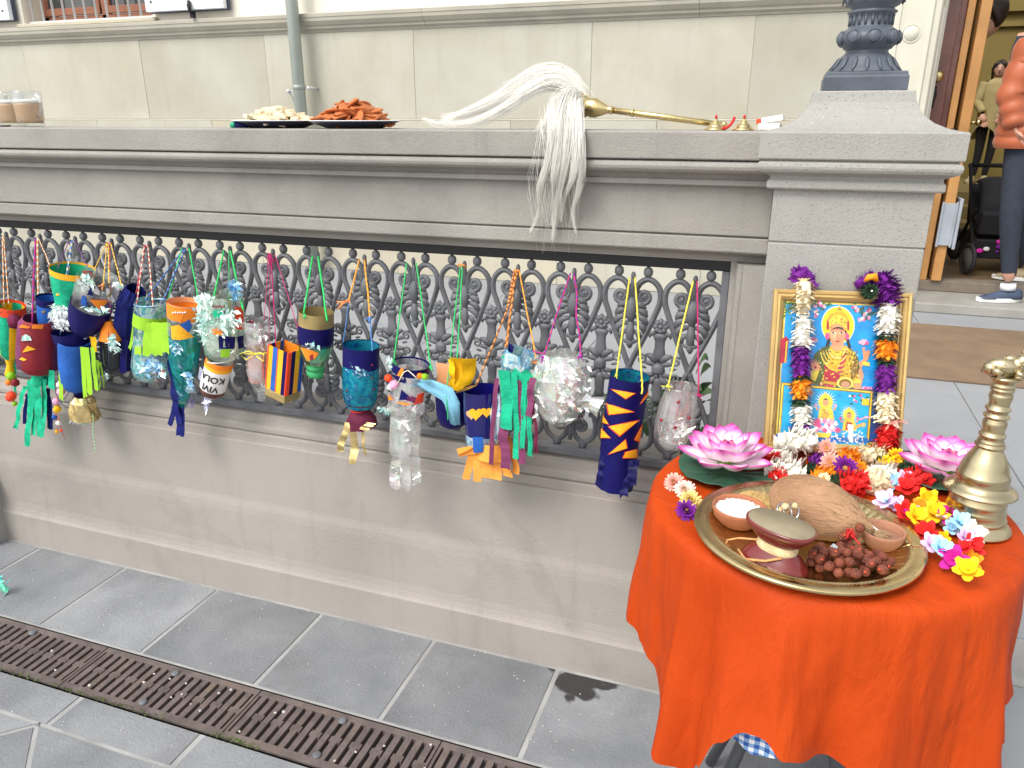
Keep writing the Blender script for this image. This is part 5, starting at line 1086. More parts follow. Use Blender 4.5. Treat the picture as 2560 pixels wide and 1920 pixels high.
# hands, pot, flowers held
shape([(560,830),(575,800),(582,835),(592,798),(602,834),(612,800),(620,838),(632,812),(636,850),(655,862),(640,900),(610,920),(575,890)], SKN); shape([(575,890),(640,895),(620,950),(600,990),(555,960),(560,915)], GLD2); ell(605,870,12,12,REDD,12)
ell(865,1000,72,50,GLD2,26); ell(865,1005,54,38,DKG,22); ell(868,1012,38,26,(.60,.32,.18),20)
for k in range(20): a = 2*pi*k/20; ell(865+63*cos(a), 1001+44*sin(a), 8, 7, (.95,.80,.25), 8)
shape([(1020,710),(1040,700),(1048,740),(1075,725),(1090,740),(1070,800),(1050,830),(1000,880),(985,830),(1030,800)], SKN); shape([(1020,820),(1085,830),(1080,862),(1020,848)], GLD2); shape([(985,890),(1010,870),(1030,940),(1010,1010),(1000,1050),(950,1050),(940,1000),(985,980)], SKN); shape([(945,970),(1000,970),(1000,1000),(940,1000)], GLD2)
for cxx, cyy in ((1032,660), (585,640)):
    for a in (-1.9,-1.5,-1.1,-2.4,-.6): shape([(cxx,cyy+28),(cxx+44*cos(a-.35),cyy+26+38*sin(a-.35)),(cxx+58*cos(a),cyy+24+50*sin(a)),(cxx+44*cos(a+.35),cyy+26+38*sin(a+.35))], random.choice([PNK, LPK]))
for k in range(7): shape([(1000+k*14,1050),(1020+k*12,1025),(1045+k*10,1052)], random.choice([PNK, LPK]))
# inset panel with two small figures
def quad(x0, y0, x1, y1, c): shape([(x0,y0),(x1,y0+(x1-x0)*.085),(x1-.1*(y1-y0),y1+(x1-x0)*.085),(x0-.1*(y1-y0),y1)], c)
quad(296,996,1110,1500,DKG); quad(302,1002,1104,1500,GLD2); quad(316,1016,1090,1500,DKG); quad(322,1024,1082,1500,(.0,.42,.82))
shape([(240,1430),(560,1440),(1070,1480),(1060,1500),(230,1490)], (.01,.16,.55)); shape([(540,1430),(720,1440),(1060,1460),(1060,1500),(540,1500)], (.01,.18,.58))
for x, y, s in ((690,1160,1.0), (895,1270,.86)):
    for k in range(22): a = 2*pi*k/22; shape([(x+62*s*cos(a-.06), y+66*s*sin(a-.06)), (x+104*s*cos(a), y+112*s*sin(a)), (x+62*s*cos(a+.06), y+66*s*sin(a+.06))], WHT)
    ell(x, y, 64*s, 68*s, (.92,.72,.08), 22); shape([(x-34*s,y-24*s),(x-20*s,y-60*s),(x,y-84*s),(x+20*s,y-60*s),(x+34*s,y-24*s)], GLD2); ell(x, y+2*s, 27*s, 31*s, SKN, 16); shape([(x-28*s,y-14*s),(x,y-34*s),(x+28*s,y-14*s),(x,y-20*s)], (.03,.02,.02)); ell(x-9*s,y,3,3,(.02,.01,.01),6); ell(x+9*s,y,3,3,(.02,.01,.01),6); shape([(x-9*s,y+17*s),(x+9*s,y+17*s),(x,y+21*s)], (.6,.05,.08))
    shape([(x-58*s,y+60*s),(x-26*s,y+32*s),(x+26*s,y+32*s),(x+60*s,y+64*s),(x+74*s,y+150*s),(x-74*s,y+150*s)], GLD2); shape([(x-26*s,y+60*s),(x+30*s,y+70*s),(x+20*s,y+140*s),(x-40*s,y+140*s)], (.75,.45,.05) if s == 1 else REDD)
    for k in range(26): ell(x+rnd(-50,50)*s, y+rnd(50,145)*s, 5, 5, random.choice([DKG, GLD, (.95,.85,.4)]), 7)
    for sx in (-1, 1): ell(x+sx*88*s, y+30*s, 14*s, 16*s, random.choice([PNK, LPK]), 12); shape([(x+sx*58*s,y+60*s),(x+sx*92*s,y+40*s),(x+sx*84*s,y+70*s)], SKN)
random.seed(13)
for k in range(46):
    x, y = rnd(545,800), rnd(1310,1420); y = max(y, 1310+abs(x-670)*.35); shape([(x-26,y),(x-10,y-22),(x,y-36),(x+12,y-20),(x+26,y),(x,y+16)], random.choice([PNK, LPK, (.85,.25,.45), WHT]))
shape([(560,1410),(740,1425),(710,1462),(600,1455)], GLD2)
for k in range(40): x, y = rnd(740,1010), rnd(1410,1500); a = rnd(0,6.3); shape([(x,y),(x+22*cos(a-.3),y+22*sin(a-.3)),(x+34*cos(a),y+34*sin(a)),(x+22*cos(a+.3),y+22*sin(a+.3))], WHT)
shape([(900,1370),(980,1340),(1030,1330),(1025,1350),(960,1380),(910,1395)], (.70,.42,.10)); ell(1020,1345,20,18,(.80,.55,.2),14); shape([(880,1340),(930,1350),(925,1500),(890,1490)], WHT); shape([(980,1300),(1040,1275),(1090,1280),(1090,1290),(1040,1290),(985,1312)], LPK)
for k in range(18): ell(rnd(900,1070), rnd(1100,1180), 12, 10, random.choice([LPK, PNK, WHT, GRN_]), 9)
quad(1012,1128,1074,1182,(.85,.60,.03))
PR.build('print', plist, fr, recalc=False)
MB().box(.018, FWD-.018, .018, FHT-.018, .0080, .0092, M=FM).build('glass', clear('picture_glass', (.99,.99,.99), .004, .02), fr)
random.seed(31)
# ---- garlands: every tuft is a part of its garland
CRM = pm('cream_petal', (.82,.72,.50), .75, .12, 40); WPT = pm('white_petal', (.86,.84,.76), .75, .06, 40); PPT = pm('purple_petal', (.17,.012,.26), .75, .2, 40); OPT = pm('orange_petal', (.90,.30,.01), .7, .12, 40)
GPT = pm('dark_green_petal', (.018,.050,.020), .75, .2, 40); RPT = pm('red_petal', (.72,.018,.016), .75, .15, 40); YPT = pm('yellow_petal', (.92,.60,.01), .7, .1, 40); KPT = pm('pink_straw_petal', (.80,.42,.34), .75, .15, 40); MPT = pm('magenta_petal', (.62,.02,.34), .7, .15, 40)
BPT = pm('pale_blue_petal', (.42,.70,.92), .7, .15, 40); LPT = pm('lilac_petal', (.78,.58,.82), .7, .15, 40); AMB = pm('straw_centre', (.40,.20,.05), .9, .3, 60)
def petal(mb, p, d, n, L, w, curl=.3, mi=0):
    d = d.normalized(); n = (n-d*n.dot(d)).normalized() if (n-d*n.dot(d)).length > 1e-5 else d.orthogonal().normalized(); s = d.cross(n)
    a = p; b = p+d*L*.55+n*L*curl*.35; c = p+d*L+n*L*curl
    mb.add([a-s*w*.25, a+s*w*.25, b+s*w*.5, c+s*w*.22, c-s*w*.22, b-s*w*.5], [(0,1,2,5),(5,2,3,4)], mi)
def tuft(par, mats, a, b, r, n=110, L=.012, w=.007, name='petal_tuft', flare=.5, asg=None):   # petals all round a stem from a to b
    m = MB(); a = V(a); b = V(b); ax = (b-a); ln = ax.length; ax.normalize(); e = ax.orthogonal().normalized(); f = ax.cross(e)
    m.tube([a, b], r*.62, 8)
    for k in range(n):
        t = rnd(-.02, 1.0); q = rnd(0, 2*pi); o = e*cos(q)+f*sin(q); rr = r*(.62+.1*rnd(-1, 1))
        petal(m, a+ax*ln*t+o*rr*.8, o*1.0+ax*rnd(-.2,flare)+V((0,0,rnd(-.15,.15))), ax, L*rnd(.8,1.25)*r/.02, w*rnd(.8,1.2)*r/.02, rnd(-.1,.6), 0 if not isinstance(mats, list) else random.randrange(len(mats)))
    for q in range(12):
        o = e*cos(q*.524)+f*sin(q*.524)
        petal(m, b+o*r*.2, o*.5+ax, o, L*.8*r/.02, w*r/.02, .4); petal(m, a+o*r*.2, o*.6-ax, o, L*.8*r/.02, w*r/.02, .4)
    return m.build(name, mats, par, recalc=False)
def blossom(par, mat, c, r, up=V((0,-.55,.8)), rings=4, n=15, name='blossom', cmat=None):      # flat many-petalled flower
    m = MB(); up = V(up).normalized(); e = up.orthogonal().normalized(); f = up.cross(e); c = V(c)
    for j in range(rings):
        for k in range(n):
            a = 2*pi*(k+j*.5)/n+rnd(-.1,.1); o = e*cos(a)+f*sin(a); el = .12+j*.42
            petal(m, c+o*r*.16+up*r*.04*j, o*cos(el)+up*sin(el), up, r*(.95-.16*j)*rnd(.9,1.08), r*.34, .15)
    m.ball(c+up*r*.12, r*.26, 8, 6, mi=1 if cmat else 0, jit=.1)
    return m.build(name, [mat, cmat] if cmat else mat, par, recalc=False)
def silk(par, mats, c, r, up, name='silk_flower'):
    m = MB(); up = V(up).normalized(); e = up.orthogonal().normalized(); f = up.cross(e); c = V(c)
    for j in range(2):
        for k in range(5):
            a = 2*pi*(k+j*.5)/5+rnd(-.15,.15); o = e*cos(a)+f*sin(a); s = up.cross(o); L = r*(1-.22*j); el = .25+.55*j
            vs = []
            for iy in range(4):
                t = iy/3; wv = r*.40*(sin(pi*(.12+.75*t)))
                for ix in range(4): q = ix/3-.5; vs.append(c+(o*cos(el)+up*sin(el))*L*t+s*q*2*wv*.9+up*(r*.16*t*t-(q*q)*r*.35*(1-t))+up*rnd(-.02,.02)*r)
            m.add(vs, [(iy*4+ix, iy*4+ix+1, iy*4+ix+5, iy*4+ix+4) for iy in range(3) for ix in range(3)], [min(len(mats)-1, 0 if iy < 1 else (1 if iy < 3 else 1)) for iy in range(3) for ix in range(3)], True)
    m.tube([c, c+up*r*.4], r*.07, 6, mi=0)
    return m.build(name, mats, par, recalc=False)
def fp(x, y, off=.024):                      # a point in front of the framed print
    a, b_ = pc(x, y); return FM @ V((b+a*PWd, b+b_*PHt, off))
S1 = FWD/1175
ga = thing('flower_garland', 'cream, purple and orange flower garland hanging over the left of the frame', 'garland', fp(490,800))
rr = 99*S1
MB().tube([fp(455,130,.012), fp(470,85,.004), fp(525,68,-.004), fp(585,130,-.012), fp(600,230,-.014)], [rr*.5]*5, 10).build('purple_loop', PPT, ga)
tuft(ga, PPT, fp(440,130,.016), fp(500,85,.004), rr*.8, 60); tuft(ga, PPT, fp(520,85,.0), fp(600,215,-.012), rr*.75, 90)
for (x0, y0, x1, y1, mt, q) in ((500,165,490,400,CRM,1.0), (490,470,470,690,WPT,1.05), (468,705,462,925,PPT,1.0), (458,960,452,1100,OPT,1.0), (458,1180,455,1320,WPT,1.0), (465,1345,455,1500,PPT,1.0)): tuft(ga, mt, fp(x0,y0), fp(x1,y1), rr*q, 120)
for (x, y) in ((460,948), (452,1150)): tuft(ga, GPT, fp(x,y-14), fp(x,y+14), rr*.85, 50)
m = MB()
for q in (-1, 1): m.tube([fp(495+q*18+22*cos(a), 425+22*sin(a), .030) for a in [2*pi*k/14 for k in range(14)]], .0012, 5, closed=True)
m.build('white_ring', WHITEP, ga); blossom(ga, AMB, fp(490,1045,.046), .007, en, 2, 10)
gb = thing('flower_garland', 'purple-headed garland with white, orange and red tufts over the right of the frame', 'garland', fp(1210,700))
tuft(gb, PPT, fp(1200,140,.004), fp(1235,330,.022), rr*1.12, 190, L=.014); tuft(gb, PPT, fp(1000,190,.0), fp(1120,125,.004), rr*.75, 80)
MB().tube([fp(1035,165,.022), fp(1060,135,.028), fp(1105,130,.030), fp(1130,170,.026)], [.004,.007,.008,.004], 8).build('orange_curl', OPT, gb)
tuft(gb, GPT, fp(1050,290,.028), fp(1052,225,.030), rr*.78, 70); blossom(gb, GPT, fp(1050,255,.044), 70*S1, en, 3, 12); MB().ball(fp(1052,252,.052), .0022, 8, 6).build('pearl_bead', WHITEP, gb)
for (x0, y0, x1, y1, mt, q) in ((1228,375,1215,580,WPT,1.06), (1205,640,1200,785,OPT,1.0), (1200,845,1190,1045,PPT,1.0), (1198,1070,1190,1290,CRM,1.12)): tuft(gb, mt, fp(x0,y0), fp(x1,y1), rr*q, 120)
for (x, y) in ((1210,610), (1200,815)): tuft(gb, GPT, fp(x,y-16), fp(x,y+16), rr*.85, 50)
tuft(gb, KPT, fp(1240,1300), fp(1250,1335), rr*.9, 40, L=.016, w=.004); tuft(gb, RPT, fp(1215,1365,.028), fp(1170,1520,.034), rr*1.2, 190, L=.010)
gc = thing('flower_garland', 'thick mixed garland heaped on the orange cloth below the framed print', 'garland', G(2080,1170,ZT))
def on(u, v, z=.0): return G(u, v, ZT+z)
for u, v, r_, mt, ln in ((1985,1120,34,WPT,40),(1950,1140,24,WPT,20),(1964,1182,34,WPT,36),(1925,1150,22,RPT,18),(1945,1190,20,RPT,14),(1945,1085,20,GPT,18),(1965,1090,18,PPT,18),(2018,1178,20,GPT,16),(2058,1190,24,OPT,20),(2090,1206,18,GPT,14),(2128,1210,30,RPT,26),(2180,1206,28,CRM,26),(2044,1152,20,PPT,14),(2122,1145,24,OPT,16),(2180,1140,30,CRM,30),(2228,1158,26,YPT,20),(2205,1180,24,WPT,24),(2262,1172,18,GPT,14),(2285,1200,26,RPT,24),(2205,1150,16,GPT,14)):
    c = on(u, v, .018); k_ = .00079; a = rnd(-.5,.5); d = V((cos(a), sin(a), .15))*ln*k_
    if v < 1130: c = c+V((0,-.01,.02))
    tuft(gc, mt, c-d, c+d, r_*k_*1.18, 130, L=.011, w=.0075)
for u, v, r_, mt in ((2066,1122,22,KPT),(2075,1158,22,KPT),(2113,1172,26,PPT),(2060,1196,12,CRM),(2150,1170,16,OPT),(2240,1140,18,YPT)): blossom(gc, mt, on(u,v,.030), r_*.00085, (-.05,-.75,.6), 3, 16, 'straw_flower', AMB)
for i, (u, v, mt, lb) in enumerate(((1686,1208,KPT,'pink straw flower lying at the left edge of the orange cloth'), (1712,1226,pm('blush_petal', (.85,.66,.58), .75, .1, 40),'blush white straw flower between the lotus pad and the brass tray'), (1726,1252,pm('straw_yellow_petal', (.80,.62,.22), .75, .15, 40),'straw yellow flower head at the tray rim'), (1716,1278,PPT,'dark purple straw flower touching the brass tray rim'))):
    t = thing('straw_flower', lb, 'flower', G(u,v,ZT)); blossom(t, mt, on(u,v,.010), .0185, (-.2+i*.1,-.6,.75), 4, 18, 'petals', AMB)
    MB().tube([on(u,v,.003), on(u+3,v-6,.006)], .002, 6).build('stem', GPT, t)
lei = thing('silk_flower_chain', 'chain of bright silk flowers on white straws beside the brass bell', 'flower chain', G(2320,1290,ZT))
LEI = [(2229,1206,LPT,BPT,26),(2262,1196,LPT,LPT,20),(2215,1252,BPT,LPT,26),(2242,1262,LPT,LPT,22),(2268,1220,RPT,RPT,26),(2262,1278,MPT,RPT,24),(2318,1252,YPT,YPT,28),(2338,1285,YPT,YPT,28),(2290,1292,YPT,YPT,26),(2300,1268,OPT,OPT,20),(2368,1288,MPT,MPT,26),(2401,1306,BPT,BPT,24),(2380,1320,BPT,BPT,18),(2432,1332,LPT,WPT,26),(2412,1345,LPT,LPT,20),(2312,1332,RPT,RPT,28),(2330,1362,LPT,LPT,24),(2352,1372,BPT,BPT,24),(2358,1345,OPT,YPT,16),(2385,1400,MPT,MPT,28),(2420,1425,YPT,YPT,26),(2425,1400,YPT,OPT,22),(2430,1365,RPT,RPT,24),(2412,1370,RPT,RPT,16)]
for i, (u, v, m1, m2, r_) in enumerate(LEI): silk(lei, [m1, m2], on(u,v,.014+.008*(i % 3)), r_*.00083, (rnd(-.5,.5), -.6+rnd(-.3,.3), .8))
for (u0, v0, u1, v1) in ((2262,1268,2298,1266),(2340,1290,2372,1292),(2318,1340,2336,1352),(2356,1372,2376,1392),(2396,1308,2412,1320),(2240,1250,2262,1266)): MB().tube([on(u0,v0,.024), on(u1,v1,.024)], .0022, 7).build('straw_tube', WHITEP, lei)

# ---- two silk lotuses on their pads
def tone_mat():
    m = bpy.data.materials.new('lotus_petal'); m.use_nodes = True; t = m.node_tree; b_ = t.nodes['Principled BSDF']; a = _n(t, 'ShaderNodeAttribute', attribute_name='tone')
    cr = _n(t, 'ShaderNodeValToRGB'); t.links.new(a.outputs['Fac'], cr.inputs[0]); e = cr.color_ramp.elements
    e[0].color = (.85,.80,.76,1); e[1].color = (.60,.005,.30,1)
    for p, c in ((.45,(.86,.72,.80)), (.74,(.76,.20,.55))): q = e.new(p); q.color = (*c, 1)
    t.links.new(cr.outputs[0], b_.inputs['Base Color']); b_.inputs['Roughness'].default_value = .5; b_.inputs['Subsurface Weight'].default_value = 0; return m
LOT = tone_mat(); PADM = pm('lily_pad_green', (.025,.095,.055), .38, .25, 10, .15, 40, coat=.25); YST = pm('stamen_yellow', (.85,.55,.05), .6)
def lotus(label, c, s, rz, padc, padr):
    c = V(c); t = thing('silk_lotus', label, 'silk flower', c, 'silk lotus flowers on the table')
    def pad(i, j):
        a = i*(2*pi-.25)+.12+rz; r_ = padr*j*(1+.03*sin(5*a)); return V((padc[0]+r_*cos(a), padc[1]+r_*sin(a), ZT+.004+.010*j*j+.004*sin(3*a+1)*j*j+.0015*sin(14*a)*j))
    MB().grid(pad, 60, 10).build('lily_pad', PADM, t, recalc=False, solid=.0012)
    def pet(L, w, el, az, tip, z0, r0):
        vs = []; tn = []; nu, nv = 6, 9; o = V((cos(az), sin(az), 0)); sd_ = V((-sin(az), cos(az), 0))
        for j in range(nv+1):
            q = j/nv; e = el+(1-q)*-.1+q*.35; d = o*cos(e)+V((0,0,1))*sin(e); base = c+o*r0+V((0,0,z0)); wv = w*(sin(pi*min(1, q*.95+.05))**.85)
            for i in range(nu+1):
                x = (i/nu-.5)*2; n_ = V((0,0,1))*cos(e)-o*sin(e)
                vs.append(base+d*L*q+sd_*x*wv*.5+n_*(x*x*wv*.28)); tn.append(min(1, max(q**2.1, (abs(x)**3.0)*(.35+.65*q))))
        m = MB(); m.add(vs, [(j*(nu+1)+i, j*(nu+1)+i+1, (j+1)*(nu+1)+i+1, (j+1)*(nu+1)+i) for j in range(nv) for i in range(nu)], 0, True)
        me = m.mesh('petal', LOT); at = me.attributes.new('tone', 'FLOAT', 'POINT'); at.data.foreach_set('value', tn); link('petal', me, t, None, 0, .0012)
    for ring, (n, L, w, el, z0, r0) in enumerate(((8,.078,.046,.03,.008,.012), (8,.070,.047,.30,.013,.010), (7,.056,.040,.62,.016,.008), (5,.032,.028,1.0,.018,.005), (4,.022,.020,1.35,.020,.003))):
        for k in range(n): pet(L*s*rnd(.95,1.05), w*s, el+rnd(-.05,.05), 2*pi*(k+.5*(ring % 2))/n+rz+rnd(-.06,.06), 1, z0*s, r0*s)
    m = MB(); m.lathe([(.001,0),(.012*s,.004),(.016*s,.012)], (c.x, c.y, c.z), 14)
    m.build('calyx', LIME, t)
    sm = MB()
    for k in range(26): a = rnd(0,6.3); q = c+V((cos(a)*.005*s, sin(a)*.005*s, .022*s)); sm.tube([q, q+V((cos(a)*.006, sin(a)*.006, .022*s))], .0009, 4)
    sm.ball(c+V((0,0,.030*s)), .006*s, 10, 8); sm.build('stamens', YST, t)
lotus('pink and white silk lotus on a green pad at the left of the tray', (-.056,1.425,ZT+.012), 1.12, .3, (-.052,1.415), .094)
lotus('pink and white silk lotus on a green pad behind the brass bell', (.345,1.525,ZT+.012), 1.08, .9, (.345,1.535), .098)

# ---- brass tray and what lies on it
BRASS = pm('tray_brass', (.60,.46,.23), .24, .14, 9, .12, 60, metal=1, stain=.5, scol=(.42,.28,.11))
TP = V((.089, 1.201, ZT))
tr = thing('brass_tray', 'large round fluted brass tray on the orange cloth', 'tray', TP)
def trayf(i, j):
    a = i*2*pi; pr = [(0,.006),(.06,.006),(.118,.006),(.128,.008),(.134,.011),(.140,.014),(.146,.0175),(.152,.021),(.156,.0225),(.158,.0215),(.168,.0225),(.174,.0225),(.178,.0205),(.178,.0175),(.1765,.0165)]
    x = j*(len(pr)-1); k = min(int(x), len(pr)-2); f = x-k; r_ = lerp(pr[k][0], pr[k+1][0], f); z = lerp(pr[k][1], pr[k+1][1], f)
    fl = max(0, 1-abs(r_-.141)/.016); z += .0024*fl*(abs(sin(36*a))-.5); r_ += .0012*fl*sin(36*a)
    return V((TP.x+r_*cos(a), TP.y+r_*sin(a), ZT+z))
MB().grid(trayf, 288, 42).build('dish', BRASS, tr, recalc=False, solid=.0012)
em = MB()
for k in range(150):
    a = 2*pi*k/150; em.ball((TP.x+.1605*cos(a), TP.y+.1605*sin(a), ZT+.0222), .0011, 5, 4)
for rr_ in (.03, .05, .085, .112): em.tube([(TP.x+rr_*cos(a), TP.y+rr_*sin(a), ZT+.0063) for a in [2*pi*k/48 for k in range(48)]], .0007, 4, closed=True)
em.build('embossed_rings', BRASS, tr)
CLAY = pm('terracotta', (.38,.135,.065), .65, .15, 14, .2, 90); ZP = ZT+.0075
def bowl(label, c, r, h, name, mat=CLAY):
    t = thing(name, label, 'bowl', (c[0], c[1], ZP))
    MB().lathe([(.0001,0),(r*.62,0),(r*.70,h*.08),(r*.93,h*.45),(r*1.0,h*.80),(r*1.01,h*.95),(r*.98,h),(r*.93,h*.97),(r*.90,h*.8),(r*.78,h*.35),(r*.55,h*.18),(.0001,h*.15)], (c[0], c[1], ZP), 40).build('clay_wall', mat, t); return t
bc = (-.018, 1.212); bowl('brown clay bowl filled with white rice', bc, .0445, .033, 'clay_bowl')
def grains(label, name, c, r, h, n, mat, L, base=0, flat=.35):
    m = MB()
    m.lathe([(r,0),(r*.9,h*.3),(r*.6,h*.75),(r*.25,h),(.0001,h*1.03)], (c[0], c[1], ZP+base-.001), 20)
    for k in range(n):
        q = math.sqrt(random.random())*r; a = rnd(0,6.3); z = ZP+base+h*(1-(q/r)**2)*.95+rnd(0,.0015); d = V((rnd(-1,1), rnd(-1,1), rnd(-.3,.3))).normalized()*L; p = V((c[0]+q*cos(a), c[1]+q*sin(a), z))
        m.tube([p-d, p, p+d], [L*.12, L*flat, L*.12], 5)
    g = m.build(name, mat); g['kind'] = 'stuff'; return tag(g, label, 'grain')
grains('white rice grains heaped in the clay bowl', 'rice', bc, .040, .007, 480, pm('rice', (.86,.85,.82), .5, .05), .0028, .024)
grains('golden wheat grains heaped behind the rice bowl', 'wheat', (.005,1.29), .045, .016, 520, pm('wheat', (.62,.42,.16), .55, .2), .0030, .002)
dc = (.204, 1.213); dy = bowl('small clay lamp dish with melted wax and a white wick', dc, .034, .030, 'clay_lamp', pm('clay_lamp', (.40,.19,.11), .7, .12, 14, .2, 90))
MB().lathe([(.0001,.019),(.029,.019)], (dc[0], dc[1], ZP), 30, cap=False).build('oil', pm('ghee', (.30,.15,.10), .35, .1), dy); MB().tube([(dc[0]+.008,dc[1]+.002,ZP+.0195),(dc[0]-.006,dc[1]+.008,ZP+.022),(dc[0]-.020,dc[1]+.012,ZP+.030)], .0014, 6).build('wick', WHITEP, dy)
# hourglass drum
dr = thing('hand_drum', 'dark red wooden hourglass drum bound with cord on the tray', 'drum', (.043,1.105,ZP))
DW = pm('red_lacquer_wood', (.15,.017,.014), .22, .3, 12, .05, 60, coat=.5, stain=.3, scol=(.20,.05,.02)); SK = pm('drum_skin', (.25,.21,.135), .6, .18, 22, .2, 70); RP = pm('cream_rope', (.66,.52,.30), .8, .2, 60, .5, 300)
dM = Matrix.Translation((.043,1.098,ZP)) @ Matrix.Rotation(R(-24), 4, 'Z') @ Matrix.Rotation(R(3), 4, 'Y') @ Matrix.Diagonal((.98,.98,.80,1))
def oval(r_, z, n=44, sq=.66): 
    o = []
    for k in range(n):
        a = 2*pi*k/n; c_, s_ = cos(a), sin(a); q = (abs(c_)**2.4+abs(s_)**2.4)**(-1/2.4); o.append((r_*q*c_, r_*q*s_*sq, z))
    return o
def ovalstack(lst, mats, nm, mi=0, cap=True):
    vs = []; n = 44
    for r_, z in lst: vs += oval(r_, z)
    fs = [(i*n+k, i*n+(k+1) % n, (i+1)*n+(k+1) % n, (i+1)*n+k) for i in range(len(lst)-1) for k in range(n)]
    if cap: fs += [tuple(range(n))[::-1], tuple((len(lst)-1)*n+k for k in range(n))]
    return MB().add(vs, fs, 0, True, dM).build(nm, mats, dr)
ovalstack([(.050,.0),(.053,.004),(.053,.008),(.051,.012),(.040,.028),(.030,.038),(.027,.044)], DW, 'lower_body'); ovalstack([(.027,.046),(.031,.054),(.042,.066),(.052,.080),(.054,.085),(.0545,.089),(.052,.0915)], DW, 'upper_body'); ovalstack([(.0515,.0905),(.0505,.0925)], SK, 'drum_head')
m = MB()
for q in range(6): m.tube([dM @ V(p) for p in oval(.0295+.001*sin(q), .036+.0032*q, 36)], .0019, 6, closed=True)
m.build('rope_binding', RP, dr)
c0 = dM @ V((-.028,-.012,.046)); ORB = pm('twisted_cord', (.62,.32,.12), .8, .3, 200)
MB().tube([c0, V((-.012,1.125,ZP+.02)), V((-.030,1.130,ZP+.010)), G(1816,1366,ZP+.006)], .0017, 6).tube([dM @ V((.02,-.026,.040)), dM @ V((0,-.036,.028)), dM @ V((-.03,-.040,.016)), dM @ V((-.052,-.022,.016))], .0019, 6).build('striker_cord', ORB, dr)
MB().ball(G(1812,1366,ZP+.005), .0058, 10, 8).build('striker_bead', pm('bone_bead', (.75,.60,.42), .4), dr)
# coconut
cn = thing('coconut', 'brown fibrous husked coconut lying on the tray', 'coconut', (.105,1.235,ZP))
CO = pm('coconut_husk', (.36,.19,.10), .8, .25, 9, .5, 60, tint=(.46,.27,.15)); t_ = CO.node_tree
wv = _n(t_, 'ShaderNodeTexNoise'); wv.inputs['Scale'].default_value = 30; wv.inputs['Detail'].default_value = 6; mp_ = _n(t_, 'ShaderNodeMapping'); mp_.inputs['Scale'].default_value = (1.2, 9, 9); tc_ = _n(t_, 'ShaderNodeTexCoord'); t_.links.new(tc_.outputs['Object'], mp_.inputs[0]); t_.links.new(mp_.outputs[0], wv.inputs['Vector'])
bn = _n(t_, 'ShaderNodeBump'); bn.inputs['Strength'].default_value = .5; bn.inputs['Distance'].default_value = .004; t_.links.new(wv.outputs['Fac'], bn.inputs['Height']); t_.links.new(bn.outputs[0], t_.nodes['Principled BSDF'].inputs['Normal'])
src_ = t_.nodes['Principled BSDF'].inputs['Base Color'].links[0].from_socket; t_.links.new(mixc(t_, rng(t_, wv.outputs['Fac'], .56, .78), src_, (.42,.25,.13)), t_.nodes['Principled BSDF'].inputs['Base Color'])
nm_ = MB(); NP = [(x_*.95, r_*.87) for x_, r_ in ((-.084,.002),(-.082,.012),(-.074,.028),(-.058,.043),(-.035,.053),(-.008,.0575),(.018,.055),(.042,.046),(.062,.033),(.078,.018),(.090,.008),(.097,.002))]
cM = Matrix.Translation((.104,1.222,ZP+.044)) @ Matrix.Rotation(R(-10), 4, 'Z') @ Matrix.Rotation(R(12), 4, 'Y') @ Matrix.Rotation(pi/2, 4, 'Y')
nm_.lathe([(r_, x) for x, r_ in NP], n=36, M=cM); nut = nm_.build('shell', CO, cn)
fb = MB()
for k in range(420):
    x = rnd(-.07,.083); r0 = [lerp(a[1], b_[1], (x-a[0])/(b_[0]-a[0])) for a, b_ in zip(NP, NP[1:]) if a[0] <= x <= b_[0]][0]; a = rnd(0,6.3); L = rnd(.01,.03)
    p = cM @ V((r0*cos(a), r0*sin(a), x)); x2 = min(.092, x+L); r1 = [lerp(q[1], w_[1], (x2-q[0])/(w_[0]-q[0])) for q, w_ in zip(NP, NP[1:]) if q[0] <= x2 <= w_[0]][0]+rnd(.0002,.0018); p2 = cM @ V((r1*cos(a+rnd(-.1,.1)), r1*sin(a), x2)); fb.tube([p, (p+p2)/2+V((0,-.0004,.0004)), p2], .00035, 3)
for k in range(50): a = rnd(0,6.3); fb.tube([cM @ V((.004*cos(a), .004*sin(a), .09)), cM @ V((.006*cos(a)+rnd(-.004,.004), .006*sin(a)+rnd(-.004,.004), .104+rnd(0,.012)))], .0005, 3)
fb.build('fibres', pm('coir_fibre', (.52,.35,.19), .85, .2, 30), cn)
# ring tied with cord, resting between drum and coconut
rg = thing('silver_ring', 'pair of small silver rings with a cream knot against the coconut', 'rings', P(1975,1278,1.150))
c0 = P(1978,1282,1.150); SILV = pm('silver', (.62,.62,.63), .2, .1, metal=1)
for dx, ry in ((.0, 65), (-.010, 35)):
    Mx = Matrix.Translation(c0+V((dx,.002,0))) @ Matrix.Rotation(R(ry), 4, 'X') @ Matrix.Rotation(R(25), 4, 'Y'); MB().tube([Mx @ V((.0125*cos(a), .0125*sin(a), 0)) for a in [2*pi*k/28 for k in range(28)]], .0016, 7, closed=True).build('ring', SILV, rg)
MB().ball(c0+V((-.010,-.002,.010)), .006, 10, 8, jit=.15).ball(c0+V((.004,.0,.013)), .005, 10, 8, jit=.15).tube([c0+V((-.016,.0,.006)), c0+V((-.018,-.002,-.004)), c0+V((-.012,-.003,-.010))], .003, 7).build('knot', RP, rg)
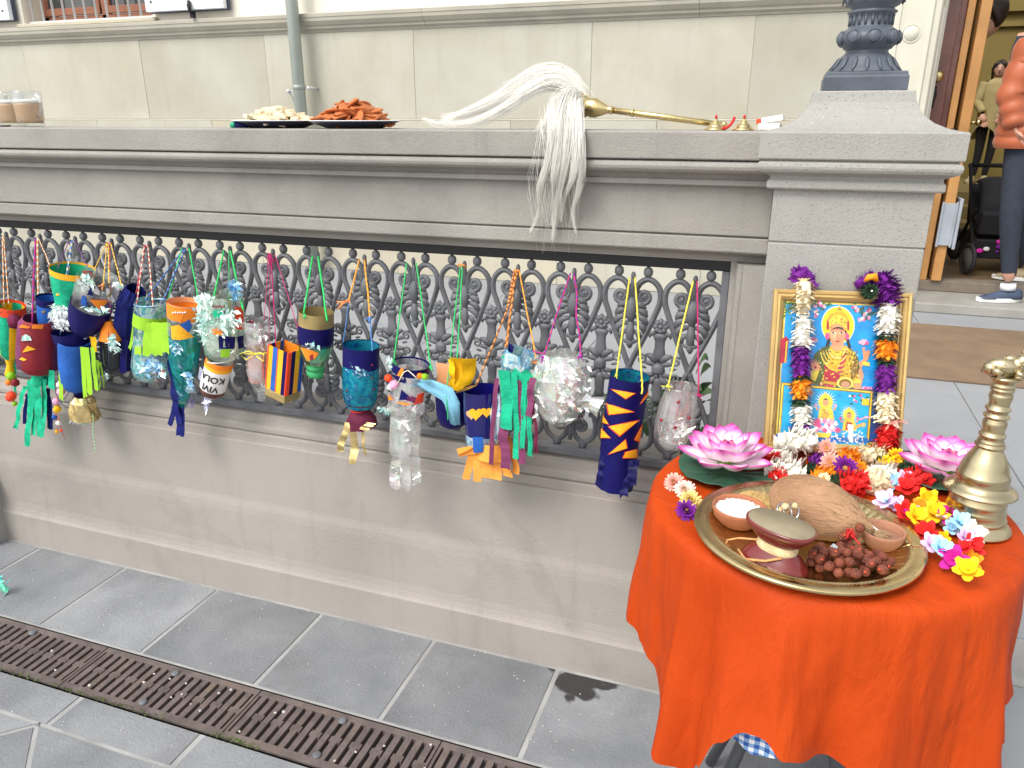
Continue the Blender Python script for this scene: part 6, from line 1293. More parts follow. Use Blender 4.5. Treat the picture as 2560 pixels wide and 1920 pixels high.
# rudraksha beads
ml = thing('bead_mala', 'heap of knobbly dark red seed beads strung on red thread', 'bead string', (.158,1.118,ZP))
BD = pm('seed_bead', (.125,.028,.017), .55, .35, 60, .5, 300, tint=(.19,.05,.024)); RT_ = pm('red_cord', (.62,.02,.02), .7)
bms = []
for q in range(4):
    m = MB(); nu, nv = 14, 10; vs = []
    for j in range(nv+1):
        for i in range(nu):
            t0 = pi*j/nv; a = 2*pi*i/nu; r_ = .0076*(1+.05*(((i+j) % 2)*2-1)+rnd(-.05,.05)); vs.append((r_*sin(t0)*cos(a), r_*sin(t0)*sin(a), r_*cos(t0)))
    m.add(vs, [(j*nu+i, (j+1)*nu+i, (j+1)*nu+(i+1) % nu, j*nu+(i+1) % nu) for j in range(nv) for i in range(nu)], 0, False); bms.append(m.mesh('bead', BD))
spots = []
def try_spot(x, y):
    dd = math.hypot(x-TP.x, y-TP.y); z = ZT+.0075+.0072+max(0, (dd-.112)*.48)
    for (a, b_, c_) in spots:
        d = math.hypot(x-a, y-b_)
        if d < .0150: z = max(z, c_+math.sqrt(max(0, .0150**2-d*d)))
    return z
tries = 0; random.seed(77)
while len(spots) < 150 and tries < 9000:
    tries += 1; a = rnd(0,6.3); q = math.sqrt(random.random()); x = .158+.066*q*cos(a); y = 1.112+.042*q*sin(a)
    z = try_spot(x, y)
    if z < ZP+.040-.018*q: spots.append((x, y, z))
for (x, y) in ((.150,1.163),(.158,1.172),(.142,1.158),(.166,1.178)): spots.append((x, y, try_spot(x, y)))
for k, (x, y, z) in enumerate(spots):
    link('bead', bms[k % 4], ml, Matrix.Translation((x, y, z)) @ Matrix.Rotation(rnd(0,6.3), 4, 'Z') @ Matrix.Rotation(rnd(0,3), 4, 'X'))
    if k % 3 == 0: MB().ball((x+rnd(-.006,.006), y-.007, z+rnd(.003,.007)), .0017, 6, 5).build('red_knot', pm('red_knot', (.80,.09,.03), .7), ml)
m = MB(); c0 = P(2125,1330,1.16)
for k in range(16): d = V((rnd(-1,1), rnd(-1,.2), rnd(-.6,1))).normalized()*rnd(.006,.013); m.tube([c0, c0+d*.6, c0+d+V((0,0,-.003))], .0013, 5)
m.ball(c0, .004, 8, 6, jit=.2).tube([c0, P(2140,1350,1.15), P(2150,1362,1.14)], .0016, 6).build('red_tassel', RT_, ml)
tag(MB().box(-.007,.007,-.0005,.0005,-.006,.006, M=Matrix.Translation(P(2086,1372,1.13)) @ Matrix.Rotation(R(35), 4, 'Y')).build('paper_tag', pm('tag_paper', (.55,.68,.75), .6)), 'tiny pale paper tag between coconut and seed beads', 'tag')

# ---- bell with a seated bull on the handle
BB = V((.360, 1.345, ZT+.001)); bl = thing('hand_bell', 'tall two-tiered brass hand bell with a seated bull finial', 'bell', BB)
BRB = pm('bell_brass', (.50,.42,.26), .26, .14, 8, .1, 60, metal=1, stain=.6, scol=(.32,.23,.12))
MB().lathe([(.052,.0),(.0585,.002),(.0580,.005),(.0510,.013),(.0475,.018),(.0470,.021),(.0482,.022),(.0465,.024),(.0450,.034),(.0455,.0352),(.0445,.037),(.0450,.0382),(.0440,.040),(.0425,.050),(.0435,.0515),(.0420,.054),(.0395,.068),(.0385,.074)], BB, 56).build('lower_bell', BRB, bl)
MB().lathe([(.036,.0685),(.0535,.0690),(.0555,.0705),(.0540,.0735),(.0480,.0780),(.0425,.0815),(.0405,.086),(.0395,.096),(.0402,.0972),(.0388,.099),(.0394,.1002),(.0378,.102),(.0345,.116),(.0285,.130),(.0230,.140),(.0195,.147),(.0190,.149)], BB, 56).build('upper_bell', BRB, bl)
MB().lathe([(.0205,.148),(.0225,.150),(.0225,.153),(.0195,.155),(.0200,.158),(.0195,.160),(.0180,.162),(.0180,.167),(.0198,.1685),(.0198,.171),(.0170,.173),(.0160,.179),(.0180,.187),(.0178,.193),(.0150,.198),(.0150,.2005),(.0192,.202),(.0192,.2045),(.0152,.206),(.0155,.212),(.0188,.2145),(.0188,.217),(.0150,.219),(.0155,.228),(.0175,.236),(.0165,.241),(.0140,.245),(.0175,.247),(.0175,.250),(.0145,.252),(.0178,.254),(.0178,.2565),(.0150,.2585),(.0165,.262),(.0215,.267),(.0225,.270),(.0001,.271)], BB, 32).build('handle', BRB, bl)
bu = MB(); bo = BB+V((-.002,-.002,.270))
bu.ball(bo+V((-.004,0,.0165)), .018, 18, 12, sc=(1.42,.82,.86)); bu.ball(bo+V((.004,0,.0300)), .0095, 12, 9, sc=(1.1,.7,.7)); bu.ball(bo+V((.014,0,.0195)), .0145, 14, 10, sc=(.9,.85,1.05)); bu.ball(bo+V((-.022,0,.013)), .013, 12, 9, sc=(.9,1.0,.9))
bu.tube([bo+V((.014,0,.020)), bo+V((.021,0,.030)), bo+V((.025,0,.036))], [.0125,.0100,.0085], 12); bu.ball(bo+V((.028,0,.0385)), .0085, 14, 10, sc=(1.15,.9,.95)); bu.tube([bo+V((.028,0,.0385)), bo+V((.036,0,.0355)), bo+V((.0415,0,.0330))], [.0078,.0064,.0056], 12); bu.ball(bo+V((.0415,0,.0328)), .0058, 10, 8)
for s in (-1, 1):
    bu.tube([bo+V((.024,s*.006,.045)), bo+V((.022,s*.009,.050)), bo+V((.025,s*.007,.054))], [.0028,.0022,.0008], 7); bu.ball(bo+V((.021,s*.010,.041)), .0045, 8, 6, sc=(.6,1.2,.5)); bu.ball(bo+V((.033,s*.0062,.0405)), .0014, 7, 5)
    bu.tube([bo+V((.012,s*.010,.011)), bo+V((.026,s*.012,.008)), bo+V((.021,s*.012,.0035)), bo+V((.012,s*.011,.0030))], [.0062,.0050,.0042,.0036], 9); bu.tube([bo+V((-.020,s*.011,.012)), bo+V((-.008,s*.016,.009)), bo+V((-.014,s*.015,.0035)), bo+V((-.002,s*.015,.0030))], [.0085,.0058,.0046,.0034], 9)
bu.tube([bo+V((-.031,0,.016)), bo+V((-.034,.002,.010)), bo+V((-.031,.005,.004))], .0018, 6)
bu.build('bull', BRB, bl); ch = MB()
for k in range(15): a = pi*(k/14)*1.3-.5; ch.ball(bo+V((.0165+.004*cos(a*1.0), -.0125*sin(a+.2)*1.02, .0195+.0150*cos(a+.2))), .0014, 6, 5)
for k in range(12): a = pi*k/11; ch.ball(bo+V((-.006,-.0152*sin(a),.0165+.0156*cos(a))), .0013, 6, 5); ch.ball(bo+V((-.018+.004*cos(a),-.0150*sin(a),.0150+.0140*cos(a))), .0012, 6, 5)
ch.build('bead_chains', BRB, bl)
# ================================================================== ON THE COPING
ZC = 1.4748
def mug(label, x, y, ang):
    t = thing('glass_mug', label, 'mug', (x, y, ZC), 'glass mugs of milky tea'); GLS = clear('mug_glass', (.97,.98,.98), .04, .02, .3)
    k = .94
    MB().lathe([(.0001,.004),(.030*k,.003),(.036*k,0),(.0385*k,.004),(.0400*k,.020),(.0425*k,.060),(.0440*k,.100),(.0425*k,.101),(.0410*k,.060),(.0385*k,.020),(.036*k,.010),(.0001,.0095)], (x, y, ZC), 40).build('glass_body', GLS, t)
    TEA = pm('milky_tea', (.60,.39,.23), .35, .06, 8)
    MB().lathe([(.0001,.0105),(.0350*k,.0110),(.0378*k,.021),(.0402*k,.060),(.0405*k,.0665),(.0001,.0670)], (x, y, ZC), 48).build('tea', TEA, t)
    MB().lathe([(.0001,.0672),(.0406*k,.0672),(.0411*k,.0760),(.034*k,.0775),(.0001,.0768)], (x, y, ZC), 30).build('foam', pm('tea_foam', (.92,.89,.84), .8, .05), t)
    c, s = cos(ang), sin(ang); MB().tube([(x+c*r_, y+s*r_, ZC+z) for r_, z in ((.040,.090),(.052,.091),(.062,.078),(.061,.055),(.053,.036),(.039,.028))], .0042, 9).build('handle', clear('mug_handle', (.95,.96,.96), .35, .05), t)
mug('right-hand glass mug of milky tea on the coping at the left edge', -2.165, 1.80, -.15); mug('left-hand glass mug of milky tea cut by the picture edge', -2.292, 1.845, 2.6)
t = thing('foil_dish', 'small silver foil saucer beside the tea mugs', 'foil dish', (-2.235,1.755,ZC)); MB().lathe([(.0001,.001),(.022,.001),(.030,.006)], (-2.235,1.755,ZC), 18, jit=.05, sm=False).build('dish', pm('silver_foil', (.75,.76,.78), .2, .1, metal=1), t, recalc=False)
PLW = pm('white_porcelain', (.84,.84,.84), .18, .02, coat=.3); PLB = pm('navy_glaze', (.02,.024,.055), .25, .1, coat=.4)
def plate(label, x, y, r):
    t = thing('plate', label, 'plate', (x, y, ZC), 'plates of biscuits on the coping')
    MB().lathe([(.0001,.0012),(r*.58,.0005),(r*.60,0),(r*.63,.001),(r*.85,.0095),(r*.985,.0165),(r,.0178)], (x, y, ZC), 56).build('underside', PLB, t)
    MB().lathe([(r,.0180),(r*.985,.0198),(r*.96,.0192),(r*.80,.0105),(r*.64,.0045),(.0001,.0040)], (x, y, ZC), 56).build('face', PLW, t); return t
plate('plate of pale shortbread fingers, dark blue underside', -1.325, 1.845, .118); plate('plate of orange-brown crackers, dark blue underside', -1.085, 1.845, .118)
SB = pm('shortbread', (.80,.68,.47), .8, .12, 30, .5, 300); CK = pm('spiced_cracker', (.50,.155,.045), .8, .2, 24, .5, 260)
fm = MB(); fm.box(-.026,.026,-.009,.009,-.0055,.0055); fme = fm.mesh('shortbread', SB)
random.seed(5)
def layers(counts, cx, cy, rads, z0, dz, **k):
    for i, (n, r_) in enumerate(zip(counts, rads)):
        for q in range(n):
            a = 2*pi*q/max(1, n)+i*.7+rnd(-.25,.25); rr = r_*rnd(.55,1.0)**.7; M = Matrix.Translation((cx+rr*cos(a), cy+rr*sin(a)*.8, ZC+z0+i*dz+rnd(-.002,.002))) @ Matrix.Rotation(rnd(0,6.3), 4, 'Z') @ Matrix.Rotation(random.gauss(0,k['tilt']), 4, 'X') @ Matrix.Rotation(random.gauss(0,k['tilt']), 4, 'Y')
            tag(link(k['name'], k['me'], None, M, k.get('bevel', 0)), k['label'], 'biscuit', k['group'])
layers((16,14,11,7,3), -1.325, 1.845, (.098,.080,.060,.040,.018), .015, .0082, name='shortbread', me=fme, tilt=.16, bevel=.002, label='pale shortbread finger heaped on the left plate', group='shortbread fingers')
cm_ = MB(); cm_.lathe([(.0001,.0030),(.022,.0030),(.0258,.0016),(.0264,0),(.0255,-.0018),(.0215,-.0030),(.0001,-.0030)], n=22, squash=.80); cme = cm_.mesh('cracker', CK)
layers((18,17,14,11,7,4), -1.085, 1.845, (.100,.086,.072,.058,.044,.034), .017, .0082, name='cracker', me=cme, tilt=.42, label='orange-brown oval cracker heaped on the right plate', group='oval crackers')
t = thing('felt_marker', 'small green and navy marker stub left of the shortbread plate', 'marker', P(592,318,1.755)); c0 = V((P(592,318,1.755).x, 1.755, ZC+.0075))
MB().tube([c0+V((-.014,-.004,0)), c0+V((-.002,-.002,0))], .0072, 12).build('cap', pm('emerald_plastic', (.0,.32,.16), .25, coat=.4), t); MB().tube([c0+V((-.002,-.002,0)), c0+V((.028,.010,0))], .0066, 12).build('barrel', NAVY, t)
# ---- yak-tail whisk
wk = thing('hair_whisk', 'white yak-hair ceremonial whisk with brass handle drooping over the coping', 'whisk', (-.45,1.84,ZC))
BRW = pm('whisk_brass', (.66,.52,.25), .22, .14, 14, .2, 120, metal=1)
h0 = V((-.448, 1.842, ZC+.048)); h1 = V((-.150, 1.825, ZC+.011)); hd = (h1-h0)
MB().tube([h0+hd*.12, h0+hd*.5, h1], [.0072,.0072,.0066], 14).build('handle', BRW, wk)
Mh = axm(h0-hd*.16, h0+hd*.16); Lh = hd.length*.32
MB().lathe([(.0080,0),(.0098,.005),(.0080,.010),(.0095,.014),(.0150,.026),(.0215,.040),(.0225,.050),(.0205,.058),(.0250,.066),(.0285,.074),(.0275,.082),(.024,.090)], n=24, M=Mh).build('socket', BRW, wk)
MB().ball(h1+V((.002,0,0)), .0078, 12, 8).lathe([(.0085,0),(.0092,.003),(.0085,.006)], n=14, M=axm(h0+hd*.30, h0+hd*.325)).build('collar', BRW, wk)
HAIR = pm('yak_hair', (.96,.94,.88), .6, .03, 30, spec=.25)
random.seed(9)
def lock(path, r0, n, spread, name, rr=.00042, tip=.25):
    m = MB(); ctrl = [V(p) for p in path]; s0 = rnd(0,99)
    cr_ = []
    q = [ctrl[0]]+ctrl+[ctrl[-1]]
    for i in range(1, len(q)-2):
        for k in range(6):
            t = k/6; a, b_, c_, d = q[i-1], q[i], q[i+1], q[i+2]; cr_.append(.5*((2*b_)+(c_-a)*t+(2*a-5*b_+4*c_-d)*t*t+(3*b_-a-3*c_+d)*t**3))
    cr_.append(ctrl[-1]); N = len(cr_)
    n = int(n*2.1)
    for h in range(n):
        off = V((random.gauss(0,1), random.gauss(0,.8), random.gauss(0,1)))*r0*.5; end = int(N*rnd(.72,1.0)) if h else N; ph = rnd(0,6); pts = []
        for k in range(max(3, end)):
            t = k/(N-1); taper = (1-t*(1-tip)); w_ = noise.noise_vector(V((s0+h*.13, t*3.0, h)))*spread*t
            pts.append(cr_[k]+off*taper*(1.0+.5*sin(pi*t))+w_)
        L_ = len(pts); m.tube(pts, [rr*(1-.75*(k/(L_-1))**2) for k in range(L_)], 3, caps=False)
    g_ = m.build(name, HAIR, wk, recalc=False); g_['kind'] = 'stuff'; return g_
Wp = lambda u, v, Y: P(u, v, Y)
st0 = Wp(1445,238,1.84)
# main mass arching back to the left then lying on the coping
lock([st0, Wp(1420,205,1.84), Wp(1385,192,1.84), Wp(1340,196,1.835), Wp(1290,222,1.83), Wp(1230,258,1.83), Wp(1150,290,1.82), Wp(1100,306,1.82)], .020, 260, .012, 'hair_lock')
lock([st0, Wp(1415,215,1.83), Wp(1370,205,1.82), Wp(1310,235,1.81), Wp(1260,270,1.81), Wp(1190,304,1.80), Wp(1110,312,1.79), Wp(1050,296,1.79)], .013, 140, .010, 'hair_lock')
lock([st0, Wp(1400,210,1.85), Wp(1340,205,1.86), Wp(1280,245,1.86), Wp(1200,280,1.86), Wp(1090,292,1.86)], .011, 90, .016, 'hair_lock')
# locks tumbling over the front edge
for ctl, rr0, n_ in (([(1442,240,1.835),(1412,235,1.80),(1385,270,1.755),(1382,330,1.700),(1372,400,1.700),(1350,470,1.715),(1348,530,1.742),(1322,585,1.750)], .0125, 120),
    ([(1445,245,1.835),(1420,245,1.79),(1400,300,1.715),(1395,370,1.695),(1385,440,1.70),(1385,500,1.735),(1378,570,1.75)], .013, 120),
    ([(1448,250,1.835),(1430,255,1.78),(1425,310,1.710),(1415,390,1.695),(1402,460,1.71),(1390,530,1.74),(1380,610,1.755)], .013, 120),
    ([(1450,255,1.83),(1440,262,1.77),(1445,320,1.705),(1440,400,1.695),(1430,450,1.705),(1408,500,1.735),(1402,560,1.75)], .011, 100),
    ([(1450,258,1.83),(1445,270,1.765),(1448,340,1.70),(1452,420,1.70),(1445,480,1.72),(1432,530,1.745),(1440,590,1.752)], .010, 80),
    ([(1445,245,1.83),(1405,262,1.78),(1370,300,1.74),(1342,330,1.72),(1318,335,1.72)], .012, 40)): lock([Wp(*p) for p in ctl], rr0, n_, .007, 'hair_lock', tip=.07)
m = MB()
for k in range(60):
    u0 = rnd(1350,1450); a = Wp(u0,rnd(260,340),1.70); b_ = Wp(u0+rnd(-30,25),rnd(430,640),1.735); mid = (a+b_)/2+V((rnd(-.03,.03),-.012,0)); m.tube([a, (a+mid)/2, mid, (mid+b_)/2+V((rnd(-.01,.01),0,0)), b_], .00022, 3)
arc_ = [(1440,222,1.84),(1385,196,1.84),(1340,200,1.835),(1290,226,1.83),(1230,262,1.83),(1150,292,1.82)]
for k in range(80):
    i = random.randrange(5); f = random.random(); p = Wp(*arc_[i]).lerp(Wp(*arc_[i+1]), f); d = (Wp(*arc_[i+1])-Wp(*arc_[i])).normalized(); L = rnd(.03,.09); o = V((rnd(-.006,.006), rnd(-.02,.01), rnd(.002,.016)))
    m.tube([p, p+d*L*.5+o*.7, p+d*L+o+V((0,0,-.25*L*rnd(0,1)))], .00022, 3)
g_ = m.build('stray_hairs', HAIR, wk, recalc=False); g_['kind'] = 'stuff'
# ---- finger cymbals and box
cy_ = []
for x, y, lb in ((-.163,1.795,'brass finger cymbal next to the whisk handle, tied with red cord'), (-.104,1.790,'brass finger cymbal nearer the granite pier, tied with red cord')):
    t = thing('finger_cymbal', lb, 'cymbal', (x, y, ZC)); k = .98
    MB().lathe([(.024*k,.0),(.0235*k,.0025),(.0185*k,.0055),(.0160*k,.0085),(.0152*k,.0105),(.0130*k,.0115),(.0105*k,.0155),(.0085*k,.0175),(.0045*k,.0215),(.0035*k,.0235),(.0001,.0245)], (x, y, ZC), 36).build('cup', BRW, t); MB().ball((x, y, ZC+.0275), .0035, 8, 6, sc=(.8,.8,1.3)).build('cord_knot', RT_, t)
t = thing('red_cord', 'short red cord lying between the two brass finger cymbals', 'cord', (-.133,1.79,ZC)); MB().tube([(-.147,1.782,ZC+.004),(-.138,1.778,ZC+.005),(-.130,1.780,ZC+.012),(-.126,1.784,ZC+.020),(-.124,1.786,ZC+.027)], .0030, 8).build('cord', RT_, t)
t = thing('chalk_box', 'small open white box with a red end against the pier base', 'box', (-.055,1.87,ZC))
Mb = Matrix.Translation((-.050,1.90,ZC)) @ Matrix.Rotation(R(-8), 4, 'Z'); MB().box(-.026,.020,-.016,.016,.0005,.014, M=Mb).build('box_tray', WHITEP, t, bevel=.001)
Ml = Mb @ Matrix.Translation((0,0,.016)) @ Matrix.Rotation(R(-9), 4, 'Y'); MB().box(-.020,.026,-.017,.017,.0005,.0125, M=Ml).build('box_sleeve', WHITEP, t, bevel=.001); MB().box(-.031,-.0205,-.0155,.0155,.0010,.0115, M=Ml).build('red_end', NEONR, t, bevel=.001)
# ================================================================== PEOPLE, PRAM, PLANT
SKIN = pm('skin', (.55,.30,.21), .5, .06, 20, sss=.1); JEAN = pm('dark_jeans', (.026,.034,.052), .85, .25, 30, .3, 200); ORJ = pm('orange_down', (.40,.10,.038), .5, .1, 10, .2, 60, sheen=.2)
KHA = pm('khaki_coat', (.36,.29,.13), .85, .12, 12, .2, 120); BLK = pm('black_cloth', (.012,.012,.014), .85, .2); HBR = pm('dark_brown_hair', (.030,.018,.012), .5, .3, 40); SNK = pm('blue_suede', (.055,.075,.13), .7, .2, 20); SOL = pm('white_sole', (.78,.78,.76), .6); SOCK = pm('white_sock', (.72,.74,.76), .85); BEI = pm('beige_shoe', (.42,.34,.20), .7)
def skin_body(joints, edges, root, matf, mats, name, par, sub=2):
    keys = list(joints); me = bpy.data.meshes.new('tmp'); me.from_pydata([V(joints[k][0]) for k in keys], [(keys.index(a), keys.index(b_)) for a, b_ in edges], []); ob = bpy.data.objects.new('tmp', me); col.objects.link(ob)
    ob.modifiers.new('skin', 'SKIN'); sv = me.skin_vertices[0].data
    for i, k in enumerate(keys): r_ = joints[k][1]; sv[i].radius = r_ if isinstance(r_, tuple) else (r_, r_); sv[i].use_root = (k == root)
    sb = ob.modifiers.new('sub', 'SUBSURF'); sb.levels = sub; sb.render_levels = sub
    dg = bpy.context.evaluated_depsgraph_get(); dg.update(); nm = bpy.data.meshes.new_from_object(ob.evaluated_get(dg)); bpy.data.objects.remove(ob); nm.materials.clear(); nm.name = name
    for m in mats: nm.materials.append(m)
    for p in nm.polygons: p.use_smooth = True; p.material_index = matf(p.center)
    return link(name, nm, par)
def head(par, c, r, face, hair, up=V((0,0,1)), hairlen=0., smile=True, bun=False):
    face = V(face).normalized(); sd_ = up.cross(face).normalized(); c = V(c); m = MB()
    Mh_ = Matrix((sd_, face, up)).transposed()
    m.ball(c, r, 22, 16, sc=(.78,.92,1.12), M=Mh_); m.ball(c+face*r*.32-up*r*.48, r*.62, 18, 12, sc=(.86,.8,.9), M=Mh_)
    m.tube([c+face*r*.90+up*r*.12, c+face*r*1.02-up*r*.10, c+face*r*1.06-up*r*.22, c+face*r*.88-up*r*.30], [r*.07,r*.10,r*.13,r*.08], 8)
    for s in (-1, 1): m.ball(c+sd_*s*r*.78-up*r*.08, r*.2, 10, 8, sc=(.4,.7,1.2), M=Mh_)
    hd_ = m.build('head', SKIN, par)
    e = MB()
    for s in (-1, 1): e.ball(c+face*r*.84+sd_*s*r*.30+up*r*.06, r*.11, 10, 8, sc=(1.3,.5,.7), M=Mh_)
    e.build('eyes', pm('eye_white', (.75,.73,.70), .3), hd_); e = MB()
    for s in (-1, 1): e.ball(c+face*r*.885+sd_*s*r*.30+up*r*.06, r*.06, 8, 6); e.tube([c+face*r*.86+sd_*s*r*.15+up*r*.24, c+face*r*.88+sd_*s*r*.30+up*r*.28, c+face*r*.80+sd_*s*r*.46+up*r*.22], r*.035, 6)
    e.build('brows', HBR, hd_)
    MB().tube([c+face*r*.76+sd_*x*r*.26-up*r*(.56-.07*x*x*(1 if smile else 0)) for x in (-1,-.5,0,.5,1)], [r*.02,r*.05,r*.06,r*.05,r*.02], 7).build('mouth', pm('lips', (.45,.12,.11), .45), hd_)
    h = MB(); h.ball(c-face*r*.12+up*r*.20, r*1.06, 20, 14, sc=(.84,.92,1.02), M=Mh_); 
    for s in (-1, 1): h.tube([c+up*r*1.0+face*r*.5, c+sd_*s*r*.62+up*r*.62+face*r*.52, c+sd_*s*r*.80+up*r*.05+face*r*.22, c+sd_*s*r*.74-up*r*(.5+hairlen)+face*r*.1], [r*.22,r*.24,r*.26,r*.14], 9)
    if hairlen: h.tube([c-face*r*.55+up*r*.2, c-face*r*.62-up*r*.7, c-face*r*.45-up*r*(1.0+hairlen)], [r*.62,r*.60,r*.30], 10)
    if bun: h.ball(c-face*r*.95+up*r*.55, r*.42, 12, 9)
    hd2 = h.build('hair', hair, par); return hd_
def hand(par, w_, d, s, r=.009, mat=SKIN):       # relaxed hand: palm, four unequal fingers, thumb from the side
    w_ = V(w_); d = V(d).normalized(); s = V(s).normalized(); n = d.cross(s); m = MB()
    m.tube([w_, w_+d*.04, w_+d*.085], [.020,.032,.034], 10, flat=.45, nrm=n)
    for k, L in enumerate((.066,.076,.070,.054)):
        b0 = w_+d*.08+s*(k-1.5)*.0185; m.tube([b0, b0+d*L*.45+n*.004, b0+d*L*.78+n*.016, b0+d*L*.92+n*.030], [r,r*.95,r*.85,r*.6], 7)
    b0 = w_+d*.03-s*.026; m.tube([b0, b0-s*.02+d*.022+n*.006, b0-s*.022+d*.052+n*.014], [r*1.15,r,r*.7], 7)
    m.build('hand', mat, par)
def shoe(par, heel, toe, mat, sole, h=.085, w_=.042):
    heel = V(heel); toe = V(toe); d = (toe-heel); L = d.length; d.normalize(); s = V((-d.y, d.x, 0)).normalized(); u_ = V((0,0,1))
    st = [(0,.032,.075),(.12,.037,.085),(.30,.037,.088),(.48,.038,.068),(.66,.046,.050),(.85,.044,.036),(.97,.026,.024),(1.0,.006,.016)]
    def ring(t, hw, hh, z0): c_ = heel+d*L*t; return [c_+s*hw*cos(a)+u_*(z0+max(0, (hh-z0)*sin(a)) if sin(a) > 0 else z0) for a in [2*pi*k/14 for k in range(14)]]
    m = MB(); vs = []
    for t, hw, hh in st: vs += ring(t, hw, hh, .022)
    m.add(vs, [(i*14+k, i*14+(k+1) % 14, i*14+14+(k+1) % 14, i*14+14+k) for i in range(len(st)-1) for k in range(14)]+[tuple(range(14))[::-1]], 0, True); m.build('shoe', mat, par)
    m = MB(); vs = []; n_ = 28; ol_ = [heel+d*(L*.5-(L*.52)*cos(2*pi*k/n_))+s*(.045+.006*(-cos(2*pi*k/n_)))*sin(2*pi*k/n_) for k in range(n_)]
    m.add([p+u_*.001 for p in ol_]+[p+u_*.026 for p in ol_], [(k, (k+1) % n_, n_+(k+1) % n_, n_+k) for k in range(n_)]+[tuple(range(n_))[::-1], tuple(range(n_, 2*n_))]); m.build('shoe_sole', sole, par, bevel=.003)
def sleeve(par, pts, radii, mat, puff=0., name='sleeve'):
    q = []; rr = []; pts = [V(p) for p in pts]; N = 12
    for i in range(len(pts)-1):
        for k in range(N): t = k/N; q.append(pts[i].lerp(pts[i+1], t)); rr.append(lerp(radii[i], radii[i+1], t)*(1+puff*(abs(sin(pi*(i*N+k)/5.0))-.5)))
    q.append(pts[-1]); rr.append(radii[-1]*.8)
    return MB().tube(q, rr, 14).build(name, mat, par)
# ---- person entering, orange quilted jacket
p1 = thing('person', 'person in orange quilted jacket, dark jeans and blue trainers stepping through the door', 'person', (1.36,5.30,.44))
J = dict(pel=((1.285,5.38,1.42),(.145,.115)), hipL=((1.245,5.325,1.36),.092), kneL=((1.262,5.29,.950),.066), ankL=((1.325,5.30,.560),.040), hipR=((1.335,5.44,1.36),.092), kneR=((1.375,5.53,.960),.064), ankR=((1.50,5.66,.60),.040),
    wai=((1.275,5.38,1.55),(.13,.10)), che=((1.265,5.38,1.77),(.15,.105)), nck=((1.25,5.38,1.98),.055), hdd=((1.235,5.39,2.07),.06),
    shL=((1.175,5.32,1.90),.062), elL=((1.125,5.28,1.62),.045), wrL=((1.165,5.235,1.46),.030), shR=((1.36,5.44,1.90),.062), elR=((1.42,5.48,1.63),.045), wrR=((1.37,5.38,1.46),.030))
E_ = [('pel','hipL'),('hipL','kneL'),('kneL','ankL'),('pel','hipR'),('hipR','kneR'),('kneR','ankR'),('pel','wai'),('wai','che'),('che','nck'),('nck','hdd'),('che','shL'),('shL','elL'),('elL','wrL'),('che','shR'),('shR','elR'),('elR','wrR')]
skin_body(J, E_, 'pel', lambda c: 1 if c.z < .615 or c.z > 1.93 else 0, [JEAN, SKIN], 'body', p1)
head(p1, (1.215,5.40,2.18), .105, (-.8,.55,0), HBR, hairlen=.5)
def jk(i, j):
    a = i*2*pi; z = lerp(1.335, 1.96, j); pr = [(0,.185,.145),(.12,.190,.150),(.4,.165,.130),(.7,.190,.140),(.88,.185,.125),(1,.085,.075)]
    for (t0, a0, b0), (t1, a1, b1) in zip(pr, pr[1:]):
        if t0 <= j <= t1: q = (j-t0)/(t1-t0); ra, rb = lerp(a0,a1,q), lerp(b0,b1,q)
    pf = 1+.05*(abs(sin(pi*(z-1.335)/.062+.25*noise.noise(V((cos(a)*2, sin(a)*2, z*4)))))-.6)
    x, y = ra*cos(a)*pf, rb*sin(a)*pf; yw2 = R(50); return V((1.272-.01*j+x*cos(yw2)-y*sin(yw2), 5.38+x*sin(yw2)+y*cos(yw2), z))
MB().grid(jk, 40, 84).build('jacket', ORJ, p1, recalc=False)
sleeve(p1, [(1.205,5.32,1.90),(1.135,5.28,1.62),(1.175,5.235,1.45)], [.088,.074,.055], ORJ, .16, 'jacket_sleeve'); sleeve(p1, [(1.36,5.44,1.90),(1.42,5.48,1.63),(1.37,5.38,1.45)], [.088,.074,.055], ORJ, .16, 'jacket_sleeve')
hand(p1, (1.17,5.23,1.45), (.5,.1,-.8), (0,1,0)); hand(p1, (1.37,5.37,1.44), (-.2,-.3,-.9), (1,0,0))
shoe(p1, (1.405,5.315,.441), (1.165,5.255,.441), SNK, SOL); shoe(p1, (1.555,5.665,.508), (1.33,5.72,.508), BEI, SOL)
MB().tube([(1.328,5.30,.515),(1.325,5.30,.552)], [.044,.042], 14).build('sock', SOCK, p1)
# ---- person on the stairs at the back of the hall
F2 = G(2440,458,.8335); h2 = P(2480,152,F2.y).z-.8335; k2 = h2/1.65
p2 = thing('person', 'smiling person in a khaki coat and dark trousers at the back of the hall', 'person', F2)
def q2(x, y, z): return F2+V((x*k2, y*k2, z*k2))
J = dict(pel=(q2(.03,0,.92),(.15*k2,.11*k2)), hipL=(q2(-.06,0,.88),.09*k2), kneL=(q2(-.05,-.03,.48),.062*k2), ankL=(q2(-.06,0,.09),.04*k2), hipR=(q2(.12,0,.88),.09*k2), kneR=(q2(.10,-.03,.48),.062*k2), ankR=(q2(.08,0,.09),.04*k2),
    wai=(q2(.03,0,1.08),(.13*k2,.1*k2)), che=(q2(.04,0,1.27),(.15*k2,.10*k2)), nck=(q2(.03,0,1.42),.05*k2), hdd=(q2(.02,-.02,1.50),.055*k2), shL=(q2(-.12,0,1.36),.055*k2), elL=(q2(-.19,-.05,1.11),.042*k2), wrL=(q2(-.12,-.18,.95),.03*k2), shR=(q2(.19,0,1.36),.055*k2), elR=(q2(.24,-.03,1.09),.042*k2), wrR=(q2(.16,-.14,.98),.03*k2))
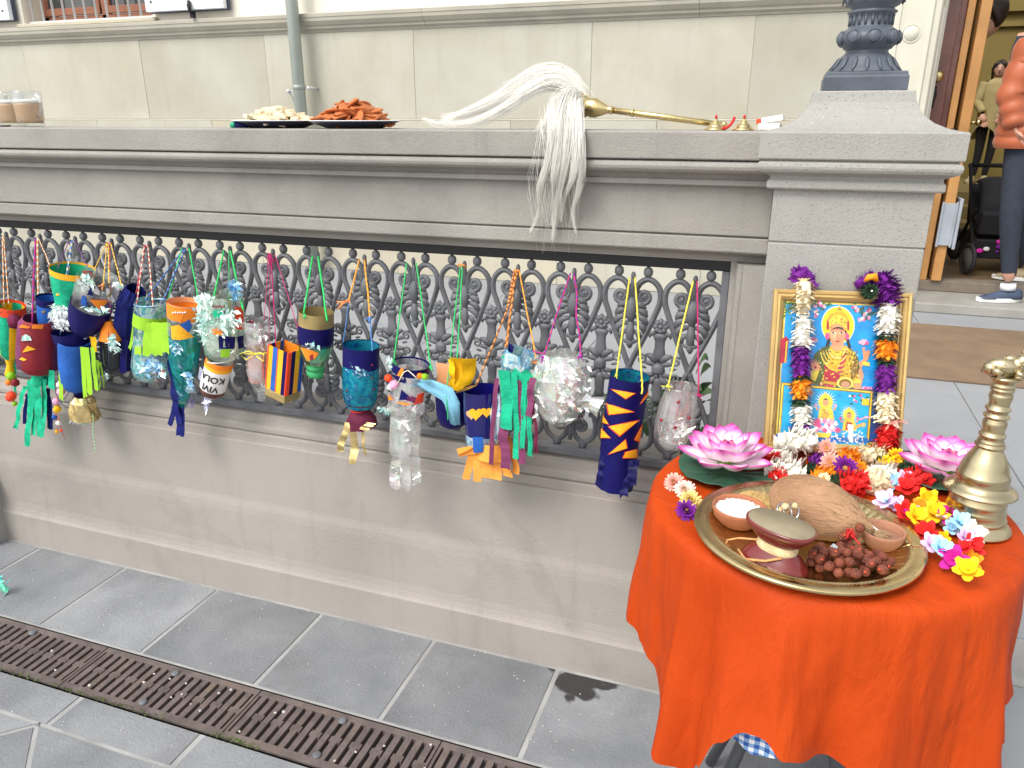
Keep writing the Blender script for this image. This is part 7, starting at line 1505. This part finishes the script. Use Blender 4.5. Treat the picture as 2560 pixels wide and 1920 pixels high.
skin_body(J, E_, 'pel', lambda c: 1 if c.z > .8335+1.40*k2 or c.z < .8335+.06*k2 else 0, [BLK, SKIN], 'body', p2)
head(p2, q2(.02,-.02,1.54), .098*k2, (-.25,-1,0), HBR, hairlen=.9)
def ct(i, j):
    a = i*2*pi; pr = [(0,.21,.16),(.35,.18,.14),(.75,.185,.13),(.92,.17,.11),(1,.08,.075)]
    for (t0, a0, b0), (t1, a1, b1) in zip(pr, pr[1:]):
        if t0 <= j <= t1: u_ = (j-t0)/(t1-t0); ra, rb = lerp(a0,a1,u_), lerp(b0,b1,u_)
    z0 = .70-.10*cos(a*2+1.2); return q2(.035+ra*cos(a)*(1+.03*sin(7*a)*(1-j)), rb*sin(a), lerp(z0, 1.42, j))
MB().grid(ct, 36, 24).build('coat', KHA, p2, recalc=False)
sleeve(p2, [q2(-.12,0,1.36), q2(-.19,-.05,1.11), q2(-.12,-.17,.97)], [.07*k2,.06*k2,.05*k2], KHA); sleeve(p2, [q2(.19,0,1.36), q2(.24,-.03,1.09), q2(.16,-.14,1.0)], [.07*k2,.06*k2,.05*k2], KHA)
hand(p2, q2(-.12,-.18,.95), (.2,-.3,-.9), (1,0,0)); hand(p2, q2(.16,-.14,.98), (-.4,-.4,-.7), (1,0,0))
shoe(p2, q2(-.06,.05,0), q2(-.14,-.19,0), BEI, BEI); shoe(p2, q2(.08,.05,0), q2(.10,-.20,0), BEI, BEI)
# ---- person leaning out behind the open leaf
p3 = thing('person', 'dark-haired person leaning out from behind the open door leaf', 'person', (.62,6.72,.503)); hc = P(2474,46,6.42)
J = dict(pel=((.64,6.72,1.38),(.15,.11)), hipL=((.56,6.72,1.34),.09), kneL=((.55,6.68,.95),.062), ankL=((.55,6.72,.59),.04), hipR=((.73,6.72,1.34),.09), kneR=((.74,6.68,.95),.062), ankR=((.74,6.72,.59),.04),
    wai=((.68,6.70,1.54),(.13,.1)), che=((.76,6.62,1.72),(.14,.10)), nck=((.93,6.50,1.95),.052), hdd=((hc.x-.04, hc.y+.01, hc.z-.07),.055), shL=((.68,6.66,1.86),.055), elL=((.60,6.58,1.62),.042), wrL=((.66,6.46,1.48),.03), shR=((.90,6.60,1.80),.055), elR=((.84,6.52,1.56),.042), wrR=((.80,6.42,1.42),.03))
skin_body(J, E_, 'pel', lambda c: 1 if c.z > 1.93 else 0, [BLK, SKIN], 'body', p3); head(p3, hc, .108, (-.75,-.55,-.35), HBR, smile=False)
hand(p3, (.66,6.46,1.48), (.1,-.5,-.8), (1,0,0)); hand(p3, (.80,6.42,1.42), (.1,-.5,-.8), (1,0,0)); shoe(p3, (.55,6.78,.504), (.53,6.53,.504), BLK, BLK); shoe(p3, (.74,6.78,.504), (.76,6.53,.504), BLK, BLK)
# ---- pram
pr = thing('pram', 'black pram with patterned fabric parked just inside the door', 'pram', (1.30,6.1,.507)); PF = pm('pram_fabric', (.014,.014,.018), .8, .2); TY = pm('tyre', (.02,.02,.022), .7); RM = pm('pram_rim', (.16,.165,.17), .45, metal=.4)
Zf = .507
for x, y, r_ in ((1.185,5.80,.105),(1.54,5.80,.105),(1.21,6.40,.12),(1.54,6.40,.12)):
    Mw = Matrix.Translation((x, y, Zf+r_)) @ Matrix.Rotation(R(14), 4, 'Z') @ Matrix.Rotation(pi/2, 4, 'Y'); wh = MB().tube([Mw @ V((r_*.86*cos(a), r_*.86*sin(a), 0)) for a in [2*pi*k/30 for k in range(30)]], r_*.13, 9, closed=True).build('wheel', TY, pr)
    MB().lathe([(.0001,-.014),(.02,-.014),(.03,-.008),(r_*.72,-.006),(r_*.76,0),(r_*.72,.006),(.03,.008),(.02,.014),(.0001,.014)], n=24, M=Mw).build('rim', RM, wh)
for x in (1.22, 1.51):
    MB().tube([(x,5.80,Zf+.11),(x,6.02,.78),(x,6.26,1.00),(x,6.42,1.16),(x,6.47,1.18)], .012, 9).tube([(x,6.40,Zf+.12),(x,6.18,.80),(x,5.98,.92)], .011, 9).build('frame_tube', BLK, pr)
MB().tube([(1.22,6.47,1.18),(1.51,6.47,1.18)], .015, 10).build('handlebar', BLK, pr)
def hood(i, j):
    a = lerp(-.25, pi*.62, j); x = lerp(1.23, 1.50, i); return V((x, 6.20-.25*cos(a), .90+.22*sin(a)-.04*(2*i-1)**4))
MB().grid(hood, 10, 16).build('hood', PF, pr, recalc=False, solid=.006)
MB().extr([(5.90,.76),(5.87,.90),(5.93,.92),(6.02,.84),(6.26,.86),(6.38,1.06),(6.43,1.04),(6.32,.80)], 1.235, 1.495).build('seat', PF, pr, bevel=.01); bk_ = MB().extr([(5.92,.60),(5.90,.73),(6.36,.75),(6.38,.62)], 1.225, 1.505).build('basket', PF, pr, bevel=.012)
for k in range(8): MB().ball((rnd(1.26,1.48), 5.902, rnd(.64,.72)), rnd(.008,.018), 9, 6, sc=(1.4,.25,1)).build('pattern_spot', random.choice([MATS['purple_petal'], MATS['magenta_petal'], WHITEP]), bk_)
for k in range(6): x = rnd(1.26,1.48); z = rnd(.79,.88); MB().ball((x, 5.884, z), rnd(.008,.02), 9, 6, sc=(1.6,.4,.8)).build('pattern_spot', random.choice([MATS['purple_petal'], MATS['magenta_petal'], LPT]), pr)
# ---- plant behind the ironwork
pt = thing('potted_plant', 'leafy green pot plant on the terrace behind the ironwork', 'plant', (-.26,2.35,.38))
MB().lathe([(.0001,0),(.055,0),(.075,.13),(.082,.135),(.082,.155),(.072,.155),(.066,.13),(.0001,.125)], (-.26,2.35,.38), 24).build('pot', CLAY, pt)
lv = pm('plant_leaf', (.035,.11,.02), .5, .3, 8); random.seed(3)
for k in range(46):
    a = rnd(0,6.3); e = rnd(.3,1.4); L = rnd(.08,.19); o = V((cos(a)*cos(e), sin(a)*cos(e), sin(e))); b0 = V((-.26,2.35,.52)); c_ = b0+o*rnd(.04,.22); m = MB(); s_ = o.cross(V((0,0,1))).normalized()
    if k < 14: MB().tube([b0+V((rnd(-.02,.02),rnd(-.02,.02),-.01)), c_], .003, 5).build('stem', lv, pt)
    m.grid(lambda i, j: c_+o*L*j*.8+s_*(i-.5)*L*.55*sin(pi*min(1, .04+j*.96))+V((0,0,-L*.5*j*j+abs(i-.5)*L*.12)), 4, 7).build('leaf', lv, pt, recalc=False)
